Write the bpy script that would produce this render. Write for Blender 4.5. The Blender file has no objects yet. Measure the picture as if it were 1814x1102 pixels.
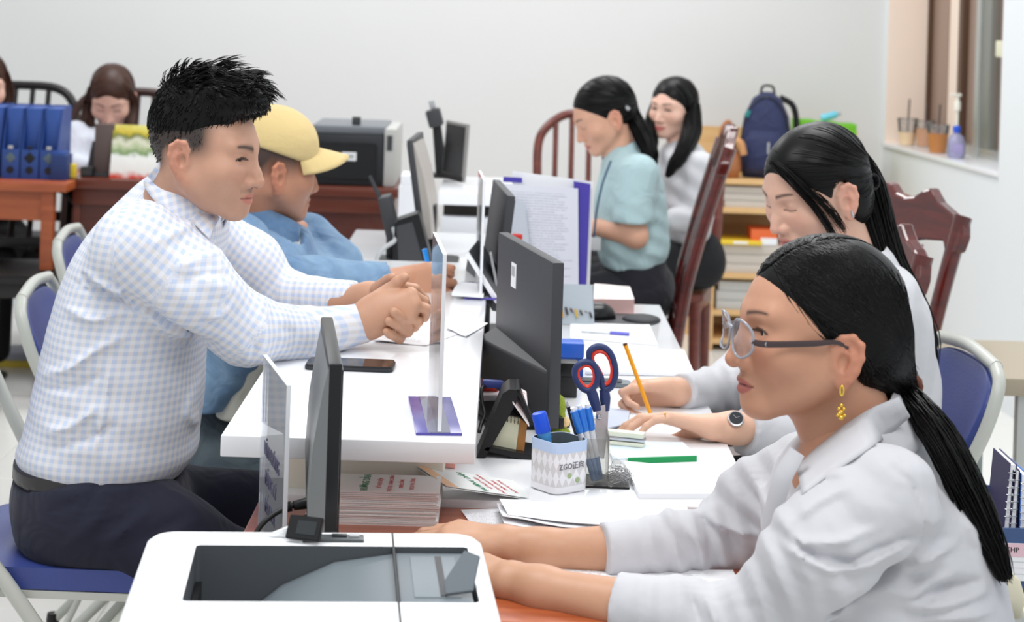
import bpy, bmesh, math, random
import numpy as np
from mathutils import Vector, Matrix, Euler

# ------------------------------------------------------------------ camera, world, light, exposure
scene = bpy.context.scene
C = scene.collection
F = 3500.0                      # focal length in pixels of the 1814 px wide frame
PX, PY = 900.0, -12.0           # where the counter edges vanish
ROLL = math.radians(1.8)
ZC = 1.47
CR, SR = math.cos(ROLL), math.sin(ROLL)

cam_data = bpy.data.cameras.new('camera')
cam = bpy.data.objects.new('camera', cam_data)
C.objects.link(cam)
scene.camera = cam
cam.location = (0, 0, ZC)
cam.rotation_euler = (Euler((math.radians(90), 0, 0)).to_matrix() @ Matrix.Rotation(ROLL, 3, 'Z')).to_euler()
cam_data.sensor_width = 36.0
cam_data.lens = F / 1814.0 * 36.0
cam_data.shift_x = (907.0 - PX) / 1814.0
cam_data.shift_y = -(551.0 - PY) / 1814.0
cam_data.clip_start = 0.05
cam_data.dof.use_dof = True
cam_data.dof.focus_distance = 2.95
cam_data.dof.aperture_fstop = 7.5

scene.view_settings.view_transform = 'Standard'
scene.view_settings.look = 'None'
scene.view_settings.gamma = 1.0
scene.view_settings.use_curve_mapping = False
scene.view_settings.exposure = -0.28

world = bpy.data.worlds.new('room_daylight')
scene.world = world
world.use_nodes = True
world.node_tree.nodes['Background'].inputs[0].default_value = (0.93, 0.97, 1.0, 1)
world.node_tree.nodes['Background'].inputs[1].default_value = 0.82

def area_light(name, loc, size, power, color=(1, 1, 1), target=None):
    l = bpy.data.lights.new(name, 'AREA')
    l.shape = 'RECTANGLE'; l.size, l.size_y = size; l.energy = power; l.color = color
    o = bpy.data.objects.new(name, l); C.objects.link(o); o.location = loc
    if target is not None:
        o.rotation_euler = (Vector(target) - Vector(loc)).to_track_quat('-Z', 'Y').to_euler()
    return o
area_light('overhead_light', (-0.9, 2.6, 3.1), (1.2, 1.2), 46)
area_light('overhead_light', (0.9, 4.6, 3.1), (1.2, 1.2), 46)
area_light('overhead_light', (-1.3, 7.3, 3.1), (1.2, 1.2), 44)  # unseen light added to brighten the back wall
area_light('overhead_light', (0.6, 7.2, 3.1), (1.2, 1.2), 42)  # second unseen light, also put in to lift the back wall
area_light('overhead_light', (0.8, 0.9, 3.1), (1.2, 1.2), 46)

# ------------------------------------------------------------------ pixel <-> place
def unroll(px, py):
    u, v = px - PX, py - PY
    return u * CR + v * SR, -u * SR + v * CR
def at(px, py, d):
    u, v = unroll(px, py)
    return Vector((u * d / F, d, ZC - v * d / F))
def onz(px, py, z):
    u, v = unroll(px, py)
    d = F * (ZC - z) / v
    return Vector((u * d / F, d, z))

DESK, COUNTER = 0.72, 0.84
rng = random.Random(7)

# ------------------------------------------------------------------ materials
def lin(c):
    def f(v):
        v /= 255.0
        return v / 12.92 if v <= 0.04045 else ((v + 0.055) / 1.055) ** 2.4
    return (f(c[0]), f(c[1]), f(c[2]), 1.0)
class NT:
    def __init__(s, m): s.n = m.node_tree.nodes; s.l = m.node_tree.links
    def add(s, t, **kw):
        n = s.n.new(t)
        for k, v in kw.items(): setattr(n, k, v)
        return n
    def link(s, a, b): s.l.new(a, b)
MATS = {}
def mat(name, col, rough=0.5, metal=0.0, noise=0.0, nscale=40.0, bump=0.0, bscale=60.0, trans=0.0, ior=1.45,
        alpha=1.0, sub=0.0, coat=0.0, stretch=None, emit=None, spec=0.5, sheen=0.0):
    if name in MATS: return MATS[name]
    m = bpy.data.materials.new(name); m.use_nodes = True
    t = NT(m); b = m.node_tree.nodes['Principled BSDF']
    b.inputs['Base Color'].default_value = lin(col)
    b.inputs['Roughness'].default_value = rough
    b.inputs['Metallic'].default_value = metal
    b.inputs['Transmission Weight'].default_value = trans
    b.inputs['IOR'].default_value = ior
    b.inputs['Alpha'].default_value = alpha
    b.inputs['Coat Weight'].default_value = coat
    b.inputs['Specular IOR Level'].default_value = spec
    b.inputs['Sheen Weight'].default_value = sheen
    if sub:
        b.inputs['Subsurface Weight'].default_value = sub
        b.inputs['Subsurface Radius'].default_value = (1.0, 0.35, 0.2)
        b.inputs['Subsurface Scale'].default_value = 0.006
    tc = None
    if noise or bump:
        tc = t.add('ShaderNodeTexCoord'); mp = t.add('ShaderNodeMapping')
        t.link(tc.outputs['Object'], mp.inputs[0])
        if stretch: mp.inputs['Scale'].default_value = stretch
    if noise:
        nz = t.add('ShaderNodeTexNoise'); nz.inputs['Scale'].default_value = nscale; nz.inputs['Detail'].default_value = 4
        t.link(mp.outputs[0], nz.inputs[0])
        mr = t.add('ShaderNodeMapRange'); mr.inputs[3].default_value = 1 - noise; mr.inputs[4].default_value = 1 + noise
        t.link(nz.outputs[0], mr.inputs[0])
        mx = t.add('ShaderNodeMix', data_type='RGBA', blend_type='MULTIPLY'); mx.inputs[0].default_value = 1
        mx.inputs[6].default_value = lin(col)
        t.link(mr.outputs[0], mx.inputs[7]); t.link(mx.outputs[2], b.inputs['Base Color'])
    if bump:
        nb = t.add('ShaderNodeTexNoise'); nb.inputs['Scale'].default_value = bscale; nb.inputs['Detail'].default_value = 3
        t.link(mp.outputs[0], nb.inputs[0])
        bp = t.add('ShaderNodeBump'); bp.inputs['Strength'].default_value = bump; bp.inputs['Distance'].default_value = 0.01
        t.link(nb.outputs[0], bp.inputs['Height']); t.link(bp.outputs[0], b.inputs['Normal'])
    if emit:
        b.inputs['Emission Color'].default_value = lin(emit[0]); b.inputs['Emission Strength'].default_value = emit[1]
    MATS[name] = m
    return m
def wood(name, c1, c2, rough=0.35, scale=(1, 14, 14), coat=0.2):
    if name in MATS: return MATS[name]
    m = bpy.data.materials.new(name); m.use_nodes = True
    t = NT(m); b = m.node_tree.nodes['Principled BSDF']
    tc = t.add('ShaderNodeTexCoord'); mp = t.add('ShaderNodeMapping'); mp.inputs['Scale'].default_value = scale
    t.link(tc.outputs['Object'], mp.inputs[0])
    nz = t.add('ShaderNodeTexNoise'); nz.inputs['Scale'].default_value = 3; nz.inputs['Detail'].default_value = 6; nz.inputs['Distortion'].default_value = 0.6
    t.link(mp.outputs[0], nz.inputs[0])
    cr = t.add('ShaderNodeValToRGB')
    cr.color_ramp.elements[0].position = 0.3; cr.color_ramp.elements[0].color = lin(c1)
    cr.color_ramp.elements[1].position = 0.7; cr.color_ramp.elements[1].color = lin(c2)
    t.link(nz.outputs[0], cr.inputs[0]); t.link(cr.outputs[0], b.inputs['Base Color'])
    b.inputs['Roughness'].default_value = rough; b.inputs['Coat Weight'].default_value = coat
    MATS[name] = m
    return m
def acrylic(name, col=(250, 252, 255), a=0.22, rough=0.03):
    """thin clear sheet: mostly see-through, mirror-like at grazing angles"""
    if name in MATS: return MATS[name]
    m = bpy.data.materials.new(name); m.use_nodes = True
    t = NT(m); m.node_tree.nodes.remove(m.node_tree.nodes['Principled BSDF'])
    out = m.node_tree.nodes['Material Output']
    tr = t.add('ShaderNodeBsdfTransparent'); tr.inputs[0].default_value = lin(col)
    gl = t.add('ShaderNodeBsdfGlossy'); gl.inputs['Roughness'].default_value = rough
    df = t.add('ShaderNodeBsdfDiffuse'); df.inputs[0].default_value = lin(col)
    lw = t.add('ShaderNodeFresnel'); lw.inputs[0].default_value = 1.35
    m1 = t.add('ShaderNodeMixShader'); m1.inputs[0].default_value = a
    t.link(tr.outputs[0], m1.inputs[1]); t.link(df.outputs[0], m1.inputs[2])
    m2 = t.add('ShaderNodeMixShader'); t.link(lw.outputs[0], m2.inputs[0])
    t.link(m1.outputs[0], m2.inputs[1]); t.link(gl.outputs[0], m2.inputs[2])
    t.link(m2.outputs[0], out.inputs[0])
    MATS[name] = m
    return m
def printed(name, paper, ink, rows=30.0, words_scale=14.0, dens=0.5, margin=0.1, strength=0.8, rough=0.7):
    """paper with lines of small print, by UV"""
    if name in MATS: return MATS[name]
    m = bpy.data.materials.new(name); m.use_nodes = True
    t = NT(m); b = m.node_tree.nodes['Principled BSDF']; b.inputs['Roughness'].default_value = rough
    uv = t.add('ShaderNodeUVMap'); sp = t.add('ShaderNodeSeparateXYZ'); t.link(uv.outputs[0], sp.inputs[0])
    def math_(op, a, bb=None, c=None):
        n = t.add('ShaderNodeMath', operation=op)
        for i, x in enumerate((a, bb, c)):
            if x is None: continue
            if isinstance(x, (int, float)): n.inputs[i].default_value = x
            else: t.link(x, n.inputs[i])
        return n.outputs[0]
    row = math_('MULTIPLY', sp.outputs[1], rows)
    fr = math_('FRACT', row); fl = math_('FLOOR', row)
    band = math_('LESS_THAN', math_('ABSOLUTE', math_('SUBTRACT', fr, 0.5)), 0.24)
    cmb = t.add('ShaderNodeCombineXYZ')
    t.link(math_('MULTIPLY', sp.outputs[0], words_scale * 4), cmb.inputs[0]); t.link(math_('MULTIPLY', fl, 7.31), cmb.inputs[1])
    nz = t.add('ShaderNodeTexNoise'); nz.inputs['Scale'].default_value = 1.0; nz.inputs['Detail'].default_value = 2
    t.link(cmb.outputs[0], nz.inputs[0])
    wd = math_('GREATER_THAN', nz.outputs[0], 1 - dens)
    cm2 = t.add('ShaderNodeCombineXYZ'); t.link(math_('MULTIPLY', fl, 3.7), cm2.inputs[0])
    n2 = t.add('ShaderNodeTexNoise'); n2.inputs['Scale'].default_value = 1.3; t.link(cm2.outputs[0], n2.inputs[0])
    ln = math_('LESS_THAN', sp.outputs[0], math_('ADD', math_('MULTIPLY', n2.outputs[0], 0.8), 0.42))
    ins = math_('MULTIPLY', math_('GREATER_THAN', sp.outputs[0], margin), math_('LESS_THAN', sp.outputs[0], 1 - margin))
    ins = math_('MULTIPLY', ins, math_('MULTIPLY', math_('GREATER_THAN', sp.outputs[1], margin), math_('LESS_THAN', sp.outputs[1], 1 - margin)))
    msk = math_('MULTIPLY', math_('MULTIPLY', math_('MULTIPLY', band, wd), math_('MULTIPLY', ins, ln)), strength)
    mx = t.add('ShaderNodeMix', data_type='RGBA'); t.link(msk, mx.inputs[0])
    mx.inputs[6].default_value = lin(paper); mx.inputs[7].default_value = lin(ink)
    t.link(mx.outputs[2], b.inputs['Base Color'])
    MATS[name] = m
    return m

# ------------------------------------------------------------------ objects
def link(o, parent=None):
    C.objects.link(o)
    if parent is not None: o.parent = parent
    return o
def tag(o, label=None, cat=None, group=None, kind=None):
    if label: o['label'] = label
    if cat: o['category'] = cat
    if group: o['group'] = group
    if kind: o['kind'] = kind
    return o
def thing(name, label, cat, loc=(0, 0, 0), rotz=0.0, group=None, rot=None):
    o = bpy.data.objects.new(name, None); C.objects.link(o)
    o.empty_display_size = 0.05
    o.location = loc; o.rotation_euler = rot if rot is not None else (0, 0, rotz)
    return tag(o, label, cat, group)
def mesh_obj(name, me, m, parent=None, smooth=False, loc=None, rot=None):
    if m is not None:
        for mm in (m if isinstance(m, (list, tuple)) else [m]): me.materials.append(mm)
    if smooth:
        me.polygons.foreach_set('use_smooth', [True] * len(me.polygons))
    o = bpy.data.objects.new(name, me)
    link(o, parent)
    if loc is not None: o.location = loc
    if rot is not None: o.rotation_euler = rot
    return o
def from_bm(name, bm, m, parent=None, smooth=False, loc=None, rot=None):
    bmesh.ops.recalc_face_normals(bm, faces=bm.faces)
    me = bpy.data.meshes.new(name); bm.to_mesh(me); bm.free()
    return mesh_obj(name, me, m, parent, smooth, loc, rot)
def autosmooth(o, ang=35):
    me = o.data
    me.polygons.foreach_set('use_smooth', [True] * len(me.polygons))
    try: me.set_sharp_from_angle(angle=math.radians(ang))
    except Exception: pass
    return o
def settle(o):
    """give a top-level mesh built in world space its own origin at its base"""
    me = o.data
    n = len(me.vertices); co = np.empty(n * 3, np.float32); me.vertices.foreach_get('co', co); co = co.reshape(-1, 3)
    lo, hi = co.min(0), co.max(0)
    p = Vector(((lo[0] + hi[0]) / 2, (lo[1] + hi[1]) / 2, lo[2]))
    me.transform(Matrix.Translation(-p)); o.location = p
    return o
def add_box(bm, size, loc=(0, 0, 0), rot=None, bevel=0.0, seg=2):
    mtx = Matrix.Translation(loc) @ (Euler(rot).to_matrix().to_4x4() if rot else Matrix.Identity(4)) @ Matrix.Diagonal((size[0], size[1], size[2], 1))
    r = bmesh.ops.create_cube(bm, size=1.0, matrix=mtx)
    if bevel > 0:
        es = list({e for v in r['verts'] for e in v.link_edges})
        bmesh.ops.bevel(bm, geom=es, offset=bevel, segments=seg, affect='EDGES', profile=0.6)
def box(name, size, loc, m, parent=None, rot=None, bevel=0.0, seg=2):
    """size centred on loc; the object sits at loc"""
    bm = bmesh.new(); add_box(bm, size, (0, 0, 0), None, bevel, seg)
    o = from_bm(name, bm, m, parent, False, loc, rot)
    if bevel > 0: autosmooth(o)
    return o
def span(name, lo, hi, m, parent=None, bevel=0.0, seg=2):
    lo, hi = Vector(lo), Vector(hi)
    return box(name, hi - lo, (lo + hi) / 2, m, parent, None, bevel, seg)
def add_prism(bm, pts, h, mtx=None):
    """polygon pts (x,y) extruded along z by h, then placed by mtx"""
    mtx = mtx or Matrix.Identity(4)
    lo = [bm.verts.new(mtx @ Vector((p[0], p[1], 0))) for p in pts]
    hi = [bm.verts.new(mtx @ Vector((p[0], p[1], h))) for p in pts]
    n = len(pts)
    bm.faces.new(lo[::-1]); bm.faces.new(hi)
    for i in range(n): bm.faces.new((lo[i], lo[(i + 1) % n], hi[(i + 1) % n], hi[i]))
def prism(name, pts, h, m, parent=None, mtx=None, bevel=0.0, smooth=False):
    bm = bmesh.new(); add_prism(bm, pts, h, mtx)
    bmesh.ops.recalc_face_normals(bm, faces=bm.faces)
    if bevel > 0:
        es = [e for e in bm.edges if len(e.link_faces) == 2 and e.calc_face_angle(0) > 0.6]
        bmesh.ops.bevel(bm, geom=es, offset=bevel, segments=2, affect='EDGES')
    o = from_bm(name, bm, m, parent)
    if smooth or bevel > 0: autosmooth(o)
    return o
def catmull(pts, n=6, closed=False):
    P = [Vector(p) for p in pts]
    out = []
    N = len(P)
    for i in range(N if closed else N - 1):
        p0 = P[(i - 1) % N] if closed or i > 0 else P[0] * 2 - P[1]
        p1, p2 = P[i], P[(i + 1) % N]
        p3 = P[(i + 2) % N] if closed or i + 2 < N else P[-1] * 2 - P[-2]
        for k in range(n):
            t = k / n
            out.append(0.5 * ((2 * p1) + (p2 - p0) * t + (2 * p0 - 5 * p1 + 4 * p2 - p3) * t * t + (3 * p1 - p0 - 3 * p2 + p3) * t ** 3))
    if not closed: out.append(P[-1].copy())
    return out
def add_tube(bm, pts, r, seg=8, closed=False, cap=True, flat=None):
    """r: number or list; flat=(scale of second axis, reference up vector)"""
    pts = [Vector(p) for p in pts]; n = len(pts)
    rs = r if isinstance(r, (list, tuple, np.ndarray)) else [r] * n
    rings = []; up = None
    for i in range(n):
        a = pts[i - 1] if (i > 0 or closed) else pts[i]
        b = pts[(i + 1) % n] if (i < n - 1 or closed) else pts[i]
        t = (b - a).normalized()
        if up is None:
            up = Vector(flat[1]) if flat else (Vector((0, 0, 1)) if abs(t.z) < 0.9 else Vector((1, 0, 0)))
        ref = Vector(flat[1]) if flat else up
        x = t.cross(ref)
        if x.length < 1e-6: x = t.orthogonal()
        x.normalize(); y = x.cross(t).normalized(); up = y
        ky = flat[0] if flat else 1.0
        rings.append([bm.verts.new(pts[i] + x * (math.cos(2 * math.pi * k / seg) * rs[i]) + y * (math.sin(2 * math.pi * k / seg) * rs[i] * ky)) for k in range(seg)])
    for i in range(n if closed else n - 1):
        A, B = rings[i], rings[(i + 1) % n]
        for k in range(seg): bm.faces.new((A[k], A[(k + 1) % seg], B[(k + 1) % seg], B[k]))
    if cap and not closed:
        bm.faces.new(rings[0][::-1]); bm.faces.new(rings[-1])
def tube(name, pts, r, m, parent=None, seg=8, closed=False, smoothpts=0, flat=None):
    if smoothpts:
        if isinstance(r, (list, tuple)):
            k = np.linspace(0, len(r) - 1, (len(r) - 1) * smoothpts + 1); r = list(np.interp(k, range(len(r)), r))
        pts = catmull(pts, smoothpts, closed)
    bm = bmesh.new(); add_tube(bm, pts, r, seg, closed, True, flat)
    o = from_bm(name, bm, m, parent)
    return autosmooth(o, 50)
def add_lathe(bm, prof, seg=24, mtx=None, closed_ends=True):
    mtx = mtx or Matrix.Identity(4)
    rings = []
    for r, z in prof:
        rings.append([bm.verts.new(mtx @ Vector((r * math.cos(2 * math.pi * k / seg), r * math.sin(2 * math.pi * k / seg), z))) for k in range(seg)])
    for A, B in zip(rings, rings[1:]):
        for k in range(seg): bm.faces.new((A[k], A[(k + 1) % seg], B[(k + 1) % seg], B[k]))
    if closed_ends:
        bm.faces.new(rings[0][::-1]); bm.faces.new(rings[-1])
def lathe(name, prof, m, parent=None, seg=24, mtx=None, ang=40, loc=None, rot=None):
    bm = bmesh.new(); add_lathe(bm, prof, seg, mtx)
    return autosmooth(from_bm(name, bm, m, parent, False, loc, rot), ang)
def frame(o, x, y):
    """matrix with origin o, axes x, y (orthonormalised) and x cross y"""
    x = Vector(x).normalized(); y = Vector(y); y = (y - x * y.dot(x)).normalized(); z = x.cross(y)
    M = Matrix((x, y, z)).transposed().to_4x4(); M.translation = Vector(o)
    return M
def rounded(w, h, r, n=4):
    """rounded rectangle outline centred on 0"""
    pts = []
    for cx, cy, a0 in ((w / 2 - r, h / 2 - r, 0), (-w / 2 + r, h / 2 - r, 90), (-w / 2 + r, -h / 2 + r, 180), (w / 2 - r, -h / 2 + r, 270)):
        for k in range(n + 1):
            a = math.radians(a0 + 90 * k / n); pts.append((cx + r * math.cos(a), cy + r * math.sin(a)))
    return pts
def lettering(name, body, size, m, parent, mtx, extrude=0.0004, align='CENTER', sx=1.0):
    cu = bpy.data.curves.new('t', 'FONT'); cu.body = body; cu.size = size; cu.extrude = extrude
    cu.align_x = align; cu.align_y = 'CENTER'; cu.resolution_u = 2
    tmp = bpy.data.objects.new('t', cu); C.objects.link(tmp)
    dg = bpy.context.evaluated_depsgraph_get()
    me = bpy.data.meshes.new_from_object(tmp.evaluated_get(dg))
    bpy.data.objects.remove(tmp); me.name = name
    me.transform(mtx @ Matrix.Diagonal((sx, 1, 1, 1)))
    me.materials.clear()
    return mesh_obj(name, me, m, parent)
def sheet(name, corners, m, thick=0.0012, parent=None, curl=0.0, label=None, group=None, cat='paper', n=8, edge=None, lift=None):
    """a sheet (or pad) through four world corners a,b,c,d (UV 0,0 1,0 1,1 0,1), bottom at the corners"""
    a, b, c, d = [Vector(p) for p in corners]
    org = (a + b + c + d) / 4 if parent is None else Vector((0, 0, 0))
    nrm = (b - a).cross(d - a).normalized()
    if nrm.z < 0 and abs(nrm.z) > 0.3: nrm = -nrm
    bm = bmesh.new(); uvl = bm.loops.layers.uv.new('UVMap')
    top, bot = {}, {}
    for i in range(n + 1):
        for j in range(n + 1):
            s, t = i / n, j / n
            p = (a * (1 - s) + b * s) * (1 - t) + (d * (1 - s) + c * s) * t - org
            if curl: p = p + nrm * curl * (0.5 + 0.5 * math.sin(s * 5.1 + 0.6)) * (abs(t - 0.5) * 2) ** 2
            if lift: p = p + nrm * lift(s, t)
            bot[i, j] = bm.verts.new(p); top[i, j] = bm.verts.new(p + nrm * thick)
    def face(vs, uvs, mi=0):
        f = bm.faces.new(vs); f.material_index = mi; f.smooth = True
        for lp, u in zip(f.loops, uvs): lp[uvl].uv = u
    ei = 1 if edge is not None else 0
    for i in range(n):
        for j in range(n):
            q = [(i, j), (i + 1, j), (i + 1, j + 1), (i, j + 1)]
            uvq = [(x / n, y / n) for x, y in q]
            face([top[k] for k in q], uvq); face([bot[k] for k in q[::-1]], uvq[::-1])
    zz = [(0, 0)] * 4
    for i in range(n):
        for (p, q) in (((i, 0), (i + 1, 0)), ((i, n), (i + 1, n)), ((0, i), (0, i + 1)), ((n, i), (n, i + 1))):
            face([bot[p], bot[q], top[q], top[p]], zz, ei)
    bmesh.ops.recalc_face_normals(bm, faces=bm.faces)
    me = bpy.data.meshes.new(name); bm.to_mesh(me); bm.free()
    o = mesh_obj(name, me, [m, edge] if edge is not None else m, parent)
    if parent is None: o.location = org
    try: me.set_sharp_from_angle(angle=math.radians(40))
    except Exception: pass
    if label: tag(o, label, cat, group)
    return o
def copy_tree(o, parent=None):
    c = o.copy(); C.objects.link(c); c.parent = parent
    for ch in list(o.children): copy_tree(ch, c)
    return c
def face_uv_card(name, M, w, h, m, parent, thick=0.0006):
    """flat printed card: lower-left corner at M's origin, in M's xy plane"""
    p = [M @ Vector(q) for q in ((0, 0, 0), (w, 0, 0), (w, h, 0), (0, h, 0))]
    return sheet(name, p, m, thick, parent, n=1)
# ------------------------------------------------------------------ shared materials
M_wall = mat('wall_paint', (222, 222, 221), 0.7, noise=0.015, nscale=3)
M_white = mat('white_laminate', (240, 241, 244), 0.22, coat=0.3)
M_edge = mat('white_edge_band', (226, 228, 232), 0.4)
M_cream = mat('cream_board', (236, 230, 215), 0.5)
M_redwood = wood('red_brown_wood', (150, 70, 36), (184, 98, 58), 0.3)
M_mahog = wood('mahogany', (64, 16, 12), (96, 30, 22), 0.18, (2, 2, 10), 0.6)
M_brown = wood('dark_brown_wood', (86, 34, 20), (112, 50, 30), 0.35)
M_pine = wood('pale_pine', (216, 170, 112), (234, 196, 140), 0.5)
M_blackp = mat('black_plastic', (18, 18, 20), 0.4)
M_darkgrey = mat('dark_grey_plastic', (62, 63, 66), 0.5, noise=0.04, nscale=300)
M_midgrey = mat('mid_grey_plastic', (118, 126, 132), 0.45)
M_lgrey = mat('light_grey_plastic', (178, 180, 182), 0.45)
M_screen = mat('dark_screen', (8, 10, 14), 0.12)
M_alu = mat('aluminium', (196, 198, 194), 0.35, metal=0.7)
M_steel = mat('steel', (200, 200, 205), 0.22, metal=1.0)
M_greytube = mat('grey_painted_tube', (190, 192, 184), 0.3)
M_bluevinyl = mat('blue_vinyl', (58, 72, 136), 0.35, bump=0.08, bscale=300)
M_paper = mat('white_paper', (244, 245, 248), 0.75)
M_purple = mat('purple_acrylic', (92, 84, 170), 0.2)
M_clear = acrylic('clear_acrylic', (246, 249, 255), 0.25)
M_text = printed('printed_page', (244, 245, 249), (70, 72, 84), 34, 16, 0.55, 0.08, 0.55)
M_text2 = printed('printed_form', (244, 245, 248), (90, 94, 110), 22, 10, 0.5, 0.1, 0.32)
M_red = mat('red_plastic', (206, 48, 34), 0.4)
M_blue = mat('bright_blue_plastic', (38, 96, 200), 0.35)
M_navyplastic = mat('navy_plastic', (40, 78, 148), 0.4)

# ------------------------------------------------------------------ floor, walls, window
M_tile = mat('glazed_white_tile', (232, 231, 226), 0.18, noise=0.02, nscale=6)
M_joint = mat('tile_joint', (196, 194, 188), 0.8)
fl = span('floor', (-3.4, 1.2, -0.06), (3.4, 8.8, -0.004), M_joint); tag(fl, 'white glazed tile floor of the office hall', 'floor', kind='structure')
bm = bmesh.new(); add_box(bm, (0.597, 0.597, 0.008), (0, 0, 0), None, 0.0015, 1)
tile0 = from_bm('tile', bm, M_tile); first = True
for i in range(11):
    for j in range(13):
        t_ = tile0 if first else tile0.copy()
        if not first: C.objects.link(t_)
        first = False
        t_.parent = fl
        w_ = Vector((-3.3 + 0.6 * i + 0.3, 1.2 + 0.6 * j + 0.1, -0.004))
        t_.location = w_ - fl.location
        if w_.y > 8.5: bpy.data.objects.remove(t_)
wb = span('wall_back', (-3.6, 8.8, 0), (1.9, 8.95, 3.3), M_wall); tag(wb, 'plain off-white painted wall behind the staff', 'wall', kind='structure')

WALL_O = Vector((1.685, 8.8, 0)); WDIR = Vector((0.1143, -0.9934, 0)); WOUT = Vector((0.9934, 0.1143, 0))
WROT = math.atan2(WDIR.y, WDIR.x)
def px_of(p):
    u, v = p.x * F / p.y, (ZC - p.z) * F / p.y
    return PX + u * CR - v * SR, PY + u * SR + v * CR
def wall_t(px, yo, z):
    lo, hi = 0.0, 4.0
    for _ in range(40):
        m_ = (lo + hi) / 2
        if px_of(WALL_O + WDIR * m_ + WOUT * yo + Vector((0, 0, z)))[0] < px: lo = m_
        else: hi = m_
    return (lo + hi) / 2
SILL = 0.857
t0 = wall_t(1572, 0, 1.3); t1 = wall_t(1783, 0, 1.2)
RD = 0.17
bm = bmesh.new()
def wbox(x0, x1, y0, y1, z0, z1): add_box(bm, (x1 - x0, y1 - y0, z1 - z0), ((x0 + x1) / 2, (y0 + y1) / 2, (z0 + z1) / 2))
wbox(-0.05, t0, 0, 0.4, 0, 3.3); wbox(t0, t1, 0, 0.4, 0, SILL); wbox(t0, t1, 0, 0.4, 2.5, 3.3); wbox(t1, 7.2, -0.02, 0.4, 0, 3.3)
wr = from_bm('wall_right', bm, mat('daylit_wall_paint', (230, 234, 236), 0.7, noise=0.012, nscale=3), None, False, WALL_O, (0, 0, WROT))  # lighter, bluer copy of the wall paint: window daylight put into the colour
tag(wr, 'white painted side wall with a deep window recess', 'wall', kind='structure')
win = thing('window_1', None, None, WALL_O, WROT); tag(win, 'sliding aluminium window with brown tinted panes in the side wall', 'window', kind='structure')
M_peach = mat('sunlit_plaster', (252, 232, 216), 0.7)  # warm light on the reveal is put into this colour
M_tint = mat('brown_tinted_glass', (158, 134, 120), 0.3, noise=0.06, nscale=12, stretch=(8, 8, 0.4))
M_bframe = mat('bronze_frame', (92, 66, 50), 0.4)
Z1 = 2.5
def wpart(name, pxa, pxb, yo, th, m, z0=SILL, z1=Z1, bev=0.003):
    a, b = wall_t(pxa, yo, 1.25), wall_t(pxb, yo, 1.25)
    return span(name, (a, yo, z0), (b, yo + th, z1), m, win, bev)
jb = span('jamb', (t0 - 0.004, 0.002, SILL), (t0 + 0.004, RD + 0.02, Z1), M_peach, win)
sl = span('sill_board', (t0, -0.012, SILL - 0.015), (t1, RD + 0.02, SILL + 0.004), M_white, win, 0.004)
wpart('frame_post', 1627, 1634, RD, 0.05, M_alu)
wpart('frame_post', 1634, 1644, RD + 0.01, 0.04, M_bframe)
wpart('pane', 1644, 1679, RD + 0.03, 0.006, M_tint)
wpart('lit_wall_strip', 1679, 1696, RD + 0.035, 0.02, M_peach)  # stands for a lit wall beyond the glass, brightness put into the colour
wpart('mullion', 1696, 1703, RD, 0.045, M_bframe)
wpart('pane', 1703, 1727, RD + 0.03, 0.006, M_tint)
wpart('mullion', 1727, 1734, RD - 0.02, 0.06, M_alu)
wpart('mullion', 1734, 1754, RD - 0.01, 0.05, mat('shaded_aluminium', (150, 150, 144), 0.4, metal=0.5))  # darker copy of the aluminium, with its shade put into the colour
wpart('pane', 1754, 1800, RD + 0.03, 0.006, M_tint)
tA, tB = wall_t(1630, RD, 1.2), t1 + 0.2
span('frame_rail', (tA, RD - 0.012, SILL), (tB, RD + 0.04, SILL + 0.045), M_alu, win, 0.003)
span('frame_rail', (tA, RD - 0.012, 2.44), (tB, RD + 0.04, 2.5), M_alu, win, 0.003)
p = WALL_O + WDIR * (t1 - 0.02) + WOUT * (RD - 0.05)
lt = wpart('latch', 1762, 1775, RD - 0.06, 0.02, mat('ivory_plastic', (226, 222, 196), 0.4), 1.28, 1.345, 0.006)
span('trim_1', (-3.6, 8.785, 0), (1.6, 8.8, 0.1), M_white); tag(C.objects['trim_1'], 'low white skirting along the back wall', 'trim', kind='structure')

# ------------------------------------------------------------------ the service counter and the desks
XL, XR = -0.382, -0.026
cnt = thing('service_counter', 'glossy white raised counter between visitors and staff', 'counter', (-0.2, 3.6, 0))
def inroot(root, lo, hi, name, m, bev=0.0):
    o = span(name, lo, hi, m, root, bev); o.location -= root.location; return o
inroot(cnt, (XL, 2.76, 0.81), (XR, 4.6, COUNTER), 'worktop', M_white, 0.0025)
inroot(cnt, (-0.335, 2.955, DESK), (-0.075, 2.975, 0.81), 'end_panel', M_cream)
inroot(cnt, (-0.335, 2.975, DESK), (-0.315, 4.55, 0.81), 'front_riser', M_cream)
inroot(cnt, (-0.095, 2.975, DESK), (-0.075, 4.55, 0.81), 'rear_riser', M_cream)
inroot(cnt, (-0.335, 4.55, DESK), (-0.075, 4.57, 0.81), 'end_panel', M_cream)
WD = 0.71
fd = thing('wooden_desk', 'red-brown wooden desk where the woman in glasses types', 'desk', (0.05, 2.62, 0))
inroot(fd, (-0.345, 2.39, WD - 0.03), (0.42, 2.915, WD), 'desk_top', M_redwood, 0.004)
inroot(fd, (-0.02, 2.41, 0), (0.0, 2.895, WD - 0.03), 'modesty_panel', M_redwood)
inroot(fd, (-0.02, 2.89, 0), (0.40, 2.91, WD - 0.03), 'side_panel', M_redwood)
inroot(fd, (0.0, 2.40, 0), (0.40, 2.42, WD - 0.03), 'side_panel', M_redwood)
wdsk = thing('white_desk', 'long white office desk carrying the pen cup and papers', 'desk', (0.05, 3.85, 0))
inroot(wdsk, (-0.345, 2.92, DESK - 0.03), (0.395, 4.83, DESK), 'desk_top', M_white, 0.003)
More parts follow.
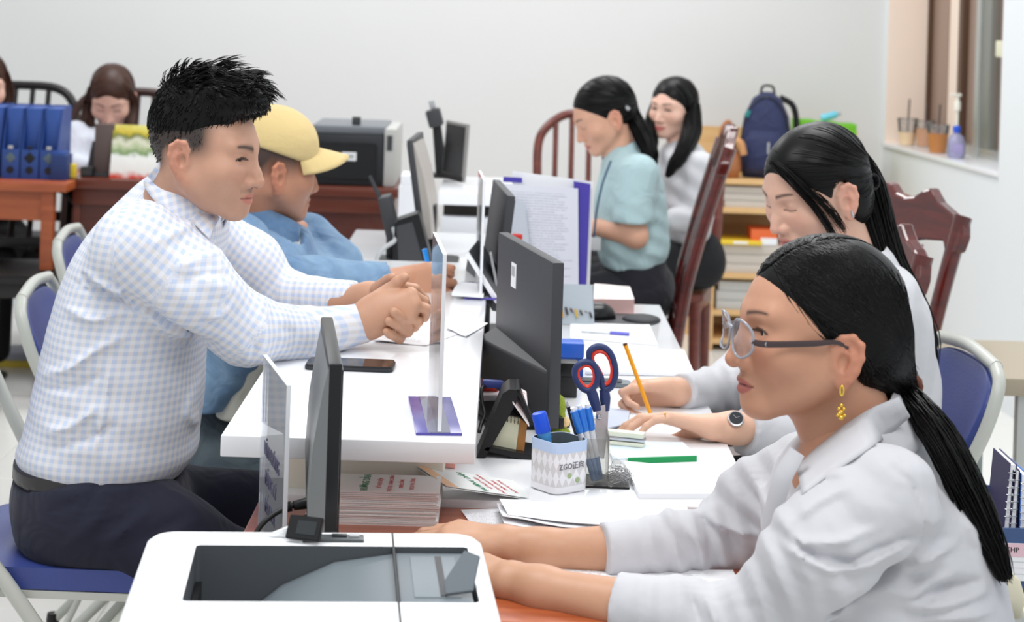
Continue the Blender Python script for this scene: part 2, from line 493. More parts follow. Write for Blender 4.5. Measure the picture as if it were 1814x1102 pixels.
inroot(wdsk, (-0.02, 2.94, 0), (0.0, 4.81, DESK - 0.03), 'modesty_panel', mat('grey_board', (120, 118, 116), 0.6))
inroot(wdsk, (0.0, 2.93, 0), (0.375, 2.95, DESK - 0.03), 'side_panel', M_edge)
inroot(wdsk, (0.0, 3.86, 0), (0.375, 3.88, DESK - 0.03), 'side_panel', M_edge)
inroot(wdsk, (0.0, 4.80, 0), (0.375, 4.82, DESK - 0.03), 'side_panel', M_edge)
# a second counter of the same kind farther down the hall
a = at(786, 334, 6.4)
c2 = thing('service_counter', 'far white counter crossing behind the tilted monitors', 'counter', (a.x + 0.15, 6.5, 0))
inroot(c2, (a.x - 0.01, 6.2, 0.80), (a.x + 0.36, 6.75, COUNTER), 'worktop', M_white, 0.003)
inroot(c2, (a.x + 0.005, 6.27, 0.76), (a.x + 0.34, 6.7, 0.80), 'recess', mat('gap_shade', (40, 36, 30), 0.7))  # solid dark block in the open gap; the shade there is its colour
inroot(c2, (a.x, 6.22, 0), (a.x + 0.35, 6.72, 0.76), 'cabinet_body', M_edge, 0.004)

# ------------------------------------------------------------------ the laser printer in front
prx = onz(560, 945, 0.82)
prn = thing('laser_printer', 'white laser printer with grey output tray at the desk end', 'printer', (prx.x, prx.y, 0), math.radians(4.8))
pinv = prn.matrix_basis.inverted()
def pl(px, py, z=0.82): return pinv @ onz(px, py, z)
c_bl = pl(262, 937); c_br = pl(858, 960)
x0, x1, yb = c_bl.x, c_br.x, max(c_bl.y, c_br.y)
pw = x1 - x0; pd = 0.36
pcx, pcy = (x0 + x1) / 2, yb - pd / 2
hx0, hx1 = pl(335, 1015).x, pl(838, 1015).x
hy1, hy0 = pl(520, 967).y, pl(520, 1066).y
bm = bmesh.new()
def loop(w, h, r, cx, cy, z): return [bm.verts.new((q[0] + cx, q[1] + cy, z)) for q in rounded(w, h, r, 6)]
L = [loop(pw, pd, 0.03, pcx, pcy, 0.48), loop(pw, pd, 0.03, pcx, pcy, 0.805), loop(pw - 0.006, pd - 0.006, 0.03, pcx, pcy, 0.814),
     loop(pw - 0.02, pd - 0.02, 0.028, pcx, pcy, 0.82), loop(hx1 - hx0, hy1 - hy0, 0.006, (hx0 + hx1) / 2, (hy0 + hy1) / 2, 0.82),
     loop(hx1 - hx0, hy1 - hy0, 0.006, (hx0 + hx1) / 2, (hy0 + hy1) / 2, 0.70)]
for A, B in zip(L, L[1:]):
    for k in range(len(A)): bm.faces.new((A[k], A[(k + 1) % len(A)], B[(k + 1) % len(A)], B[k]))
bm.faces.new(L[0][::-1]); bm.faces.new(L[-1])
for f in bm.faces:
    if all(v in set(L[-1] + L[-2]) for v in f.verts): f.material_index = 1
M_printer = mat('printer_white', (243, 244, 246), 0.35)
autosmooth(from_bm('housing', bm, [M_printer, mat('tray_well', (84, 88, 92), 0.5)], prn), 30)
xs = pl(700, 1000).x
# sloping paper bed: deep at one end, flush at the seam
prof = [(hx0 + 0.0, 0.702), (hx0 + 0.02, 0.705), (hx0 + 0.05, 0.735), (hx0 + 0.10, 0.775), (hx0 + 0.16, 0.802), (xs, 0.812)]
bm = bmesh.new()
rows = []
for x, z in prof: rows.append((bm.verts.new((x, hy0 + 0.002, z)), bm.verts.new((x, hy1 - 0.002, z)), bm.verts.new((x, hy0 + 0.002, 0.70)), bm.verts.new((x, hy1 - 0.002, 0.70))))
for A, B in zip(rows, rows[1:]):
    bm.faces.new((A[0], B[0], B[1], A[1])); bm.faces.new((A[2], B[2], B[0], A[0])); bm.faces.new((A[1], B[1], B[3], A[3]))
bm.faces.new((rows[-1][0], rows[-1][2], rows[-1][3], rows[-1][1]))
M_tray = mat('tray_grey', (112, 121, 127), 0.42)
autosmooth(from_bm('paper_bed', bm, M_tray, prn), 40)
prism('tray_guard', [(hx0 + 0.11, hy0 + 0.002), (xs, hy0 + 0.002), (xs, hy0 + 0.02), (hx0 + 0.17, hy0 + 0.02), (hx0 + 0.13, hy0 + 0.012)], 0.11, mat('tray_grey_dark', (110, 120, 126), 0.45), prn, Matrix.Translation((0, 0, 0.705)), 0.001)
for k in range(3):
    span('roller_guide', (hx0 + 0.002, hy0 + 0.018 + 0.022 * k, 0.735), (hx0 + 0.03, hy0 + 0.028 + 0.022 * k, 0.75), M_blackp, prn, 0.002)
prism('exit_slot', [(hx0 + 0.001, hy0 + 0.004), (hx0 + 0.008, hy0 + 0.004), (hx0 + 0.008, hy1 - 0.008), (hx0 + 0.001, hy1 - 0.008)], 0.05, M_blackp, prn, Matrix.Translation((0, 0, 0.73)))
prism('crumpled_scrap', [(hx0 + 0.022, hy0 + 0.006), (hx0 + 0.045, hy0 + 0.008), (hx0 + 0.04, hy0 + 0.03), (hx0 + 0.033, hy0 + 0.02)], 0.012, M_paper, prn, Matrix.Translation((0, 0, 0.738)), 0.002)
# flush plate with the flip-up stop
px0, px1 = xs + 0.002, hx1 - 0.004
span('tray_plate', (px0, hy0 + 0.003, 0.70), (px1, hy1 - 0.003, 0.814), M_tray, prn, 0.003)
span('stop_recess', (px0 + 0.016, hy0 + 0.034, 0.81), (px1 - 0.012, hy1 - 0.022, 0.8155), mat('tray_grey_light', (124, 133, 139), 0.42), prn, 0.002)
span('stop_slot', (px0 + 0.045, hy0 + 0.036, 0.812), (px0 + 0.052, hy1 - 0.026, 0.8165), M_darkgrey, prn)
fa = [pl(764, 1022), pl(815, 1030), pl(840, 1006, 0.86), pl(820, 970, 0.86)]
Mf = frame(fa[0], (0.055, 0.0, 0.0), (0.02, 0.03, 0.04))
prism('stop_flap', [(0, 0.0), (0.03, 0), (0.044, 0.042), (0.028, 0.052), (0, 0.016)], 0.004, mat('flap_grey', (96, 105, 111), 0.45), prn, frame((px0 + 0.05, hy0 + 0.036, 0.8155), (1, 0.05, 0.12), (0.05, 0.75, 0.65)), 0.0008)
span('lid_seam', (xs - 0.0012, yb - pd + 0.012, 0.812), (xs + 0.0012, yb - 0.012, 0.8206), M_blackp, prn)
cA, cB = pl(536, 957), pl(645, 957)
span('control_panel', (cA.x, cA.y - 0.009, 0.815), (cB.x, cA.y + 0.016, 0.8235), mat('panel_graphite', (78, 82, 84), 0.3), prn, 0.002)
for k, (dx, w) in enumerate(((0.055, 0.018), (0.088, 0.012))):
    span('keypad', (cA.x + dx * 0.62, cA.y + 0.001, 0.823), (cA.x + dx * 0.62 + w, cA.y + 0.011, 0.8255), M_blackp if k == 0 else M_lgrey, prn, 0.001)
dsp = prism('display', [(0, 0), (0.042, 0), (0.042, 0.028), (0, 0.028)], 0.007, M_blackp, prn, frame(pl(508, 956) + Vector((0, -0.006, 0.002)), (0.9, -0.35, 0), (0.18, 0.45, 0.8)), 0.001)
prism('display_glass', [(0.012, 0.006), (0.036, 0.006), (0.036, 0.022), (0.012, 0.022)], 0.0005, mat('lcd', (52, 56, 58), 0.2), prn, frame(pl(508, 956) + Vector((0, -0.006, 0.002)), (0.9, -0.35, 0), (0.18, 0.45, 0.8)) @ Matrix.Translation((0, 0, 0.0071)))
prism('hinge_wedge', [(0, 0), (0.04, 0), (0.04, 0.018)], 0.014, M_printer, prn, frame(pl(470, 955) + Vector((0, 0.02, 0)), (1, -0.1, 0), (0, 0, 1)), 0.002)
pst = thing('printer_stand', 'low pale cabinet under the white laser printer', 'cabinet', (prx.x, prx.y - 0.17, 0), math.radians(4.8))
span('carcass', (-0.21, -0.17, 0.03), (0.19, 0.17, 0.478), M_edge, pst, 0.004)
span('plinth', (-0.2, -0.16, 0.0), (0.18, 0.16, 0.03), M_darkgrey, pst)

# ------------------------------------------------------------------ monitors
def monitor(label, near, far, ztop, zbot, zdesk, lean=0.0, sides=('back', 1), bulge=True, sticker=False, thick=0.018, group=None, shell=(120, 122, 122)):
    """panel from near to far (x,y); back on the +x' or -x' side of the travel direction"""
    near, far = Vector((near[0], near[1], 0)), Vector((far[0], far[1], 0))
    L_ = (far - near).length; dirv = (far - near) / L_
    mid = (near + far) / 2
    t = thing('monitor', label, 'monitor', (mid.x, mid.y, zdesk), math.atan2(dirv.y, dirv.x), group)
    s = sides[1]                       # +1: back lies on local +y
    H = ztop - zdesk; B = zbot - zdesk
    R = Matrix.Translation((0, 0, B)) @ Matrix.Rotation(lean, 4, 'X') @ Matrix.Translation((0, 0, -B))
    def put(o): o.data.transform(R @ Matrix.Translation(o.location)); o.location = (0, 0, 0); return o
    put(span('panel', (-L_ / 2, 0 if s > 0 else -thick, B), (L_ / 2, thick if s > 0 else 0, H), M_darkgrey, t, 0.003))
    put(span('screen', (-L_ / 2 + 0.01, -0.0015 * s - 0.0005, B + 0.02), (L_ / 2 - 0.01, -0.0015 * s + 0.0005, H - 0.01), M_screen, t))
    put(span('bezel', (-L_ / 2, -0.004 * s - 0.004, B), (L_ / 2, -0.004 * s + 0.004, B + 0.018), M_blackp, t, 0.001))
    h_ = H - B
    if bulge == 'wedge':
        bm = bmesh.new()
        pr = [(thick * 0.2, B), (thick + 0.016, B + 0.0), (thick + 0.02, B + 0.3 * h_), (thick + 0.016, B + 0.6 * h_), (thick + 0.006, B + 0.86 * h_), (thick * 0.9, H - 0.001), (thick * 0.2, H - 0.001)]
        A = [bm.verts.new((-L_ / 2 + 0.0005, y * s, z)) for y, z in pr]; Bv = [bm.verts.new((L_ / 2 - 0.0005, y * s * 0.9, z)) for y, z in pr]
        for k in range(len(pr)): bm.faces.new((A[k], A[(k + 1) % len(pr)], Bv[(k + 1) % len(pr)], Bv[k]))
        bm.faces.new(A); bm.faces.new(Bv[::-1])
        autosmooth(put(from_bm('back_shell', bm, mat('shell_grey_%d' % shell[0], shell, 0.42), t)), 40)
    elif bulge:
        pts = [(-0.49 * L_, B + 0.002), (0.495 * L_, B + 0.002), (0.495 * L_, B + 0.37 * h_), (-0.47 * L_, B + 0.35 * h_)]
        ins = [(-0.47 * L_, B + 0.006, 0.003), (0.47 * L_, B + 0.012, 0.036), (0.46 * L_, B + 0.30 * h_, 0.036), (-0.46 * L_, B + 0.33 * h_, 0.003)]
        bm = bmesh.new()
        o_ = [bm.verts.new((x, thick * s * 0.9, z)) for x, z in pts]
        i_ = [bm.verts.new((x, (thick + e_) * s, z)) for x, z, e_ in ins]
        n_ = len(pts)
        for k in range(n_): bm.faces.new((o_[k], o_[(k + 1) % n_], i_[(k + 1) % n_], i_[k]))
        bm.faces.new(i_); bm.faces.new(o_[::-1])
        o = from_bm('housing', bm, M_darkgrey, t); put(o)
        bv = o.modifiers.new('b', 'BEVEL'); bv.width = 0.006; bv.segments = 3; autosmooth(o, 50)
    if sticker:
        stk = span('sticker', (sticker[0] * L_ - 0.018, (thick) * s - 0.0004, B + sticker[1] * (H - B) - 0.022), (sticker[0] * L_ + 0.018, thick * s + 0.0008, B + sticker[1] * (H - B) + 0.022), M_paper, t); put(stk)
        sb = span('barcode', (sticker[0] * L_ - 0.01, (thick) * s - 0.0002, B + sticker[1] * (H - B) - 0.002), (sticker[0] * L_ + 0.014, thick * s + 0.0011, B + sticker[1] * (H - B) + 0.016), M_lgrey, t); put(sb)
    if B > 0.02:
        span('neck', (-0.03, 0.02 * s - 0.012, 0.01), (0.03, 0.02 * s + 0.012, B + 0.08), M_blackp, t, 0.004)
        prism('foot', rounded(0.2, 0.15, 0.03), 0.01, M_blackp, t, Matrix.Translation((0, 0.02 * s, 0)), 0.002)
    return t
nr, fr_ = at(607, 640, 2.41), at(591, 525, 2.75)
mon1 = monitor('slim grey-backed monitor seen edge-on behind the printer', (nr.x, nr.y), (fr_.x, fr_.y), 1.012, 0.755, WD, 0.0, ('back', 1), bulge='wedge', thick=0.017)
nr, fr_ = at(1000, 467, 3.30), at(901, 415, 3.70)
[c_ for c_ in mon1.children if c_.name.startswith('panel')][0].data.materials[0] = M_blackp
nr, fr_ = at(1000, 467, 3.30), at(901, 415, 3.70)
mon2 = monitor('black monitor with a small white sticker beside the red-handled scissors', (nr.x, nr.y), (fr_.x, fr_.y), 1.023, 0.745, DESK, 0.0, ('back', 1), sticker=(0.17, 0.78), thick=0.02)
nr, fr_ = at(893, 340, 4.15), at(868, 318, 4.5)
monitor('black monitor half hidden by the papers in the purple folder', (nr.x, nr.y), (fr_.x, fr_.y), 1.045, 0.80, DESK, 0.10, ('back', 1))
nr, fr_ = at(748, 262, 5.3), at(765, 240, 5.62)
monitor('leaning silver-backed monitor past the far counter end', (nr.x, nr.y), (fr_.x, fr_.y), 1.07, 0.80, 0.72, -0.16, ('back', -1), bulge='wedge', shell=(172, 166, 160))
nr, fr_ = at(822, 225, 6.42), at(785, 235, 6.6)
monitor('small grey panel monitor standing on the far counter', (nr.x + 0.0, nr.y), (fr_.x, fr_.y), 1.04, 0.85, COUNTER, 0.05, ('back', -1), bulge=False, thick=0.012)
for o in C.objects:
    if o.name.startswith('monitor') and o.get('label', '').startswith('small grey panel'):
        for ch in o.children:
            if ch.name.startswith('panel'): ch.data.materials[0] = M_lgrey if 'silver' in o['label'] else mat('warm_grey_panel', (136, 134, 130), 0.5)

# a tall black stand-mounted device with a knob, behind the small grey monitor
b0 = at(782, 330, 6.7)
cdv = thing('document_camera', 'black document camera on a slanted arm above the far counter', 'camera', (b0.x, b0.y, COUNTER))
tube('arm', [(0.0, 0, 0.0), (-0.012, 0, 0.1), (-0.026, 0, 0.2)], [0.02, 0.018, 0.014], M_blackp, cdv, 8)
prism('base', rounded(0.1, 0.1, 0.02), 0.012, M_blackp, cdv, None, 0.002)
box('head', (0.05, 0.07, 0.06), (-0.03, 0, 0.2), M_darkgrey, cdv, (0, -0.3, 0), 0.008)
box('lens_cap', (0.02, 0.03, 0.03), (-0.04, 0, 0.245), M_lgrey, cdv, (0, -0.3, 0), 0.005)

# cables from the first monitor
def cable(name, label, pts, r, m=M_blackp, plug=None):
    t = thing(name, label, 'cable', pts[-1])
    L0 = Vector(pts[-1])
    tube('cord', [Vector(p) - L0 for p in pts], r, m, t, 8, smoothpts=6)
    if plug:
        a_, b_ = Vector(plug[0]) - L0, Vector(plug[1]) - L0
        tube('plug', [a_, a_.lerp(b_, 0.5), a_.lerp(b_, 0.9), b_], [plug[2] * 0.7, plug[2] * 0.9, plug[2], plug[2]], m, t, 8)
        for k in range(3):
            q = a_.lerp(b_, -0.12 - 0.1 * k); d_ = (b_ - a_).normalized() * 0.0012
            tube('strain_relief', [q - d_, q + d_], plug[2] * 0.8, m, t, 8)
    return t
cable('video_cable', 'thick black video cable plugged into the monitor behind the printer', [at(562, 888, 2.52), at(515, 897, 2.51), at(480, 915, 2.5), at(455, 942, 2.49), at(440, 985, 2.48), onz(430, 1010, WD + 0.004)], 0.0036, M_blackp, (at(520, 896, 2.51), at(566, 887, 2.52), 0.0085))
cable('power_cable', 'thinner black power cable below the video cable', [at(562, 915, 2.5), at(535, 920, 2.5), at(520, 930, 2.49), at(505, 955, 2.48), onz(480, 1020, WD + 0.004)], 0.0026, M_blackp, (at(538, 919, 2.5), at(566, 914, 2.5), 0.006))

# ------------------------------------------------------------------ acrylic sign holders
def sign_holder(label, near_top, far_top, ztop, zbase, base=True, textm=None, ang=0.0):
    a, b = Vector((near_top.x, near_top.y, 0)), Vector((far_top.x, far_top.y, 0))
    L_ = (b - a).length; dv = (b - a) / L_; mid = (a + b) / 2
    t = thing('sign_holder', label, 'sign holder', (mid.x, mid.y, zbase), math.atan2(dv.y, dv.x))
    H = ztop - zbase
    for s in (-1, 1):
        span('acrylic_sheet', (-L_ / 2, s * 0.002 - 0.0009, 0.004), (L_ / 2, s * 0.002 + 0.0009, H), M_clear, t)
    span('polished_edge', (-L_ / 2 - 0.0006, -0.0028, 0.006), (-L_ / 2 + 0.0006, 0.0028, H), mat('bright_edge', (238, 240, 244), 0.2), t)
    span('top_edge', (-L_ / 2, -0.0028, H - 0.0006), (L_ / 2, 0.0028, H + 0.0006), MATS['bright_edge'], t)
    if textm:
        face_uv_card('insert', frame((-L_ / 2 + 0.004, 0.0, 0.012), (1, 0, 0), (0, 0, 1)), L_ - 0.008, H - 0.02, textm, t, 0.0006)
    if base:
        o = span('base', (-L_ / 2, -0.033, 0), (L_ / 2, 0.033, 0.004), M_purple, t, 0.001)
        span('base_clip', (-L_ / 2 - 0.0005, -0.016, 0.004), (L_ / 2, 0.016, 0.0055), M_clear, t)
    else:
        span('base', (-L_ / 2, -0.03, 0), (L_ / 2, 0.03, 0.003), M_clear, t, 0.001)
    return t
sg1 = sign_holder('clear acrylic sign holder with bold purple lettering beside the thick video cable', at(512, 680, 2.50), at(470, 625, 2.70), 0.965, WD, False, printed('sign_backing', (206, 210, 222), (160, 166, 186), 6, 3, 0.5, 0.06, 0.5, 0.25))
L1 = 0.2
for k, (s_, body) in enumerate(((0.026, 'VĂN PHÒNG'), (0.026, 'ĐĂNG KÝ'), (0.026, 'ĐẤT ĐAI'))):
    lettering('lettering', body, s_, mat('sign_ink', (66, 64, 94), 0.5), sg1, frame((0.0, 0.0034, 0.138 - 0.036 * k), (-1, 0, 0), (0, 0, 1)), 0.0003, sx=0.85)
sign_holder('clear acrylic sign holder on a purple base near the counter end', at(788, 455, 2.80), at(770, 414, 3.05), 1.097, COUNTER, True, printed('sign_print', (226, 230, 240), (150, 160, 190), 9, 4, 0.5, 0.08, 0.5, 0.3))
sign_holder('acrylic sign holder on a purple base farther along the white counter', at(858, 312, 4.05), at(850, 296, 4.27), 1.085, COUNTER, True, MATS['sign_print'])
b0 = at(748, 380, 5.6)
sg4 = sign_holder('small purple-printed sign holder beside the leaning silver monitor', at(750, 332, 5.5), at(747, 322, 5.7), 0.93, 0.72, True, printed('sign_print_red', (236, 236, 244), (190, 90, 130), 7, 4, 0.5, 0.1, 0.6, 0.3))
# ------------------------------------------------------------------ implicit surfaces for people
def arr(v): return np.asarray(v, np.float32)
class SDF:
    """smooth union / subtraction of simple bodies, meshed by surface nets"""
    def __init__(s): s.ops = []
    def cone(s, a, b, ra, rb, k=0.02, op=1, cut=None):
        a, b = arr(a), arr(b); r = max(ra, rb)
        s.ops.append((op, k, np.minimum(a, b) - r - k, np.maximum(a, b) + r + k, ('cone', a, b, ra, rb, cut))); return s
    def chain(s, pts, rs, k=0.015, op=1):
        for i in range(len(pts) - 1): s.cone(pts[i], pts[i + 1], rs[i], rs[i + 1], k, op)
        return s
    def ell(s, c, r, R=None, k=0.02, op=1):
        c, r = arr(c), arr(r); m = float(r.max())
        s.ops.append((op, k, c - m - k, c + m + k, ('ell', c, r, None if R is None else np.array(R, np.float32)))); return s
    def plane(s, p, n, k=0.004, lo=None, hi=None):
        """remove everything on the +n side of p inside the box lo..hi"""
        s.ops.append((-2, k, arr(lo) if lo is not None else arr((-9, -9, -9)), arr(hi) if hi is not None else arr((9, 9, 9)), ('plane', arr(p), arr(n) / np.linalg.norm(arr(n))))); return s
    def loft(s, rows, fwd, k=0.02, op=1, power=2.3):
        """rows: (z, cx, cy, r_forward, r_side), heading fwd (x,y)"""
        rows = np.array(sorted(rows), np.float64); z = rows[:, 0]
        zz = np.linspace(z[0], z[-1], 160); tab = [zz]
        for c in range(1, 5):
            y = rows[:, c]; mslope = np.gradient(y, z)
            i = np.clip(np.searchsorted(z, zz) - 1, 0, len(z) - 2); h = z[i + 1] - z[i]; t = (zz - z[i]) / h
            tab.append((2 * t ** 3 - 3 * t ** 2 + 1) * y[i] + (t ** 3 - 2 * t ** 2 + t) * h * mslope[i] + (-2 * t ** 3 + 3 * t ** 2) * y[i + 1] + (t ** 3 - t ** 2) * h * mslope[i + 1])
        m = float(max(rows[:, 3].max(), rows[:, 4].max()))
        lo = arr((rows[:, 1].min() - m - k, rows[:, 2].min() - m - k, z[0] - 0.03)); hi = arr((rows[:, 1].max() + m + k, rows[:, 2].max() + m + k, z[-1] + 0.03))
        f = np.array(fwd, np.float32); f /= np.linalg.norm(f)
        s.ops.append((op, k, lo, hi, ('loft', np.array(tab, np.float32), f, power))); return s
    @staticmethod
    def dist(q, X, Y, Z):
        kind = q[0]
        if kind == 'cone':
            _, a, b, ra, rb, cut = q
            ba = b - a; L = float(ba @ ba) + 1e-12
            px, py, pz = X - a[0], Y - a[1], Z - a[2]
            t = np.clip((px * ba[0] + py * ba[1] + pz * ba[2]) / L, 0, 1)
            d = np.sqrt((px - t * ba[0]) ** 2 + (py - t * ba[1]) ** 2 + (pz - t * ba[2]) ** 2) - (ra + (rb - ra) * t)
            if cut is not None:
                u = ba / math.sqrt(L)
                if cut in ('b', 'ab'): d = np.maximum(d, (X - b[0]) * u[0] + (Y - b[1]) * u[1] + (Z - b[2]) * u[2])
                if cut in ('a', 'ab'): d = np.maximum(d, -((X - a[0]) * u[0] + (Y - a[1]) * u[1] + (Z - a[2]) * u[2]))
            return d
        if kind == 'ell':
            _, c, r, R = q
            x, y, z = X - c[0], Y - c[1], Z - c[2]
            if R is not None:
                x, y, z = R[0][0] * x + R[1][0] * y + R[2][0] * z, R[0][1] * x + R[1][1] * y + R[2][1] * z, R[0][2] * x + R[1][2] * y + R[2][2] * z
            k0 = np.sqrt((x / r[0]) ** 2 + (y / r[1]) ** 2 + (z / r[2]) ** 2)
            k1 = np.sqrt((x / r[0] ** 2) ** 2 + (y / r[1] ** 2) ** 2 + (z / r[2] ** 2) ** 2) + 1e-6
            return k0 * (k0 - 1) / k1
        if kind == 'plane':
            _, p, n = q
            return (X - p[0]) * n[0] + (Y - p[1]) * n[1] + (Z - p[2]) * n[2]
        if kind == 'loft':
            _, T, f, pw = q
            cx = np.interp(Z, T[0], T[1]); cy = np.interp(Z, T[0], T[2]); a = np.interp(Z, T[0], T[3]); b = np.interp(Z, T[0], T[4])
            x = (X - cx) * f[0] + (Y - cy) * f[1]; y = -(X - cx) * f[1] + (Y - cy) * f[0]
            qx, qy = np.abs(x / a), np.abs(y / b)
            k0 = (qx ** pw + qy ** pw) ** (1 / pw) + 1e-6
            d = (k0 - 1) * np.minimum(a, b)
            return np.maximum(d, np.maximum(T[0][0] - Z, Z - T[0][-1])).astype(np.float32)
    @staticmethod
    def mix(f, d, k, op):
        if op == 1:
            h = np.clip(0.5 + 0.5 * (f - d) / k, 0, 1)
            return f + (d - f) * h - k * h * (1 - h)
        if op == -1: d = -d
        h = np.clip(0.5 - 0.5 * (f - d) / k, 0, 1)
        return f + (d - f) * h + k * h * (1 - h)
    def at(s, P):
        P = np.asarray(P, np.float32); X, Y, Z = P[:, 0], P[:, 1], P[:, 2]
        f = np.full(len(P), 1.0, np.float32)
        for op, k, lo, hi, q in s.ops:
            if op == -2:
                m = np.all((P > lo) & (P < hi), axis=1); f[m] = s.mix(f[m], s.dist(q, X[m], Y[m], Z[m]), k, -2)
            else: f = s.mix(f, s.dist(q, X, Y, Z), k, op)
        return f
    def mesh(s, h, disp=None):
        adds = [o for o in s.ops if o[0] == 1]
        lo = np.min([o[2] for o in adds], 0) - 3 * h; hi = np.max([o[3] for o in adds], 0) + 3 * h
        n = np.ceil((hi - lo) / h).astype(int) + 1
        ax = [lo[i] + h * np.arange(n[i], dtype=np.float32) for i in range(3)]
        f = np.full(n, 1.0, np.float32)
        for op, k, l, u, q in s.ops:
            i0 = np.clip(((l - lo) / h).astype(int) - 2, 0, n); i1 = np.clip(np.ceil((u - lo) / h).astype(int) + 3, 0, n)
            if np.any(i1 <= i0): continue
            sl = tuple(slice(a, b) for a, b in zip(i0, i1))
            X, Y, Z = np.meshgrid(ax[0][sl[0]], ax[1][sl[1]], ax[2][sl[2]], indexing='ij', sparse=True)
            f[sl] = s.mix(f[sl], s.dist(q, X, Y, Z), k, op)
        if disp is not None:
            I = np.nonzero(np.abs(f) < 0.03)
            P = np.stack([ax[0][I[0]], ax[1][I[1]], ax[2][I[2]]], 1)
            f[I] += disp(P)
        return surface_net(f, lo, h)
def surface_net(f, lo, h):
    ins = f < 0
    n = np.array(f.shape)
    cnt = np.zeros(n - 1, np.uint8)
    cor = [(i, j, k) for i in (0, 1) for j in (0, 1) for k in (0, 1)]
    for (i, j, k) in cor: cnt += ins[i:n[0] - 1 + i, j:n[1] - 1 + j, k:n[2] - 1 + k]
    act = np.argwhere((cnt > 0) & (cnt < 8))
    idx = np.full(n - 1, -1, np.int64); idx[act[:, 0], act[:, 1], act[:, 2]] = np.arange(len(act))
    acc = np.zeros((len(act), 3)); num = np.zeros(len(act))
    for a in cor:
        for axis in range(3):
            if a[axis]: continue
            b = list(a); b[axis] = 1
            fa = f[act[:, 0] + a[0], act[:, 1] + a[1], act[:, 2] + a[2]]; fb = f[act[:, 0] + b[0], act[:, 1] + b[1], act[:, 2] + b[2]]
            m = (fa < 0) != (fb < 0)
            t = np.where(m, fa / np.where(m, fa - fb, 1), 0)
            p = np.array(a, float) + np.outer(t, np.eye(3)[axis])
            acc[m] += p[m]; num[m] += 1
    V = lo + h * (act + acc / num[:, None])
    F_ = []
    for axis in range(3):
        u, v = (axis + 1) % 3, (axis + 2) % 3
        s0 = [slice(None)] * 3; s1 = [slice(None)] * 3; s0[axis] = slice(0, -1); s1[axis] = slice(1, None)
        A, B = ins[tuple(s0)], ins[tuple(s1)]
        e = np.argwhere(A != B)
        ok = (e[:, u] > 0) & (e[:, v] > 0) & (e[:, u] < n[u] - 1) & (e[:, v] < n[v] - 1)
        e = e[ok]
        flip = A[e[:, 0], e[:, 1], e[:, 2]]
        def cell(du, dv):
            c = e.copy(); c[:, u] -= du; c[:, v] -= dv
            return idx[c[:, 0], c[:, 1], c[:, 2]]
        q = np.stack([cell(1, 1), cell(0, 1), cell(0, 0), cell(1, 0)], 1)
        q[~flip] = q[~flip][:, ::-1]
        F_.append(q)
    return V, np.concatenate(F_)
def np_mesh(name, V, Fq, m, parent=None, off=None, col=None, suv=None, smooth=True):
    V = np.asarray(V, np.float64)
    if off is not None: V = V - np.array(off)
    me = bpy.data.meshes.new(name)
    nf, w = Fq.shape
    me.vertices.add(len(V)); me.vertices.foreach_set('co', V.astype(np.float32).ravel())
    me.loops.add(nf * w); me.loops.foreach_set('vertex_index', Fq.astype(np.int32).ravel())
    me.polygons.add(nf); me.polygons.foreach_set('loop_start', np.arange(0, nf * w, w, dtype=np.int32))
    me.polygons.foreach_set('use_smooth', np.full(nf, smooth))
    me.update(calc_edges=True)
    if col is not None:
        at_ = me.attributes.new('Col', 'FLOAT_COLOR', 'POINT')
        at_.data.foreach_set('color', np.concatenate([col, np.ones((len(col), 1))], 1).astype(np.float32).ravel())
    if suv is not None:
        at_ = me.attributes.new('suv', 'FLOAT_VECTOR', 'POINT'); at_.data.foreach_set('vector', suv.astype(np.float32).ravel())
    o = bpy.data.objects.new(name, me); me.materials.append(m); link(o, parent)
    return o
def join_np(parts):
    Vs, Fs, Cs, n = [], [], [], 0
    for V, Fq, c in parts:
        Vs.append(V); Fs.append(Fq + n); Cs.append(c); n += len(V)
    return np.concatenate(Vs), np.concatenate(Fs), np.concatenate(Cs)
def L3(c): return np.array(lin(c)[:3])
def xf(M, V): M = np.array(M); return V @ M[:3, :3].T + M[:3, 3]
def smooth01(x, a, b): t = np.clip((x - a) / (b - a), 0, 1); return t * t * (3 - 2 * t)
def vnoise(P, freq, seed=0):
    """cheap smooth noise from summed sines, about -1..1"""
    r = np.random.RandomState(seed); out = 0
    for k in range(5):
        d = r.normal(size=3); d /= np.linalg.norm(d)
        out = out + np.sin(P @ (d * freq * r.uniform(0.6, 1.5)) + r.uniform(0, 6.28))
    return out / 3.2

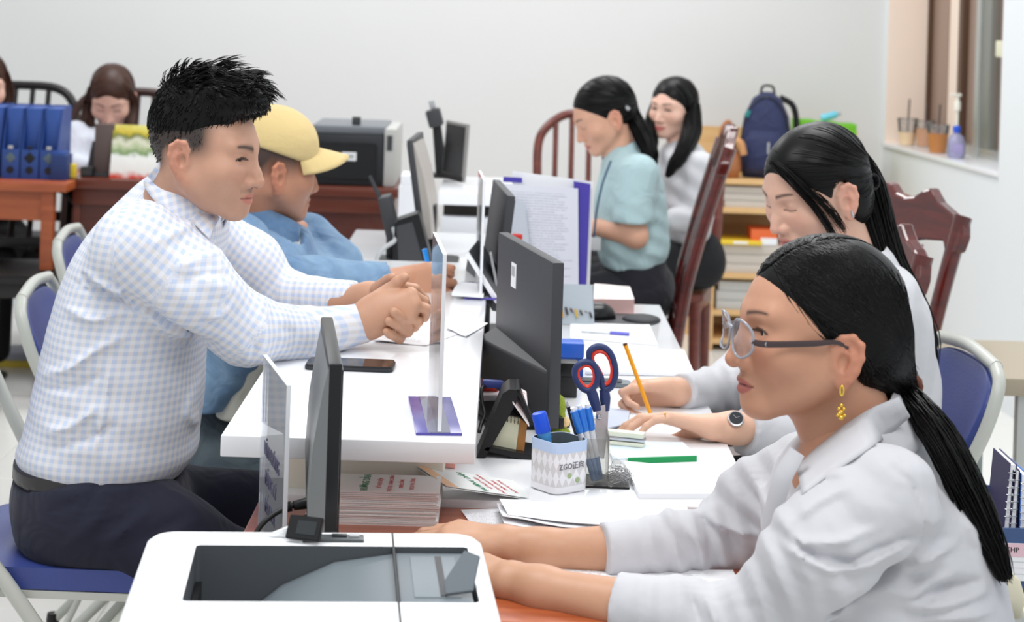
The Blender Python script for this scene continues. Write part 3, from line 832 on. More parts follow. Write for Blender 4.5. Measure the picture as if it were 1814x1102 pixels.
# ------------------------------------------------------------------ skin, hair and cloth materials
def attr_mat(name, rough=0.5, sub=0.0, bump=0.0, bscale=400, noise=0.05, nscale=60):
    if name in MATS: return MATS[name]
    m = bpy.data.materials.new(name); m.use_nodes = True; t = NT(m); b = m.node_tree.nodes['Principled BSDF']
    a = t.add('ShaderNodeAttribute'); a.attribute_name = 'Col'
    tc = t.add('ShaderNodeTexCoord')
    nz = t.add('ShaderNodeTexNoise'); nz.inputs['Scale'].default_value = nscale; nz.inputs['Detail'].default_value = 5; t.link(tc.outputs['Object'], nz.inputs[0])
    mr = t.add('ShaderNodeMapRange'); mr.inputs[3].default_value = 1 - noise; mr.inputs[4].default_value = 1 + noise; t.link(nz.outputs[0], mr.inputs[0])
    mx = t.add('ShaderNodeMix', data_type='RGBA', blend_type='MULTIPLY'); mx.inputs[0].default_value = 1
    t.link(a.outputs['Color'], mx.inputs[6]); t.link(mr.outputs[0], mx.inputs[7]); t.link(mx.outputs[2], b.inputs['Base Color'])
    b.inputs['Roughness'].default_value = rough
    if sub:
        b.inputs['Subsurface Weight'].default_value = sub; b.inputs['Subsurface Radius'].default_value = (1.0, 0.35, 0.2); b.inputs['Subsurface Scale'].default_value = 0.005
    if bump:
        nb = t.add('ShaderNodeTexNoise'); nb.inputs['Scale'].default_value = bscale; t.link(tc.outputs['Object'], nb.inputs[0])
        bp = t.add('ShaderNodeBump'); bp.inputs['Strength'].default_value = bump; bp.inputs['Distance'].default_value = 0.002
        t.link(nb.outputs[0], bp.inputs['Height']); t.link(bp.outputs[0], b.inputs['Normal'])
    MATS[name] = m
    return m
M_skin = attr_mat('skin', 0.48, 0.12, 0.06, 700, 0.05, 90)
M_hair = mat('black_hair', (10, 9, 9), 0.38, spec=0.25)
M_hairb = mat('brown_hair', (62, 36, 26), 0.42, spec=0.4)
M_eyew = mat('eye_white', (226, 222, 218), 0.2); M_iris = mat('iris_dark', (28, 18, 14), 0.12)
def cloth(name, col, rough=0.85, fold=0.35, fscale=7.0, weave=0.15, sheen=0.1, stretch=(1, 1, 1)):
    if name in MATS: return MATS[name]
    m = mat(name, col, rough, sheen=sheen); t = NT(m); b = m.node_tree.nodes['Principled BSDF']
    tc = t.add('ShaderNodeTexCoord'); mp = t.add('ShaderNodeMapping'); mp.inputs['Scale'].default_value = stretch; t.link(tc.outputs['Object'], mp.inputs[0])
    n1 = t.add('ShaderNodeTexNoise'); n1.inputs['Scale'].default_value = fscale; n1.inputs['Detail'].default_value = 2; n1.inputs['Distortion'].default_value = 1.2; t.link(mp.outputs[0], n1.inputs[0])
    n2 = t.add('ShaderNodeTexNoise'); n2.inputs['Scale'].default_value = 900; t.link(tc.outputs['Object'], n2.inputs[0])
    b1 = t.add('ShaderNodeBump'); b1.inputs['Strength'].default_value = fold; b1.inputs['Distance'].default_value = 0.03; t.link(n1.outputs[0], b1.inputs['Height'])
    b2 = t.add('ShaderNodeBump'); b2.inputs['Strength'].default_value = weave; b2.inputs['Distance'].default_value = 0.001; t.link(n2.outputs[0], b2.inputs['Height'])
    t.link(b1.outputs[0], b2.inputs['Normal']); t.link(b2.outputs[0], b.inputs['Normal'])
    return m

# ------------------------------------------------------------------ head
EAR = [(0.012, 0.004), (0.012, 0.020), (0.003, 0.031), (-0.010, 0.033), (-0.020, 0.024), (-0.021, 0.008), (-0.015, -0.008), (-0.008, -0.020)]
def head_sdf(neck, open_eye=0.004, jaw=1.0, nose=1.0, lips=1.0, cheek=1.0, neck_r=0.052, ear_z=-0.024):
    """local frame: +y face, +z up, origin between the eyes' level at mid-head; neck: local point of the neck base"""
    S = SDF()
    S.ell((0, -0.016, 0.030), (0.0755, 0.094, 0.082), k=0.03)
    S.ell((0, 0.026, 0.0), (0.066, 0.066, 0.075), k=0.03)
    S.ell((0, 0.026, -0.045), (0.058 * jaw, 0.058, 0.06), k=0.03)
    for s in (-1, 1):
        S.cone((s * 0.053 * jaw, -0.004, -0.050), (s * 0.022, 0.066, -0.096), 0.017, 0.013, 0.03)
        S.ell((s * 0.044, 0.055, -0.030), (0.024, 0.024, 0.022 * cheek), k=0.025)
    S.ell((0, 0.073, -0.097), (0.021, 0.016, 0.015), k=0.022)
    for s in (-1, 1): S.cone((s * 0.010, 0.080, 0.016), (s * 0.043, 0.068, 0.020), 0.010, 0.008, 0.018)
    # eyes: sockets, lids, slits
    for s in (-1, 1):
        S.ell((s * 0.031, 0.094, -0.002), (0.018, 0.013, 0.011), k=0.012, op=-1)
        S.ell((s * 0.0315, 0.0685, -0.0005), (0.0155, 0.0150, 0.0125), k=0.006)
        if open_eye > 0: S.ell((s * 0.0315, 0.086, -0.002), (0.0132, 0.009, open_eye), k=0.0015, op=-1)
    # nose
    S.cone((0, 0.083, 0.004), (0, 0.099, -0.026), 0.0075 * nose, 0.0085 * nose, 0.014)
    S.cone((0, 0.097, -0.026), (0, 0.1045, -0.040), 0.0085 * nose, 0.0105 * nose, 0.008)
    for s in (-1, 1):
        S.ell((s * 0.0125 * nose, 0.092, -0.044), (0.0085, 0.0115, 0.0085), k=0.006)
        S.ell((s * 0.0065, 0.099, -0.0525), (0.0032, 0.0055, 0.0035), k=0.003, op=-1)
    # mouth
    S.ell((0, 0.080, -0.070), (0.024, 0.014, 0.016), k=0.016)
    for s in (-1, 1):
        S.cone((s * 0.003, 0.0935, -0.0655), (s * 0.0215, 0.0815, -0.0695), 0.0047 * lips, 0.0022, 0.005)
        S.cone((0, 0.0915, -0.0765), (s * 0.0185, 0.0815, -0.0725), 0.0056 * lips, 0.0025, 0.005)
        S.cone((0, 0.0985, -0.0710), (s * 0.0235, 0.0840, -0.0712), 0.0016, 0.0012, 0.003, op=-1)
    # neck
    n_ = arr(neck); S.cone((0, -0.030, -0.045), (n_[0], n_[1], n_[2]), neck_r, neck_r * 1.1, 0.016)
    S.cone((0, 0.012, -0.08), (n_[0], n_[1] + 0.03, n_[2]), neck_r * 0.5, neck_r * 0.75, 0.02)
    # ears
    for s in (-1, 1):
        def E(y, z, out): return (s * (0.0735 + out - y * 0.42), -0.010 + y * 0.95, ear_z + z)
        S.ell((s * 0.0785, -0.012, ear_z + 0.004), (0.0066, 0.0205, 0.0320), R=Matrix.Rotation(s * 0.40, 3, 'Z'), k=0.007)
        S.ell((s * 0.0885, -0.008, ear_z + 0.001), (0.0120, 0.0095, 0.0140), k=0.003, op=-1); S.ell((s * 0.0890, -0.014, ear_z + 0.018), (0.0085, 0.0075, 0.0065), k=0.003, op=-1)
        pts = [E(y, z, 0.0065) for y, z in EAR]; S.chain(pts, [0.0032, 0.0038, 0.004, 0.004, 0.004, 0.0036, 0.0036, 0.004], 0.004)
        S.chain([E(-0.008, 0.018, 0.006), E(-0.012, 0.005, 0.0065), E(-0.006, -0.010, 0.006)], [0.0026, 0.0032, 0.0032], 0.004)
        S.ell(E(-0.002, -0.027, 0.003), (0.005, 0.0078, 0.009), k=0.006)
        S.ell(E(0.012, -0.004, 0.0055), (0.0042, 0.0036, 0.0065), k=0.004)
    return S
def head_color(V, skin, lip, brow=(24, 20, 20), brow_w=1.0, blush=0.25, stubble=0.0, open_eye=0.004, liner=1.0, brow_z=0.0):
    n = len(V); c = np.tile(L3(skin), (n, 1)); ax = np.abs(V[:, 0])
    def blend(mask, col, amt=1.0):
        w = (mask * amt)[:, None]; c[:] = c * (1 - w) + L3(col) * w
    front = V[:, 1] > 0.03
    b = np.exp(-(((ax - 0.042) / 0.02) ** 2 + ((V[:, 2] + 0.032) / 0.018) ** 2)) * front
    red = tuple(np.clip(np.array(skin) * (1.0, 0.80, 0.76), 0, 255)); blend(b, red, blush)
    blend(np.exp(-((V[:, 1] - 0.112) / 0.016) ** 2 - ((V[:, 2] + 0.042) / 0.014) ** 2), red, blush * 0.6)
    blend(smooth01(ax, 0.074, 0.084) * (V[:, 1] < 0.02), red, 0.45)
    # lips
    lx = ax / 0.0235
    upper = -0.0625 - 0.0065 * lx ** 2 + 0.0015 * np.exp(-(ax / 0.004) ** 2) * -1
    lower = -0.0835 + 0.0095 * lx ** 2
    m = smooth01(upper - V[:, 2], -0.0012, 0.0008) * smooth01(V[:, 2] - lower, -0.0012, 0.0012) * (lx < 1.0) * (V[:, 1] > 0.075)
    blend(m, lip, 0.85)
    blend(np.exp(-((V[:, 2] + 0.0712) / 0.0013) ** 2) * (lx < 1.05) * (V[:, 1] > 0.072), (84, 36, 34), 0.75)
    # brows
    t = (ax - 0.012) / 0.038
    bz = 0.0195 + brow_z + 0.0045 * np.sin(np.clip(t, 0, 1) * 2.2); wdt = 0.0038 * brow_w * (1.0 - 0.55 * np.clip(t, 0, 1))
    blend(np.exp(-((V[:, 2] - bz) / wdt) ** 2) * smooth01(t, -0.06, 0.08) * (1 - smooth01(t, 0.85, 1.05)) * front, brow, 0.9)
    # lash line and lid crease
    e = np.sqrt(((ax - 0.0315) / 0.0148) ** 2 + ((V[:, 2] + 0.002) / (max(open_eye, 0.0008) + 0.0014)) ** 2)
    up = V[:, 2] > -0.0028
    if open_eye > 0: blend((e < 1.12) * up * front * (V[:, 1] > 0.06), (30, 22, 22), 0.85 * liner)
    else:
        ez = -0.0068 - 0.0022 * np.cos((ax - 0.0315) / 0.0148 * 1.5); blend(np.exp(-((V[:, 2] - ez) / 0.0013) ** 2) * (np.abs(ax - 0.0315) < 0.0155) * front, (28, 20, 20), 0.9 * liner)
    blend(np.exp(-((V[:, 2] + 0.0525) / 0.0025) ** 2 - ((ax - 0.0065) / 0.0035) ** 2) * (V[:, 1] > 0.085), (70, 34, 28), 0.8)
    if stubble:
        j = smooth01(-V[:, 2], 0.055, 0.075) * (V[:, 1] > 0.0) * (1 - m); blend(j, (120, 100, 90), 0.12 * stubble)
        blend(np.exp(-((V[:, 2] + 0.058) / 0.005) ** 2) * (ax < 0.026) * (V[:, 1] > 0.07), (90, 72, 66), 0.35 * stubble)
    return c
def eyeballs(M, parent, off, gaze=(0, 0)):
    for s in (-1, 1):
        bm = bmesh.new(); bmesh.ops.create_uvsphere(bm, u_segments=20, v_segments=14, radius=0.0122, matrix=Matrix.Rotation(math.radians(90), 4, 'X'))
        g = Vector((gaze[0], 1, gaze[1])).normalized()
        for f in bm.faces:
            if f.calc_center_median().normalized().dot(g) > 0.84: f.material_index = 1
            f.smooth = True
        me = bpy.data.meshes.new('eye'); bm.to_mesh(me); bm.free()
        me.transform(Matrix.Translation(-Vector(off)) @ M @ Matrix.Translation((s * 0.0315, 0.0690, -0.0015)))
        me.materials.append(M_eyew); me.materials.append(M_iris)
        link(bpy.data.objects.new('eye', me), parent)
def head_matrix(px, py, d, yaw, pitch, roll=0.0, scale=1.0):
    """yaw: heading of the face in the floor plane, degrees (0 = +x, 90 = away from the camera)"""
    R = Matrix.Rotation(math.radians(yaw - 90), 4, 'Z') @ Matrix.Rotation(math.radians(roll), 4, 'Y') @ Matrix.Rotation(math.radians(-pitch), 4, 'X')
    return Matrix.Translation(at(px, py, d)) @ R @ Matrix.Scale(scale, 4)

# ------------------------------------------------------------------ hair strands
def strands(name, polys, r0, m, parent, off, taper=0.3, sides=3):
    """polys: (n, k, 3) world polylines -> thin prisms"""
    P = np.asarray(polys, np.float64); n, k, _ = P.shape
    T = np.gradient(P, axis=1); T /= np.linalg.norm(T, axis=2, keepdims=True) + 1e-9
    ref = np.zeros_like(T); ref[..., 2] = 1; par = np.abs(T[..., 2]) > 0.95; ref[par] = (1, 0, 0)
    X = np.cross(T, ref); X /= np.linalg.norm(X, axis=2, keepdims=True) + 1e-9; Y = np.cross(X, T)
    prof = np.interp(np.linspace(0, 1, k), [0, 0.15, 0.7, 1], [0.6, 1, 0.9, taper]) * r0
    ring = []
    for a in range(sides):
        an = 2 * math.pi * a / sides
        ring.append(P + (X * math.cos(an) + Y * math.sin(an)) * prof[None, :, None])
    V = np.stack(ring, 2).reshape(-1, 3)
    base = (np.arange(n)[:, None] * k + np.arange(k - 1)[None, :]) * sides
    Fs = []
    for a in range(sides):
        b = (a + 1) % sides
        Fs.append(np.stack([base + a, base + b, base + sides + b, base + sides + a], -1).reshape(-1, 4))
    return np_mesh(name, V, np.concatenate(Fs), m, parent, off)
def slerp_on(c, R, A, B, k=10, lift=0.0, rs=None):
    """paths over the ellipsoid centre c radii R, from unit dirs A to B (n,3)"""
    A = A / np.linalg.norm(A, axis=1, keepdims=True); B = B / np.linalg.norm(B, axis=1, keepdims=True)
    om = np.arccos(np.clip((A * B).sum(1), -0.999, 0.999))[:, None, None]; t = np.linspace(0, 1, k)[None, :, None]
    D = (np.sin((1 - t) * om) * A[:, None] + np.sin(t * om) * B[:, None]) / np.sin(om)
    sc = 1.0 + (lift if rs is None else rs[:, None, None])
    return np.array(c) + D * np.array(R) * sc

# ------------------------------------------------------------------ hands
FING = [((0.040, 0.025, 0.020), 0.0082), ((0.044, 0.029, 0.021), 0.0085), ((0.041, 0.027, 0.020), 0.0080), ((0.032, 0.020, 0.018), 0.0070)]
def hand_sdf(S, W, D, N, side, curls, spread=0.06, thumb=(0.5, 0.35, 0.2), scale=1.0, palm=0.082, tdir=None):
    """W wrist, D along the hand, N palm normal, side +-1 picks the thumb side (side*D x N); curls: per finger (mcp,pip,dip)"""
    W, D, N = Vector(W), Vector(D).normalized(), Vector(N)
    N = (N - D * N.dot(D)).normalized(); T = D.cross(N) * side
    s = scale; tips = []
    off = [0.027, 0.009, -0.010, -0.027]
    for i in range(4):
        K = W + D * (palm - abs(i - 1) * 0.004 - (0.006 if i == 3 else 0)) * s + T * off[i] * s - N * 0.003 * s
        S.cone(W + T * off[i] * 0.55 * s, K, 0.0135 * s, 0.0105 * s, 0.014)
        a = 0.0; p = K; dv = (D + T * (1.4 - i) * spread).normalized()
        ax = dv.cross(N).normalized()
        for j in range(3):
            a += curls[i][j]
            q = p + (dv * math.cos(a) + N * math.sin(a)) * FING[i][0][j] * s
            S.cone(p, q, FING[i][1] * (1.06 - 0.11 * j) * s, FING[i][1] * (0.97 - 0.11 * j) * s, 0.0028)
            p = q
        tips.append(p)
    B = W + D * 0.022 * s + T * 0.022 * s + N * 0.006 * s
    td = Vector(tdir).normalized() if tdir is not None else (D * 0.72 + T * 0.62 + N * thumb[0]).normalized()
    m1 = B + td * 0.040 * s
    S.cone(B, m1, 0.0150 * s, 0.0110 * s, 0.014)
    td2 = (td + D * thumb[1] - T * thumb[2]).normalized(); m2 = m1 + td2 * 0.031 * s; S.cone(m1, m2, 0.0103 * s, 0.0092 * s, 0.004)
    td3 = (td2 + D * thumb[1] - T * thumb[2]).normalized(); m3 = m2 + td3 * 0.024 * s; S.cone(m2, m3, 0.0094 * s, 0.0074 * s, 0.003)
    return tips + [m3]
def skin_part(S, h, skin, rosy=0.0):
    V, Fq = S.mesh(h)
    c = np.tile(L3(skin), (len(V), 1))
    return V, Fq, c
# ------------------------------------------------------------------ on the counter
ph = onz(621, 651, COUNTER)
phone = thing('mobile_phone', 'black mobile phone lying on the white counter', 'phone', (ph.x, ph.y, COUNTER), math.radians(-1))
prism('case', rounded(0.146, 0.074, 0.01), 0.0085, mat('phone_case', (46, 47, 50), 0.4), phone, None, 0.002)
prism('glass', rounded(0.141, 0.069, 0.008), 0.0006, mat('phone_glass', (16, 17, 20), 0.06), phone, Matrix.Translation((0, 0, 0.0085)))
def sheet_z(name, pxs, z, m, label, group=None, thick=0.0012, curl=0.0, cat='paper', edge=None, parent=None, lift=None):
    return sheet(name, [onz(x, y, z) for x, y in pxs], m, thick, parent, curl, label, group, cat, edge=edge, lift=lift)
sheet_z('paper_sheet', [(660, 606), (756, 613), (845, 580), (740, 566)], COUNTER + 0.0003, M_text2, 'loose printed sheet under the clasped hands on the counter', curl=0.003)
sheet_z('paper_sheet', [(790, 585), (826, 597), (864, 574), (810, 562)], COUNTER + 0.002, M_paper, 'small white slip at the staff-side edge of the counter', curl=0.004)
sheet_z('document_pile', [(800, 524), (856, 528), (862, 508), (812, 504)], COUNTER + 0.0062, M_paper, 'small pile of papers on the base of the farther sign holder', None, 0.006, 0.0)
bp = thing('ballpoint_pen', 'bright blue pen propped up behind the clasped hands', 'pen', at(760, 476, 4.45))
tube('barrel', [(0, 0, 0), at(752, 441, 4.45) - at(760, 476, 4.45)], [0.0052, 0.0062], mat('cyan_pen', (30, 140, 225), 0.3), bp)
tube('tip', [(0, 0, 0), (at(752, 441, 4.45) - at(760, 476, 4.45)) * -0.12], [0.005, 0.0015], M_darkgrey, bp)
ts = at(868, 520, 4.12)
tab = thing('tablet_stand', 'slanted dark tablet with a white edge on the counter', 'tablet', (ts.x, ts.y, COUNTER))
Mt = frame((0.03, 0, 0.004), at(836, 440, 4.12) - at(886, 520, 4.12), (0.25, 1, 0.0))
prism('tablet', [(0, -0.06), (0.118, -0.06), (0.118, 0.06), (0, 0.06)], 0.007, M_darkgrey, tab, Mt, 0.001)
prism('white_edge', [(0, -0.066), (0.12, -0.066), (0.12, -0.06), (0, -0.06)], 0.009, M_white, tab, Mt @ Matrix.Translation((0, 0, -0.001)))
prism('prop', [(0, -0.02), (0.09, -0.02), (0.09, 0.02), (0, 0.02)], 0.004, M_lgrey, tab, frame((0.02, 0, 0.0), (-0.2, 0, 0.9), (0, 1, 0)))

# ------------------------------------------------------------------ leaflets tucked under the counter end
M_leafc = mat('leaflet_cover', (240, 242, 240), 0.45)
M_leafe = mat('leaflet_edge', (222, 208, 206), 0.6)
sx0, sx1 = onz(552, 905, WD).x, onz(778, 908, WD).x
lg = 'booklets in the stack under the counter'
nst = 19; hst = 0.046
for k in range(nst):
    z0 = WD + k * hst / nst
    j = rng.uniform(-0.003, 0.003); jj = rng.uniform(-0.002, 0.002)
    yn = 2.80 + 0.008 * (k / nst) + jj
    o = sheet('booklet', [(sx0 + j, yn, z0), (sx1 + j, yn + 0.004, z0), (sx1 + j, yn + 0.105, z0), (sx0 + j, yn + 0.1, z0)], M_leafc, hst / nst * 0.78, None, 0, 'thin folded booklet in the stack under the counter end' if k < nst - 1 else 'topmost booklet of the stack, with a green and red printed title', lg, 'booklet', n=2, edge=M_leafe)
top = o
M_green, M_redink = mat('green_ink', (20, 130, 84), 0.5), mat('red_ink', (206, 52, 66), 0.5)
M_orange = mat('peach_ink', (246, 200, 160), 0.6)
def leaflet_print(o, M, w, h):
    """M: lower-left of cover; text columns run up the page"""
    prism('colour_band', [(0, 0), (w * 0.12, 0), (w * 0.12, h), (0, h)], 0.0002, M_orange, o, M)
    T = M @ Matrix.Translation((w * 0.42, h * 0.5, 0.0004))
    R = Matrix.Rotation(math.radians(90), 4, 'Z')
    lettering('title_lettering', 'HƯỚNG DẪN', h * 0.15, M_green, o, T @ R, 0.0001)
    for q, line in enumerate(('VỀ THỰC HIỆN', 'THỦ TỤC HÀNH CHÍNH', 'TRÊN CỔNG', 'DỊCH VỤ CÔNG')):
        lettering('red_lettering', line, h * 0.085, M_redink, o, T @ Matrix.Translation((w * (0.11 + 0.085 * q), 0, 0)) @ R, 0.0001)
zt = hst / nst * 0.78 + 0.0004
leaflet_print(top, Matrix.Translation((-(sx1 - sx0) / 2, -0.052, zt)), sx1 - sx0, 0.1)
lp = [onz(790, 864, WD + 0.040), onz(962, 889, WD + 0.002), onz(905, 856, WD + 0.020), onz(735, 822, WD + 0.048)]
lfl = thing('leaflet', 'folded leaflet sliding off the booklet stack towards the pen cup', 'leaflet', lp[0])
ML = frame((0, 0, 0), lp[1] - lp[0], lp[3] - lp[0])
Lw, Lh = (lp[1] - lp[0]).length, 0.095
for k in range(2):
    prism('leaf', [(0, 0), (Lw, 0), (Lw, Lh), (0, Lh)], 0.0008, M_leafc, lfl, ML @ Matrix.Rotation(-0.012 * (1 - k), 4, 'X') @ Matrix.Translation((0, 0, 0.002 * k)))
leaflet_print(lfl, ML @ Matrix.Translation((0, 0, 0.0029)), Lw, Lh)
sheet_z('booklet', [(700, 820), (806, 830), (806, 822), (715, 812)], DESK + 0.001, mat('pink_cover', (240, 170, 160), 0.6), 'pink-edged booklet lying behind the booklet stack', None, 0.018, 0, 'booklet')

# ------------------------------------------------------------------ on the white desk
cc = onz(987, 850, DESK)
cup = thing('pen_cup', 'square pen cup with pale blue rim and grey diamond pattern', 'cup', (cc.x, 3.0, DESK), math.radians(38))
M_cup = bpy.data.materials.new('diamond_print'); M_cup.use_nodes = True
t = NT(M_cup); b_ = M_cup.node_tree.nodes['Principled BSDF']; b_.inputs['Roughness'].default_value = 0.35
tc = t.add('ShaderNodeTexCoord'); sp = t.add('ShaderNodeSeparateXYZ'); t.link(tc.outputs['Object'], sp.inputs[0])
ad = t.add('ShaderNodeMath', operation='ADD'); t.link(sp.outputs[0], ad.inputs[0]); t.link(sp.outputs[1], ad.inputs[1])
def mth(op, x, y):
    n = t.add('ShaderNodeMath', operation=op)
    for i, q in enumerate((x, y)):
        if isinstance(q, (int, float)): n.inputs[i].default_value = q
        else: t.link(q, n.inputs[i])
    return n.outputs[0]
su = mth('SUBTRACT', sp.outputs[0], sp.outputs[1])
tri1 = mth('PINGPONG', mth('MULTIPLY', su, 150.0), 1.0); tri2 = mth('PINGPONG', mth('MULTIPLY', sp.outputs[2], 80.0), 1.0)
dm = mth('GREATER_THAN', mth('ADD', tri1, tri2), 1.0)
up_ = mth('LESS_THAN', sp.outputs[2], 0.062); dm = mth('MULTIPLY', dm, mth('MULTIPLY', up_, mth('GREATER_THAN', sp.outputs[2], 0.012)))
mx = t.add('ShaderNodeMix', data_type='RGBA'); t.link(dm, mx.inputs[0]); mx.inputs[6].default_value = lin((240, 240, 244)); mx.inputs[7].default_value = lin((216, 214, 216))
m2 = t.add('ShaderNodeMix', data_type='RGBA'); t.link(mth('GREATER_THAN', mth('ADD', up_, mth('LESS_THAN', sp.outputs[2], 0.006)), 0.5), m2.inputs[0])
m2.inputs[6].default_value = lin((190, 210, 240)); t.link(mx.outputs[2], m2.inputs[7]); t.link(m2.outputs[2], b_.inputs['Base Color'])
S_, Hc = 0.068, 0.078
bm = bmesh.new()
def lp_(w, r, z): return [bm.verts.new((q[0], q[1], z)) for q in rounded(w, w, r, 4)]
Ls = [lp_(S_ - 0.008, 0.012, 0.0), lp_(S_ - 0.001, 0.014, 0.003), lp_(S_, 0.014, Hc - 0.002), lp_(S_ - 0.001, 0.014, Hc), lp_(S_ - 0.005, 0.012, Hc), lp_(S_ - 0.006, 0.012, 0.004)]
for A, B in zip(Ls, Ls[1:]):
    for k in range(len(A)): bm.faces.new((A[k], A[(k + 1) % len(A)], B[(k + 1) % len(A)], B[k]))
bm.faces.new(Ls[0][::-1]); bm.faces.new(Ls[-1])
for f in bm.faces:
    if all(v in set(Ls[-1] + Ls[-2]) for v in f.verts): f.material_index = 1
autosmooth(from_bm('body', bm, [M_cup, mat('cup_inside', (96, 106, 108), 0.5)], cup), 40)
# print faces towards the camera: the +x' ... pick the face whose normal looks right-forward
Mface = frame((-0.003, -S_ / 2 - 0.0004, 0.042), (1, 0, 0), (0, 0, 1))
lettering('printed_lettering', 'ZGO正向', 0.0118, mat('grey_print', (96, 96, 104), 0.5), cup, Mface, 0.0001)
for k, (dx, dz) in enumerate(((-0.004, -0.014), (0.012, -0.022))):
    lathe('leaf_print', [(0.0001, 0), (0.0042, 0.0), (0.0042, 0.0002), (0.0001, 0.0002)], mat('sage_print', (164, 184, 140), 0.5), cup, 10, Mface @ Matrix.Translation((dx, dz, 0)))
gs = thing('glue_stick', 'glue stick with a bright blue cap standing in the pen cup', 'glue stick', (cup.location.x - 0.004, 3.005, DESK + 0.006), 0, None, (0.02, -0.26, 0))
lathe('tube', [(0.0095, 0), (0.0095, 0.07), (0.0105, 0.072), (0.0105, 0.082)], mat('sky_blue', (90, 170, 240), 0.3), gs, 16)
lathe('cap', [(0.0118, 0.082), (0.0118, 0.107), (0.0105, 0.112), (0.004, 0.113)], mat('cap_blue', (30, 88, 226), 0.28), gs, 16)

og = thing('desk_organiser', 'smoky clear plastic desk organiser holding pens and paper clips', 'organiser', (at(1062, 860, 3.03).x, 3.04, DESK))
M_smoke = acrylic('smoked_acrylic', (240, 240, 238), 0.05)
span('base', (-0.03, -0.03, 0), (0.045, 0.045, 0.004), M_blackp, og, 0.001)
for nm, lo, hi in (('front_wall', (-0.03, -0.03, 0.004), (0.012, -0.0285, 0.075)), ('back_wall', (-0.03, 0.0435, 0.004), (0.012, 0.045, 0.095)), ('side_wall', (-0.03, -0.03, 0.004), (-0.0285, 0.045, 0.085)), ('divider', (0.0105, -0.03, 0.004), (0.012, 0.045, 0.08))):
    span(nm, lo, hi, M_smoke, og)
prism('clip_tray', [(0.012, 0.004), (0.045, 0.004), (0.047, 0.026), (0.028, 0.045), (0.012, 0.055)], 0.0015, M_smoke, og, frame((0, -0.032, 0), (1, 0, 0), (0, 0, 1)))
bm = bmesh.new()
for k in range(60):
    c_ = Vector((rng.uniform(0.016, 0.042), rng.uniform(-0.026, 0.02), rng.uniform(0.006, 0.024)))
    a1 = rng.uniform(0, 6.28); e1 = Vector((math.cos(a1), math.sin(a1), rng.uniform(-0.6, 0.6))).normalized(); e2 = e1.orthogonal().normalized()
    add_tube(bm, [c_ - e1 * 0.011 - e2 * 0.002, c_ + e1 * 0.011 - e2 * 0.002, c_ + e1 * 0.013, c_ + e1 * 0.011 + e2 * 0.002, c_ - e1 * 0.008 + e2 * 0.002], 0.0005, 3)
clp = from_bm('paper_clips', bm, M_steel, None, False); clp.location = og.location
tag(clp, 'heap of silver paper clips in the smoky organiser tray', 'paper clips', kind='stuff')

# scissors, blades down in the organiser
Lz = at(1068, 780, 3.05)
sc = thing('scissors', 'large scissors with navy and red ring handles in the organiser', 'scissors', Lz)
def P3(x, y, d=3.05): return at(x, y, d) - Lz
M_navy = mat('navy_handle', (44, 58, 104), 0.4); M_redin = mat('red_insert', (226, 62, 42), 0.4); M_blade = mat('blade_steel', (206, 210, 214), 0.25, metal=0.8)
ringA = [(1019, 655), (1026, 646), (1038, 641), (1050, 645), (1057, 658), (1057, 676), (1050, 688), (1040, 692), (1028, 684), (1020, 670)]
ringB = [(1044, 625), (1052, 616), (1065, 614), (1078, 622), (1087, 640), (1090, 662), (1085, 682), (1075, 690), (1068, 686), (1064, 668), (1056, 652), (1046, 640)]
for nm, rg, stem_, dd in (('ring_handle', ringA, [(1046, 690), (1051, 704), (1058, 728)], 3.05), ('ring_handle', ringB, [(1070, 690), (1072, 706), (1072, 728)], 3.058)):
    hh = tube(nm, [P3(x, y, dd) for x, y in rg], 0.0052, M_navy, sc, 8, True, 3, (1.0, (0, 1, 0)))
    cx_, cy_ = np.mean([r[0] for r in rg]), np.mean([r[1] for r in rg])
    tube('red_insert', [P3(cx_ + (x - cx_) * 0.76, cy_ + (y - cy_) * 0.76, dd) for x, y in rg], 0.0034, M_redin, sc, 6, True, 3)
    tube('shank', [P3(x, y, dd) for x, y in stem_], [0.0075, 0.0085, 0.0065], M_navy, sc, 8, False, 3, (0.6, (0, 1, 0)))
for nm, pts_, dd in (('blade', [(1056, 722), (1072, 716), (1074, 760), (1066, 810), (1058, 812), (1054, 760)], 3.052), ('blade', [(1060, 722), (1078, 722), (1076, 770), (1070, 812), (1064, 812), (1060, 760)], 3.057)):
    q = [P3(x, y, dd) for x, y in pts_]
    Mq = frame(q[0], (1, 0, 0), (0, 0, 1)); iq = Mq.inverted()
    prism(nm, [((iq @ v).x, (iq @ v).y) for v in q], 0.0018, M_blade, sc, Mq)
lathe('pivot_screw', [(0.0042, 0), (0.0042, 0.002), (0.002, 0.003)], M_steel, sc, 12, frame(P3(1061, 739, 3.048), (1, 0, 0), (0, 0, 1)))

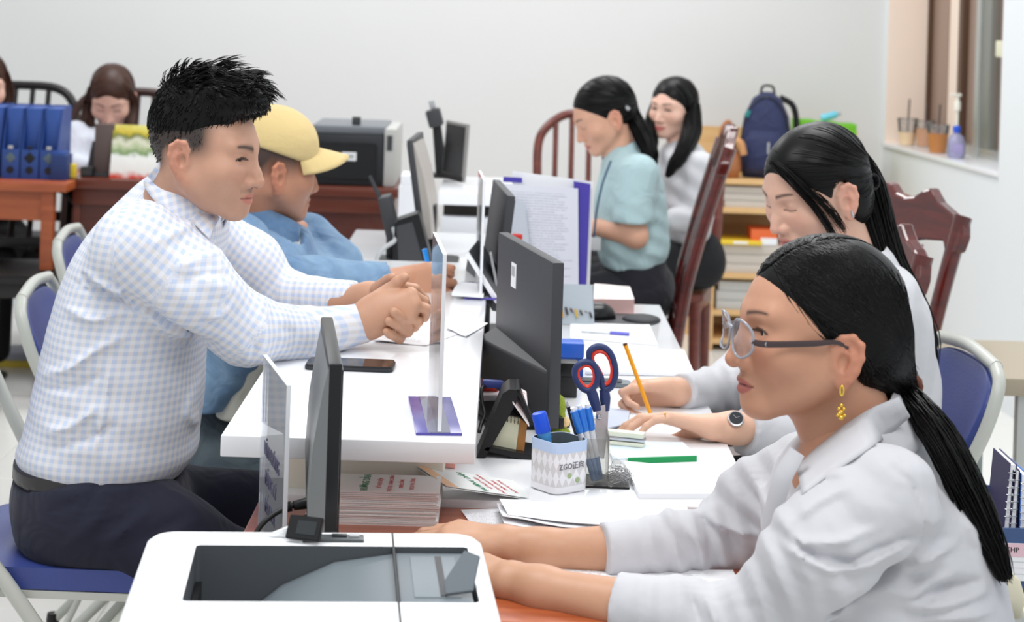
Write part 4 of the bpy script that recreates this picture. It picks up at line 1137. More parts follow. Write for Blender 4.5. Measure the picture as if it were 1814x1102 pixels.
M_penw = mat('pen_white', (236, 238, 244), 0.3); M_penb = mat('pen_blue', (48, 128, 222), 0.3); M_pent = mat('pen_tail', (96, 140, 196), 0.3)
pens = [((1014, 722), (1052, 862), 'leftmost blue-capped pen of the bunch by the scissors'), ((1026, 718), (1058, 862), 'middle blue-capped pen of the bunch by the scissors'), ((1040, 716), (1064, 860), 'blue-capped pen of the bunch closest to the scissors')]
for k, (a_, b_p, lab) in enumerate(pens):
    A_, B_ = at(a_[0], a_[1], 3.0 + 0.012 * k), at(b_p[0], b_p[1] - 12, 3.025 + 0.008 * k)
    pn = thing('ballpoint_pen', lab, 'pen', B_, 0, 'blue and white pens in the organiser')
    v = A_ - B_
    tube('barrel', [v * 0, v * 0.3], 0.0042, M_pent, pn); tube('grip', [v * 0.3, v * 0.66], 0.0045, M_penw, pn)
    tube('cap', [v * 0.66, v * 0.95], 0.0056, M_penb, pn); tube('button', [v * 0.95, v * 1.0], 0.0035, M_penw, pn)
    sd = Vector((0.005, -0.003, 0)); tube('clip', [v * 0.72 + sd, v * 0.96 + sd], 0.0013, M_penb, pn, 5)
A_, B_ = at(1004, 712, 3.06), at(1030, 800, 3.06)
pn = thing('ballpoint_pen', 'slim black pen behind the blue-capped pens', 'pen', B_); tube('barrel', [(0, 0, 0), (A_ - B_) * 0.9], 0.0033, M_blackp, pn); tube('tip', [(A_ - B_) * 0.9, A_ - B_], [0.003, 0.0008], M_steel, pn)

# black tent stand with a note pad inside
B0 = onz(845, 812, DESK); dT = B0.y
tn = thing('tent_stand', 'black triangular desk stand with a printed card on its slope', 'stand', B0)
def Q(x, y, d): return at(x, y, d) - B0
def slab4(name, pts, d, depth, m, parent):
    q = [Q(x, y, d) for x, y in pts]; Mq = frame(q[0], (1, 0, 0), (0, 0, 1)); iq = Mq.inverted()
    return prism(name, [((iq @ v).x, (iq @ v).y) for v in q], -depth, m, parent, Mq, 0.0008)
slab4('side_board', [(843, 814), (858, 814), (914, 716), (920, 692), (902, 690), (890, 698)], dT, 0.09, M_blackp, tn)
slab4('slope_board', [(914, 690), (920, 690), (946, 752), (940, 756)], dT, 0.09, M_blackp, tn)
slab4('base_board', [(856, 798), (862, 791), (946, 808), (944, 820)], dT, 0.09, M_blackp, tn)
crd = sheet('printed_card', [Q(908, 714, dT - 0.004), Q(937, 756, dT - 0.004), Q(932, 694, dT + 0.05), Q(908, 680, dT + 0.05)], printed('card_print', (238, 228, 228), (200, 110, 110), 7, 4, 0.6, 0.08, 0.7), 0.0008, tn)
np_ = thing('note_pad', 'cream spiral note pad standing inside the black tent stand', 'note pad', B0 + Q(880, 797, dT + 0.03))
o0 = np_.location - B0
slab = lambda nm, pts, d, dep, m: slab4(nm, pts, d, dep, m, np_)
for nm, pts, dd, dep, m in (('pages', [(868, 790), (914, 799), (921, 741), (884, 733)], dT + 0.02, 0.008, mat('cream_paper', (226, 224, 196), 0.7)), ('cover', [(914, 801), (928, 804), (934, 752), (921, 741)], dT + 0.021, 0.01, mat('tan_card', (176, 120, 62), 0.6))):
    slab(nm, pts, dd, dep, m).data.transform(Matrix.Translation(-o0))
for k in range(6):
    q = Q(887 + 6.2 * k, 739 + 1.4 * k, dT + 0.019) - o0
    tube('spiral_ring', [q + Vector((0, 0, -0.005)), q + Vector((0, -0.003, 0)), q + Vector((0, 0, 0.004)), q + Vector((0, 0.006, 0))], 0.0009, mat('bronze_wire', (120, 100, 60), 0.4, metal=0.6), np_, 5)
usb = thing('usb_cable', 'black cable with a navy plug beside the tent stand', 'cable', onz(850, 765, DESK))
o0 = usb.location
tube('cord', [at(862, 682, 3.3) - o0, at(853, 690, 3.28) - o0, at(854, 715, 3.26) - o0, at(858, 735, 3.24) - o0, at(852, 752, 3.22) - o0, at(849, 765, 3.2) - o0], 0.0034, M_blackp, usb, 8, smoothpts=5)
box('plug', (0.036, 0.016, 0.013), at(873, 680, 3.3) - o0, mat('navy_plug', (50, 60, 120), 0.4), usb, (0, 0.05, 0.1), 0.004)

# small lime toy peeking past the monitor
ty = thing('toy_ornament', 'small lime green knitted ornament peeking out past the black monitor', 'ornament', onz(985, 778, DESK))
M_lime = mat('lime_yarn', (176, 196, 70), 0.9, bump=0.8, bscale=500)
lathe('pot', [(0.016, 0), (0.022, 0.004), (0.024, 0.014), (0.018, 0.02)], M_lime, ty, 16)
lathe('body', [(0.012, 0.018), (0.016, 0.03), (0.014, 0.045), (0.016, 0.055), (0.012, 0.07), (0.004, 0.076)], M_lime, ty, 16)
lathe('face', [(0.002, -0.008), (0.008, -0.004), (0.009, 0.003), (0.004, 0.009)], mat('peach_yarn', (236, 204, 150), 0.9), ty, 12, Matrix.Translation((0.014, -0.006, 0.03)))

# boxes behind the monitor
def lidbox(name, label, cat, px, py, d, size, m, m2, rz=0):
    o = onz(px, py, DESK); t_ = thing(name, label, cat, (o.x, d, DESK), rz)
    span('body', (-size[0] / 2, -size[1] / 2, 0), (size[0] / 2, size[1] / 2, size[2] * 0.6), m2, t_, 0.003)
    span('upper_shell', (-size[0] / 2 - 0.001, -size[1] / 2 - 0.001, size[2] * 0.6), (size[0] / 2 + 0.001, size[1] / 2 + 0.001, size[2]), m, t_, 0.004)
    return t_
rb = lidbox('stamp_box', 'red stamp case between the counter and the black monitor', 'stamp', 868, 672, 3.74, (0.034, 0.05, 0.095), M_red, M_red)
span('window', (-0.006, -0.0262, 0.008), (0.016, -0.024, 0.05), M_blackp, rb)
bb = lidbox('card_box', 'bright blue box behind the black monitor', 'box', 1004, 640, 3.86, (0.05, 0.05, 0.075), M_blue, M_blue)
span('lid_seam', (-0.024, -0.0265, 0.044), (0.024, -0.025, 0.0455), M_navyplastic, bb)
st = lidbox('rubber_stamp', 'black self-inking stamp beside the bright blue box', 'stamp', 1003, 680, 3.7, (0.032, 0.04, 0.065), M_blackp, mat('graphite', (38, 38, 40), 0.4))
o = thing('stamp_pad', 'flat grey stamp pad behind the scissors', 'stamp pad', onz(1060, 682, DESK), math.radians(-2))
prism('tray', rounded(0.125, 0.05, 0.012), 0.008, M_midgrey, o, None, 0.002); prism('pad', rounded(0.1, 0.034, 0.006), 0.003, M_darkgrey, o, Matrix.Translation((-0.005, 0, 0.008)))
sheet_z('document_pile', [(1038, 664), (1230, 667), (1212, 625), (1030, 618)], DESK + 0.0006, M_text, 'wide pile of white forms at the staff-side desk edge', None, 0.006, 0.001, 'papers')
sheet_z('paper_sheet', [(1010, 600), (1165, 612), (1150, 575), (1010, 566)], DESK + 0.0003, M_text2, 'printed sheet with a blue pen lying on it', None, 0.002)
pn = thing('ballpoint_pen', 'white and blue pen lying flat on a printed sheet', 'pen', onz(1072, 590, DESK + 0.006))
v0, v1 = onz(1030, 586, DESK + 0.006) - pn.location, onz(1115, 592, DESK + 0.006) - pn.location
tube('barrel', [v0, v0.lerp(v1, 0.6)], 0.0034, M_penw, pn); tube('cap', [v0.lerp(v1, 0.6), v1], 0.0042, mat('violet_cap', (110, 110, 210), 0.3), pn)
# mouse, mat, pale calendar, pinkish pile
mp = onz(1090, 566, DESK)
mpd = thing('mouse_pad', 'dark wrist-rest mouse pad at the desk corner', 'mouse pad', (mp.x, mp.y, DESK))
prism('mat', rounded(0.19, 0.15, 0.04), 0.003, M_darkgrey, mpd, None, 0.001); 
bm = bmesh.new(); bmesh.ops.create_icosphere(bm, subdivisions=3, radius=1.0, matrix=Matrix.Translation((0.06, -0.01, 0.004)) @ Matrix.Diagonal((0.045, 0.05, 0.011, 1))); from_bm('wrist_rest', bm, mat('rest_black', (44, 46, 50), 0.6), mpd, True)
ms = thing('computer_mouse', 'black computer mouse on the dark mouse pad', 'mouse', (onz(1048, 560, DESK).x, mp.y - 0.01, DESK + 0.0032), math.radians(100))
bm = bmesh.new(); bmesh.ops.create_icosphere(bm, subdivisions=3, radius=1.0)
for v in bm.verts: v.co = Vector((v.co.x * 0.031, v.co.y * 0.056, max(v.co.z, 0) * (0.036 - 0.008 * v.co.y)))
from_bm('shell', bm, mat('mouse_black', (16, 16, 18), 0.25), ms, True)
box('wheel', (0.006, 0.014, 0.008), (0, 0.03, 0.028), M_darkgrey, ms, (-0.3, 0, 0), 0.002)
sheet_z('document_pile', [(1050, 556), (1123, 556), (1115, 532), (1052, 527)], DESK + 0.0005, mat('pale_pink_paper', (236, 226, 224), 0.7), 'thick pile of pale pink papers at the far desk end', None, 0.034, 0.001, 'papers', edge=mat('pink_edges', (206, 170, 166), 0.7))
cl0 = onz(1016, 548, DESK)
cal = thing('desk_calendar', 'pale grey desk calendar with small coloured bars beside the mouse', 'calendar', (cl0.x, 4.5, DESK), math.radians(0))
prism('page', [(-0.075, 0), (0.04, 0), (0.037, 0.095), (-0.07, 0.095)], 0.002, mat('calendar_grey', (168, 178, 186), 0.6), cal, frame((0, 0, 0), (1, 0.05, 0), (0.0, 0.45, 0.9)))
prism('back_board', [(-0.075, 0), (0.04, 0), (0.037, 0.095), (-0.07, 0.095)], 0.002, M_lgrey, cal, frame((0, 0.09, 0), (1, 0.05, 0), (0.0, -0.45, 0.9)))
Mc = frame((0, -0.003, 0.0), (1, 0.05, 0), (0.0, 0.45, 0.9))
for k in range(7):
    c_ = [(200, 150, 60), (60, 58, 62), (90, 60, 60), (190, 160, 70), (70, 66, 66), (120, 90, 80), (64, 62, 66)][k]
    prism('printed_bar', [(-0.035 + 0.011 * k, 0.018 + 0.006 * (k % 3)), (-0.029 + 0.011 * k, 0.016 + 0.006 * (k % 3)), (-0.033 + 0.011 * k, 0.042 - 0.002 * k), (-0.039 + 0.011 * k, 0.043 - 0.002 * k)], 0.0007, mat('bar_ink_%d' % k, c_, 0.6), cal, Mc @ Matrix.Translation((0, 0, 0.0021)))
# the papers in a clear purple folder, standing
d0 = 4.72
o = at(985, 500, d0)
fo = thing('document_folder', 'clear folder with purple borders holding a printed page upright', 'folder', (o.x, d0, DESK))
def f4(name, pts, dd, m, th=0.001):
    q = [at(x, y, d0 + dd) - fo.location for x, y in pts]
    return sheet(name, q, m, th, fo, n=2)
f4('back_page', [(905, 520), (1044, 520), (1051, 322), (908, 303)], 0.02, M_paper)
f4('purple_border', [(1025, 520), (1038, 520), (1046, 326), (1016, 321)], 0.008, mat('violet_folder', (76, 66, 168), 0.35))
f4('purple_border', [(891, 322), (925, 324), (925, 315), (892, 313)], 0.008, MATS['violet_folder'])
f4('printed_page', [(886, 520), (1025, 520), (1024, 334), (884, 325)], 0.0, printed('printed_page_b', (226, 228, 238), (110, 112, 134), 40, 20, 0.58, 0.06, 0.32))
f4('calendar_flap', [(900, 520), (948, 520), (930, 362), (896, 352)], -0.012, mat('flap_grey_blue', (196, 204, 214), 0.5))
span('rest', (-0.09, 0.0, 0), (0.08, 0.06, 0.02), M_blackp, fo, 0.003)
sb = at(915, 424, 4.66)
lathe('red_seal', [(0.0005, 0), (0.014, 0), (0.014, 0.012), (0.0005, 0.012)], M_red, fo, 16, Matrix.Translation(sb - fo.location))

# papers, stapler and book in front of the writing woman
sheet_z('envelope', [(1066, 762), (1110, 760), (1116, 728), (1060, 722)], DESK + 0.003, mat('pale_blue_paper', (206, 214, 232), 0.6), 'pale blue envelope under the pencil-holding hand', None, 0.002, 0.0, 'envelope', lift=lambda s, t: 0.008 * s * (1 - t))
sheet_z('paper_sheet', [(1040, 742), (1160, 752), (1150, 712), (1040, 700)], DESK + 0.0003, M_text2, 'sheet of notes the woman is writing on', None, 0.0014)
bk = thing('note_book', 'closed book with a green spine edge near the pen cup', 'book', onz(1160, 820, DESK))
q = [onz(1085, 822, DESK) - bk.location, onz(1234, 817, DESK) - bk.location, onz(1210, 792, DESK) - bk.location, onz(1075, 790, DESK) - bk.location]
def prq(name, q, z0, z1, m, parent):
    bm = bmesh.new(); A = [bm.verts.new((v.x, v.y, z0)) for v in q]; B = [bm.verts.new((v.x, v.y, z1)) for v in q]
    bm.faces.new(A[::-1]); bm.faces.new(B)
    for k in range(4): bm.faces.new((A[k], A[(k + 1) % 4], B[(k + 1) % 4], B[k]))
    return from_bm(name, bm, m, parent)
prq('pages', q, 0.0, 0.006, M_paper, bk); prq('cover', q, 0.006, 0.0085, mat('pale_blue_cover', (216, 230, 240), 0.5), bk)
qg = [q[0].lerp(q[1], 0.18) + Vector((0, -0.003, 0)), q[1] + Vector((0, -0.003, 0)), q[1] + Vector((0, 0.0015, 0)), q[0].lerp(q[1], 0.18) + Vector((0, 0.0015, 0))]
prq('green_spine', qg, 0.0, 0.0092, mat('green_tape', (24, 150, 84), 0.4), bk)
sp_ = thing('stapler', 'cream stapler resting on the book with the green spine', 'stapler', onz(1106, 788, DESK + 0.0087), math.radians(-16))
span('base_arm', (-0.032, -0.011, 0), (0.034, 0.011, 0.006), mat('cream_plastic', (222, 224, 206), 0.4), sp_, 0.002)
span('magazine', (-0.03, -0.008, 0.008), (0.035, 0.008, 0.014), M_steel, sp_, 0.001)
span('top_arm', (-0.034, -0.0105, 0.014), (0.034, 0.0105, 0.023), MATS['cream_plastic'], sp_, 0.003)
span('hinge', (-0.034, -0.009, 0.004), (-0.024, 0.009, 0.016), M_darkgrey, sp_, 0.002)
sheet_z('paper_sheet', [(1132, 884), (1330, 884), (1300, 826), (1104, 832)], DESK + 0.0003, M_paper, 'blank white sheet stack in front of the pen cup', None, 0.008, 0.0, 'paper', lift=lambda s, t: 0.006 * math.exp(-(s * 6) ** 2) * t)

# forms on the wooden desk in front of the woman in glasses
zf = WD
sheet_z('paper_sheet', [(848, 948), (935, 952), (895, 902), (816, 904)], zf + 0.0003, M_text2, 'printed sheet sticking out beneath the folded forms', None, 0.001)
def form(px, lab, k, lift=None, th=0.0011):
    return sheet_z('form_sheet', px, zf + 0.0016 + 0.0036 * k, M_text2, lab, 'folded forms beside the keyboard hand', th, 0.0, 'paper', lift=lift)
form([(892, 940), (1150, 956), (1130, 912), (880, 905)], 'lowest of the folded forms beside the typing hand', 0, lambda s, t: 0.010 * math.exp(-(s * 5) ** 2))
form([(890, 930), (1180, 945), (1180, 905), (880, 898)], 'middle one of the folded forms beside the typing hand', 1.5, lambda s, t: 0.012 * math.exp(-(s * 4) ** 2) * (1 - t))
form([(900, 920), (1230, 940), (1215, 893), (884, 892)], 'topmost folded form, with a ruled table on it', 3, lambda s, t: 0.006 * math.exp(-(s * 5) ** 2))
sheet_z('paper_sheet', [(960, 1058), (1320, 1056), (1298, 1012), (906, 1008)], zf + 0.0004, M_text2, 'printed list lying between the two forearms', None, 0.002, 0.001)
kb = thing('keyboard', 'black keyboard half hidden behind the laser printer', 'keyboard', (onz(860, 1000, WD).x - 0.09, 2.535, WD), math.radians(-86))
prism('case', rounded(0.285, 0.13, 0.008), 0.014, M_blackp, kb, None, 0.002)
for r_ in range(5):
    for c_ in range(11):
        if r_ == c_ == 0:
            bm = bmesh.new(); add_box(bm, (0.019, 0.018, 0.006), (0, 0, 0), None, 0.002, 1); k0 = from_bm('key', bm, mat('key_black', (34, 35, 38), 0.5), kb); kk = k0
        else:
            kk = k0.copy(); C.objects.link(kk); kk.parent = kb
        kk.location = (-0.117 + 0.0234 * c_, -0.047 + 0.0234 * r_, 0.0165)
# ------------------------------------------------------------------ chairs
def folding_chair(label, loc, heading, seat_z=0.46, scale=1.0):
    """steel folding chair, blue vinyl; local +y is the way the sitter faces"""
    t_ = thing('folding_chair', label, 'chair', (loc[0], loc[1], 0), math.atan2(heading[1], heading[0]) - math.pi / 2, 'blue folding chairs')
    k = seat_z / 0.46
    for s in (-1, 1):
        tube('frame_post', [(s * 0.16, -0.275, 0.80 * k), (s * 0.205, -0.265, 0.765 * k), (s * 0.215, -0.225, 0.66 * k), (s * 0.215, -0.13, 0.50 * k), (s * 0.215, -0.06, 0.42 * k), (s * 0.215, 0.10, 0.22 * k), (s * 0.215, 0.225, 0.012)], 0.0125, M_greytube, t_, 10, smoothpts=5)
        tube('rear_leg', [(s * 0.19, 0.155, 0.435 * k), (s * 0.19, 0.04, 0.31 * k), (s * 0.19, -0.25, 0.012)], 0.011, M_greytube, t_, 10)
        lathe('foot_cap', [(0.015, 0), (0.016, 0.02), (0.014, 0.035)], M_blackp, t_, 10, Matrix.Translation((s * 0.215, 0.222, 0)))
        lathe('foot_cap', [(0.014, 0), (0.015, 0.02), (0.013, 0.035)], M_blackp, t_, 10, Matrix.Translation((s * 0.19, -0.245, 0)))
        lathe('rivet', [(0.0005, 0), (0.007, 0), (0.006, 0.003)], M_steel, t_, 10, frame((s * 0.2285, 0.045, 0.29 * k), (0, 1, 0), (0, 0, s)))
    tube('top_rail', [(-0.165, -0.275, 0.80 * k), (0, -0.278, 0.812 * k), (0.165, -0.275, 0.80 * k)], 0.0125, M_greytube, t_, 10, smoothpts=4)
    tube('front_bar', [(-0.213, 0.17, 0.09), (0.213, 0.17, 0.09)], 0.008, M_greytube, t_, 8)
    tube('rear_bar', [(-0.19, -0.18, 0.085), (0.19, -0.18, 0.085)], 0.008, M_greytube, t_, 8)
    bm = bmesh.new()
    add_prism(bm, rounded(0.40, 0.39, 0.05, 5), 0.035); 
    es = [e for e in bm.edges if e.calc_face_angle(0) > 0.6]; bmesh.ops.bevel(bm, geom=es, offset=0.012, segments=3, affect='EDGES')
    st = autosmooth(from_bm('seat', bm, M_bluevinyl, t_, False, (0, 0.0, 0.425 * k)), 50)
    prism('seat_pan', rounded(0.405, 0.395, 0.05, 5), 0.012, M_greytube, t_, Matrix.Translation((0, 0, 0.413 * k)))
    # curved back pad
    G = []; bm = bmesh.new()
    n, mrow = 12, 6
    for i in range(n + 1):
        u = -1 + 2 * i / n; row = []
        for j in range(mrow + 1):
            v = j / mrow; w = 0.192 * (1 - 0.10 * (2 * v - 1) ** 4)
            zz = (0.60 + 0.19 * v) * k - 0.03 * (abs(u) ** 5) * (1 if v > 0.5 else -1) * abs(2 * v - 1)
            row.append(bm.verts.new((u * w, -0.205 - 0.065 * v - 0.02 * (1 - u * u), zz)))
        G.append(row)
    for A, B in zip(G, G[1:]):
        for q in range(mrow): bm.faces.new((A[q], B[q], B[q + 1], A[q + 1]))
    bk_ = from_bm('backrest', bm, M_bluevinyl, t_, True); sd = bk_.modifiers.new('s', 'SOLIDIFY'); sd.thickness = 0.022; sd.offset = 0
    bv = bk_.modifiers.new('b', 'BEVEL'); bv.width = 0.008; bv.segments = 3
    return t_
folding_chair('blue folding chair under the man in the checked shirt', (-0.70, 3.40), (1, -0.02), 0.52)
folding_chair('blue folding chair with its back showing behind the checked shirt', (-0.73, 4.30), (1, 0.06))
folding_chair('blue folding chair farther off, between the wooden table leg and the checked shirt', (-0.86, 5.2), (1, 0.06))
folding_chair('blue folding chair behind the woman writing with the pencil', (0.645, 3.83), (-1, -0.10))
folding_chair('blue folding chair under the woman in glasses', (0.66, 2.52), (-1, 0))

def wooden_chair(label, loc, heading, m=M_mahog, style='carved', H=1.05, group=None, seat_z=0.45, w=0.42, lean=0.11):
    t_ = thing('wooden_chair', label, 'chair', (loc[0], loc[1], 0), math.atan2(heading[1], heading[0]) - math.pi / 2, group)
    hw = w / 2
    def yb(z): return -0.20 - lean * max(0, (z - seat_z) / (H - seat_z)) ** 1.3
    zs = [seat_z - 0.02, 0.6, 0.75, 0.88, H - 0.06]
    if style == 'carved':
        for s in (-1, 1):
            tube('stile', [(s * (hw - 0.03 + 0.015 * (z - seat_z)), yb(z), z) for z in zs], [0.022, 0.021, 0.021, 0.022, 0.024], m, t_, 8, False, 4, (0.9, (0, 1, 0)))
        pts = [(-hw - 0.002, 0.895), (-hw - 0.008, 0.935), (-hw + 0.004, 0.965), (-0.165, 0.99), (-0.125, 1.005), (-0.10, 1.022), (-0.082, 1.036), (-0.062, 1.03), (-0.035, 1.012), (0, 1.006)]
        pts = pts + [(-x, z) for x, z in pts[-2::-1]] + [(hw - 0.038, 0.895), (hw - 0.052, 0.918), (0.10, 0.912), (0.05, 0.898), (0, 0.902), (-0.05, 0.898), (-0.10, 0.912), (-hw + 0.052, 0.918), (-hw + 0.038, 0.895)]
        bm = bmesh.new(); dz = H - 1.04
        fr_, bk_ = [], []
        for x, z in pts:
            fr_.append(bm.verts.new((x, yb(z + dz) + 0.016 - 0.05 * (x / hw) ** 2 * 0 , z + dz))); bk_.append(bm.verts.new((x, yb(z + dz) - 0.016, z + dz)))
        nn = len(pts)
        for i in range(nn): bm.faces.new((fr_[i], fr_[(i + 1) % nn], bk_[(i + 1) % nn], bk_[i]))
        f1 = bm.faces.new(fr_); f2 = bm.faces.new(bk_[::-1]); bmesh.ops.triangulate(bm, faces=[f1, f2])
        o = from_bm('crest_rail', bm, m, t_); bv = o.modifiers.new('b', 'BEVEL'); bv.width = 0.006; bv.segments = 2; bv.limit_method = 'ANGLE'
        for x in (-0.085, 0.0, 0.085):
            tube('slat', [(x * (0.85 + 0.25 * (z - seat_z)), yb(z), z) for z in (seat_z + 0.06, 0.6, 0.75, 0.90 + dz)], 0.018, m, t_, 8, False, 3, (0.45, (0, 1, 0)))
    else:
        arch = [(-hw, yb(seat_z), seat_z - 0.02), (-hw, yb(0.7), 0.7), (-hw, yb(0.86), 0.86), (-hw + 0.03, yb(H - 0.06), H - 0.06), (-hw + 0.10, yb(H), H - 0.008), (0, yb(H), H), (hw - 0.10, yb(H), H - 0.008), (hw - 0.03, yb(H - 0.06), H - 0.06), (hw, yb(0.86), 0.86), (hw, yb(0.7), 0.7), (hw, yb(seat_z), seat_z - 0.02)]
        tube('arched_frame', arch, 0.018, m, t_, 8, False, 4)
        for x in (-0.1, -0.035, 0.035, 0.1):
            tube('slat', [(x, yb(seat_z + 0.05), seat_z + 0.05), (x, yb(0.75), 0.75), (x, yb(H) + 0.002, H - 0.012)], 0.011, m, t_, 8)
    box('lower_rail', (w - 0.06, 0.025, 0.04), (0, yb(seat_z + 0.06), seat_z + 0.06), m, t_, None, 0.004)
    prism('seat', [(-hw, -0.21), (hw, -0.21), (hw + 0.02, 0.2), (hw - 0.02, 0.225), (-hw + 0.02, 0.225), (-hw - 0.02, 0.2)], 0.03, m, t_, Matrix.Translation((0, 0, seat_z - 0.03)), 0.006)
    for s in (-1, 1):
        tube('leg', [(s * (hw - 0.01), 0.19, seat_z - 0.03), (s * (hw - 0.005), 0.2, 0)], [0.022, 0.016], m, t_, 8)
        tube('leg', [(s * (hw - 0.03), -0.19, seat_z - 0.02), (s * (hw - 0.03), -0.235, 0)], [0.022, 0.017], m, t_, 8)
        box('side_rail', (0.022, 0.36, 0.05), (s * (hw - 0.015), 0.0, seat_z - 0.055), m, t_, None, 0.003)
    box('front_rail', (w - 0.05, 0.022, 0.05), (0, 0.19, seat_z - 0.055), m, t_, None, 0.003)
    return t_
cr1 = at(1640, 370, 4.75)
wooden_chair('carved mahogany chair by the white side wall, its whole crest in view', (cr1.x - 0.305, 4.75), (-0.88, -0.48), H=1.03, w=0.46, lean=0.15)
cr2 = at(1600, 410, 4.30)
wooden_chair('carved mahogany chair partly hidden by the writing woman\'s hair', (cr2.x - 0.31, 4.30), (-0.95, -0.28), H=1.0)
wooden_chair('dark wooden chair seen edge-on behind the turquoise shirt', (0.345, 6.10), (-1, 0.05), H=1.09, w=0.42, lean=0.16)
ca = at(1030, 230, 7.9)
wooden_chair('arched slat-back chair beyond the woman in turquoise', (ca.x, 7.7), (0, -1), wood('reddish_wood', (92, 34, 24), (116, 50, 36), 0.3), 'arched', 0.99, w=0.34)
wooden_chair('slat-back chair under the woman with loose hair', (0.62, 7.06), (-0.25, -1), MATS['reddish_wood'], 'arched', 0.86, w=0.24)
M_blackw = mat('black_lacquer', (24, 20, 20), 0.4)
cb = at(198, 175, 7.7)
wooden_chair('dark arched chair under the brown-haired woman', (cb.x, 7.76), (0, -1), mat('dark_brown_lacquer', (58, 34, 28), 0.4), 'arched', 1.02, w=0.46)
cb = at(-25, 175, 7.7)
wooden_chair('dark arched chair behind the blue file boxes', (cb.x + 0.05, 7.80), (0, -1), M_blackw, 'arched', 1.03, w=0.46)
cb = at(22, 500, 6.75)
wooden_chair('black chair tucked under the orange wooden table', (cb.x, 6.98), (0.1, -1), M_blackw, 'arched', 0.70, w=0.36)

# ------------------------------------------------------------------ back desks and what stands on them
lt_ = thing('wooden_table', 'orange-brown wooden table carrying blue file boxes', 'table', (-2.1, 7.2, 0))
M_owood = wood('orange_wood', (150, 70, 34), (180, 94, 50), 0.35)
xr_ = at(120, 325, 6.92).x
inroot(lt_, (xr_ - 1.1, 6.9, 0.725), (xr_, 7.5, 0.755), 'table_top', M_owood, 0.004)
inroot(lt_, (xr_ - 1.05, 6.94, 0.62), (xr_ - 0.05, 6.965, 0.725), 'apron', M_owood)
lx = at(85, 400, 6.95).x
for (x, y) in ((lx, 6.95), (lx, 7.45), (lx - 0.95, 6.95), (lx - 0.95, 7.45)):
    inroot(lt_, (x - 0.022, y - 0.022, 0), (x + 0.022, y + 0.022, 0.725), 'leg', M_owood, 0.003)
bd = thing('brown_desk', 'dark brown panelled desk along the back of the hall', 'desk', (-0.95, 7.35, 0))
xa, xb_ = at(122, 335, 7.06).x, at(706, 345, 7.06).x
inroot(bd, (xa, 7.05, 0.725), (xb_, 7.52, 0.76), 'desk_top', M_brown, 0.004)
inroot(bd, (xa + 0.01, 7.08, 0.665), (xb_ - 0.02, 7.1, 0.725), 'apron', M_brown, 0.002)
inroot(bd, (xa + 0.03, 7.11, 0.02), (xb_ - 0.04, 7.13, 0.725), 'front_panel', wood('panel_brown', (74, 26, 15), (96, 40, 24), 0.4))
inroot(bd, (xb_ - 0.04, 7.1, 0), (xb_ - 0.015, 7.5, 0.725), 'side_panel', M_brown)
inroot(bd, (xa + 0.01, 7.1, 0), (xa + 0.035, 7.5, 0.725), 'side_panel', M_brown)
# blue file boxes
M_bfile = mat('blue_file', (44, 76, 146), 0.45, noise=0.06, nscale=60)
for k in range(4):
    x_ = at(16 + 34 * (k - 0.0) - (0 if k < 3 else 0), 318, 7.02).x if k < 3 else at(-20, 318, 7.02).x
    fb = thing('file_box', ['blue file box at the frame edge with a white clip', 'blue file box in the middle of the three, dark finger hole', 'blue file box closest to the bent-over woman', 'blue file box cut off by the frame edge'][k], 'file box', (x_, 7.03, 0.755), 0, 'blue file boxes')
    w_ = 0.064
    span('back_panel', (-w_ / 2, 0.20, 0), (w_ / 2, 0.205, 0.255), M_bfile, fb, 0.002); span('front_panel', (-w_ / 2, 0.0, 0), (w_ / 2, 0.004, 0.105), M_bfile, fb, 0.002)
    for s in (-1, 1):
        prism('side_panel', [(0.004, 0), (0.20, 0), (0.20, 0.255), (0.06, 0.25), (0.004, 0.105)], 0.003, M_bfile, fb, frame((s * (w_ / 2 - 0.002) - 0.0015, 0, 0), (0, 1, 0), (0, 0, 1)))
    span('folder_tops', (-w_ / 2 + 0.005, 0.05, 0.01), (w_ / 2 - 0.005, 0.19, 0.25), mat('folder_blue', (50, 84, 158), 0.5), fb, 0.003)
    lathe('finger_hole', [(0.0005, 0), (0.013, 0), (0.013, 0.002), (0.0005, 0.002)], M_blackp, fb, 16, frame((0, -0.0005, 0.032), (1, 0, 0), (0, 0, 1)))
    box('label_slot', (0.03, 0.004, 0.03), (0, 0.0, 0.075), M_blackp if k % 2 else mat('slot_grey', (90, 110, 120), 0.5), fb, (0, math.radians(45), 0), 0.003)
    box('clip', (0.018, 0.008, 0.012), (0, -0.002, 0.112), [M_lgrey, M_blackp, M_lgrey, M_lgrey][k], fb, None, 0.003)
sx = at(118, 318, 7.0).x
fb = thing('file_box', 'low navy file box beside the taller blue ones', 'file box', (sx - 0.035, 7.01, 0.755)); span('shell', (-0.025, 0, 0), (0.03, 0.1, 0.09), mat('navy_file', (36, 58, 112), 0.45), fb, 0.003); span('folder', (-0.02, 0.01, 0.05), (0.02, 0.09, 0.1), M_bfile, fb, 0.002)
